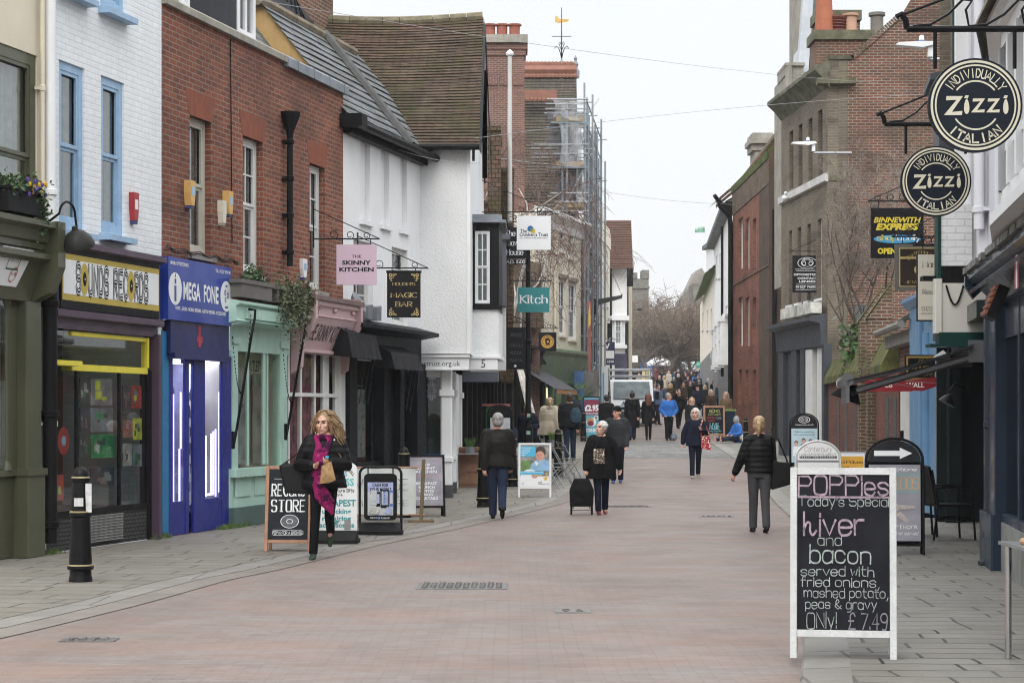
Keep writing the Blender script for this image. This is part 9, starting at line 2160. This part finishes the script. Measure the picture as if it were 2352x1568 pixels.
small('bundle','white bundle lying beside the seated person in blue','bag',p+V((.25,-.3,.16)),CREM,(.22,.18,.15))
protos=[]
for i,(sx_,hm_,hr,lg,bk)in enumerate((('m',.82,'short',((14,4),(-14,18)),.045),('f',.66,'long',((10,3),(-12,16)),.05),('f',.78,'bob',((-12,18),(12,4)),.05),('m',.80,'cap',((-10,12),(10,4)),.05))):
 protos.append((person('x',V((0,0,0)),1.7,0,sx_,BLK,hm_,bk,lg,hair=hr,vox=.02)[0],1.7))
crowd=[(1586,875,1,0,BLK,HBR,TRB,'long haired woman in black coat holding a white cup walking towards the camera'),(1548,866,0,1,CHARC,HG,JEAN,'grey haired man in charcoal jacket walking away up the far street'),(1628,869,3,0,TEALC,WHITE,CREM,'man in white cap and teal jacket with cream trousers'),(1645,863,0,0,NVY,HG,NVY,'balding man in navy jacket right of the white cap man'),(1662,876,1,1,REDC,KHAK,TRB,'woman in scarlet parka beside the black downpipe'),(1633,894,2,0,DBRN,BEI,DBRN,'woman in dark leather jacket with cream hood behind the live music board'),(1662,856,0,1,KHAK,KHAK,TRB,'figure in tan hooded coat above the scarlet parka'),(1610,850,0,1,BLU,HW,TRB,'white haired person in royal blue coat in the far crowd'),(1596,858,2,1,cloth('pack_blue',(.06,.16,.5)),HBR,TRB,'person with bright blue backpack left of the royal blue coat'),(1505,843,1,0,PNK,HDK,cloth('trousers_wine',(.13,.015,.025)),'dark haired woman in pink jacket and wine trousers'),(1512,845,1,1,REDC,HRD,TRB,'red coated figure half hidden behind the pink jacket'),(1532,842,0,1,BLK,HDK,TRB,'tall figure in black right of the pink jacket'),(1552,838,2,1,cloth('coat_pale_grey',(.28,.28,.29)),HB,JEAN,'blonde figure in pale grey coat left of the far blue van'),(1565,842,1,1,NVY,HDK,NVY,'dark coated figure in front of the far blue van'),(1578,848,2,1,DBRN,HBR,TRB,'person in dark fur trimmed coat below the far blue van'),(1567,860,1,1,BLK,DBRN,TRB,'person in black parka with brown fur hood in the far crowd'),(1588,852,2,0,CHARC,HBR,TRB,'person in charcoal coat between the blue backpack and the far van'),(1599,846,3,0,CHARC,HG,NVY,'pale hooded figure just below the white market canopy'),(1620,852,0,1,NVY,HDK,NVY,'navy figure right of the royal blue coat'),(1630,842,0,0,PURP,HG,NVY,'grey haired person in plum jacket before the far shops'),(1648,848,3,1,CHARC,REDC,TRB,'person in red cap and dark coat by the far shops'),(1612,842,0,0,CHARC,HDK,NVY,'dark figure under the white sign boards on the right'),(1424,852,2,0,PURP,HG,NVY,'figure in plum coat at the left of the far crowd'),(1436,857,1,0,YELC,HBR,TRB,'person in mustard coat behind the van rack'),(1448,846,2,1,CHARC,HG,TRB,'grey figure next to the mustard coat'),(1460,848,0,1,BLK,HBR,TRB,'black coated man in the left crowd'),(1474,846,1,1,BLK,HDK,TRB,'black coated woman under the white fingerpost boards'),(1487,852,2,0,DGR,HG,JEAN,'person in grey jacket beside the yellow notice panel'),(1496,856,0,0,DBRN,HG,TRB,'man in brown jacket left of the pink jacket'),(1540,880,2,1,DBRN,HB,TRB,'person in fur hooded jacket behind the charcoal jacket'),(1558,858,2,0,BLK,HW,TRB,'person in pale bobble hat and black coat'),(1520,850,0,1,NVY,HBR,JEAN,'navy coated man just right of the pink jacket'),(1541,846,1,1,DBRN,HB,TRB,'brown coated woman with loose hair left of the far blue van'),(1558,848,0,1,BLK,HG,TRB,'grey haired man in black before the far blue van'),(1575,856,1,0,CHARC,HRD,JEAN,'auburn haired woman in charcoal below the far blue van'),(1604,860,0,0,DGR,HDK,TRB,'dark haired man in grey beneath the royal blue coat'),(1616,858,2,1,BLK,HBR,TRB,'person in black bob hair right of the royal blue coat'),(1638,856,1,0,DBRN,HB,TRB,'fair haired woman in brown before the slate shop'),(1654,852,2,1,NVY,HG,NVY,'grey haired woman in navy near the red cap'),(1526,862,2,1,BEI,HB,JEAN,'person in light beige coat walking away in the far crowd'),(1574,872,0,1,BLK,HDK,JEAN,'man in black between the long haired woman and the charcoal jacket'),(1602,884,3,1,NVY,BLK,TRB,'person in dark hat and navy coat behind the white haired walker'),(1442,848,3,0,CHARC,BLK,TRB,'dark hatted figure over the van rack'),(1468,856,1,0,cloth('coat_sand',(.3,.25,.2)),HBR,TRB,'sand coated woman behind the van'),(1570,878,1,0,DBRN,HBR,TRB,'brown coated woman with loose dark hair beside the man on his phone'),(1606,872,0,1,BLK,HG,TRB,'grey haired man in black walking away left of the white cap man'),(1619,884,2,1,CHARC,HB,JEAN,'fair bobbed woman in charcoal with jeans left of the cream hood woman'),(1652,880,0,0,TEALC,HDK,NVY,'dark haired man in teal just left of the scarlet parka'),(1580,864,2,0,PURP,HDK,TRB,'dark bobbed woman in plum coat above the long haired woman'),(1536,852,1,0,CREM,HB,JEAN,'blonde woman in off white coat in the far crowd'),(1550,850,3,1,TEALC,BLK,TRB,'dark capped person in teal left of the far van'),(1594,868,0,1,DGR,HDK,JEAN,'man in grey top and jeans between the coffee woman and the far crowd'),(1640,872,1,1,BLK,HRD,TRB,'auburn haired woman in black right of the white cap man'),(1515,862,0,0,BLK,HG,NVY,'grey haired man in black below the pink jacket'),(1668,900,1,0,KHAK,BEI,TRB,'brown padded coat half hidden by the black downpipe')]
rr=random.Random(77)
for i,(px,top,pi,back,cm,hm,tm_,lab)in enumerate(crowd):
 src,h0=protos[pi];hh=rr.uniform(1.6,1.78)
 o=dup(src);o.location=by_top(px,top,hh);o.scale=(hh/h0,)*3;o.rotation_euler=(0,0,R(180 if back else 0)+rr.uniform(-.25,.25));o['label']=lab;o['group']='people up the far street'
 for c in o.children:
  n=c.name.split('.')[0];mm={'coat':cm,'hair':hm,'hat':hm,'trousers':tm_}.get(n)
  if mm:c.material_slots[0].link='OBJECT';c.material_slots[0].material=mm
for src,_ in protos:
 for c in list(src.children):bpy.data.objects.remove(c)
 bpy.data.objects.remove(src)
for o in COL.objects:finish(o)
# bare trees, birds, wires, flag
BARK=plain('bark',(.085,.07,.055),.9,.4,5,.6,20,fine=.4);TWIG=plain('twig',(.12,.09,.075),.9,.3,2);BIRCH=plain('birch',(.42,.40,.37),.8,.5,4)
def bare_tree(lab,base,H,spread,seed,levels=5,n0=5,tw=.012,trunk=.28,lean=(0,0),droop=0.,up=.5,bark=BARK,twigm=TWIG,first=.3,name='bare_tree',kids=(3,5),grp=None,ratio=.72,lim=-99.):
 t=thing(name,lab,'tree',base,0,grp);rr=random.Random(seed);big,fine=MB(),MB()
 def grow(p,d,l,r,lev):
  pts=[p];n=4 if lev<levels-1 else 3
  for i in range(n):
   d=(d+V((rr.gauss(0,.16),rr.gauss(0,.16),rr.gauss(0,.10)+(up*.06 if lev<3 else-droop*.25)))).normalized();pts.append(pts[-1]+d*l/n)
  if lev and pts[-1].x<lim:return
  rs=[r*(1-.5*i/n)for i in range(n+1)]
  (big if lev<3 else fine).tube(pts,rs,7 if lev==0 else 5 if lev<3 else 3)
  if lev>=levels:return
  for j in range(rr.randint(*kids)+(n0-3 if lev==0 else 0)):
   f=rr.uniform(.35 if lev else .62,1.0);i=min(n-1,int(f*n));q=pts[i].lerp(pts[i+1],f*n-i)
   side=V((rr.gauss(0,1),rr.gauss(0,1),rr.gauss(.15,.5))).normalized();nd=(d*.75+side*spread).normalized();grow(q,nd,l*ratio*rr.uniform(.75,1.15),max(tw,r*.52),lev+1)
 grow(V((0,0,0)),V((lean[0],lean[1],1)).normalized(),H*first,trunk,0)
 big.done('trunk',bark,t,True);fine.done('crown',twigm,t)
 return t
bare_tree('bare tree with pale twigs in front of the brick side wall of the optician house',V((Xv(2105,47),47,.1)),10.5,.55,5,7,7,.004,.065,(-.02,-.02),0,2.2,BARK,plain('pale_twig',(.20,.165,.14),.8,.3,2),.40,kids=(3,4),ratio=.62,lim=-2.2)
bare_tree('drooping bare birch with white limbs in front of the scaffolded house',V((Xv(1235,66),66,.5)),13,.8,12,6,5,.007,.15,(.05,-.05),.9,.6,BIRCH,plain('birch_twig',(.13,.085,.07),.9,.3,2),.40,kids=(3,4))
for i,(px,Y,H_,lab,ln)in enumerate(((1500,182,11.2,'large leaning bare street tree left of the market stalls',(-.35,0)),(1522,186,11,'bare street tree with twin trunk behind the white stall',(.25,0)),(1545,190,11,'bare street tree behind the far blue van',(-.1,0)),(1568,194,11,'bare street tree left of the concrete market building',(.1,0)),(1590,198,10.6,'rightmost bare street tree before the far houses',(.2,0)),(1545,225,15,'tall pale bare tree rising behind the street trees',(0,0)))):
 bare_tree(lab,(Xv(px,Y),Y,gz(Y)),H_,1.05,30+i,5,6,.022,.24,ln,.15,.4,plain('far_bark',(.10,.09,.078),.9,.3,1),plain('far_twig_%d'%(i%2),((.175,.14,.11),(.17,.128,.10))[i%2],.9,.3,.3),.34,kids=(3,5),grp='bare street trees',ratio=.74)
for px,py,Y,sc,lab in((1888-460,710,120,1,'dark pigeon flying above the far left roof line'),):
 t=thing('bird','grey pigeon flying across the trees','bird',at(1469,711,110));mb=MB();mb.ell((0,0,0),(.17,.08,.07),10);mb.ell((.17,0,.05),(.05,.045,.045),8);mb.ell((-.22,0,-.02),(.10,.05,.015),8);mb.ell((0,.02,.06),(.13,.2,.03),8);fuse(mb,.02,'body',plain('pigeon_grey',(.10,.105,.12),.7,.5,9),t,2)
t=thing('gull','white gull perched on the white stone ledge of the corner house','bird',at(1896-93,465,58));mb=MB();mb.ell((0,0,.12),(.1,.2,.1),10);mb.ell((0,-.14,.25),(.06,.07,.06),8);mb.tube([(0,0,0),(0,0,.1)],.02,5);fuse(mb,.02,'body',WHITE,t,1)
def wire(lab,a,b,sag,r=.004):
 a,b=at(*a),at(*b);t=thing('overhead_wire',lab,'wire',a);mb=MB();n=24;mb.tube([(b-a)*(i/n)+V((0,0,-sag*4*(i/n)*(1-i/n)))for i in range(n+1)],r,5);mb.done('wire',plain('wire_grey',(.36,.36,.37),.5),t)
wire('long overhead wire from the left roofs to the brick corner house',(560,-5,26),(2010,190,53),.15)
wire('overhead wire from the jettied house to the wall behind the round signs',(1090,318,37.8),(2150,215,40),-.1)
wire('thin overhead wire from the jettied house up the street',(900,325,37),(1372,385,90),.1,.007)
wire('distant low overhead wire crossing the far street',(1385,440,90),(1690,470,82),.1,.007)
wire('cable hanging across the white stucco house to the jettied house',(880,330,36),(1102,375,38.1),.1)
t=thing('flag','pale green flag flying on a distant white pole','flag',at(1620,600,245));k=245/FX;mb=MB();n=8
for i in range(n):a,b=-24*k*(1-i/n),-24*k*(1-(i+1)/n);f=lambda j:.25*math.sin(j*1.1);mb.quad((a,f(i),66*k-i*.02),(b,f(i+1),66*k+.02*i),(b,f(i+1),79*k+.02*i),(a,f(i),77*k-.05*(n-i)))
mb.done('cloth',plain('flag_green',(.20,.42,.30),.8,.1),t);mb=MB();mb.tube([(0,0,-60*k),(0,0,82*k)],.07,6);mb.done('pole',WHITE,t)
mb=MB();rr=random.Random(6)
for _ in range(900):
 u_=rr.choice((L1.u(100),L1.u(355),L1.u(362),L1.u(500),L1.u(517),L1.u(530),L1.u(545)))+rr.gauss(0,.10);q_=L1.wp(u_,-abs(rr.gauss(0,.06))-.04,.02);d=V((rr.gauss(0,.5),rr.gauss(0,.5),1)).normalized()*rr.uniform(.03,.10);mb.add([q_+V((-.004,0,0)),q_+V((.004,0,0)),q_+d],[(0,1,2)])
o=mb.done('weeds',plain('weed_green',(.09,.15,.03),.7,.5,8));o['kind']='stuff';o['label']='small weeds growing along the foot of the left shop fronts'
# thin winter air
m,t,b=_new('air');t.nodes.remove(b);vp_=t.nodes.new('ShaderNodeVolumePrincipled');vp_.inputs['Color'].default_value=(.95,.97,1,1);vp_.inputs['Density'].default_value=.00035;vp_.inputs['Anisotropy'].default_value=.2
t.links.new(vp_.outputs[0],t.nodes['Material Output'].inputs['Volume'])
mb=MB();mb.box(-920,920,-70,2560,-1.2,45);o=mb.done('haze',m);o['kind']='stuff';o['label']='thin pale winter haze hanging in the street'
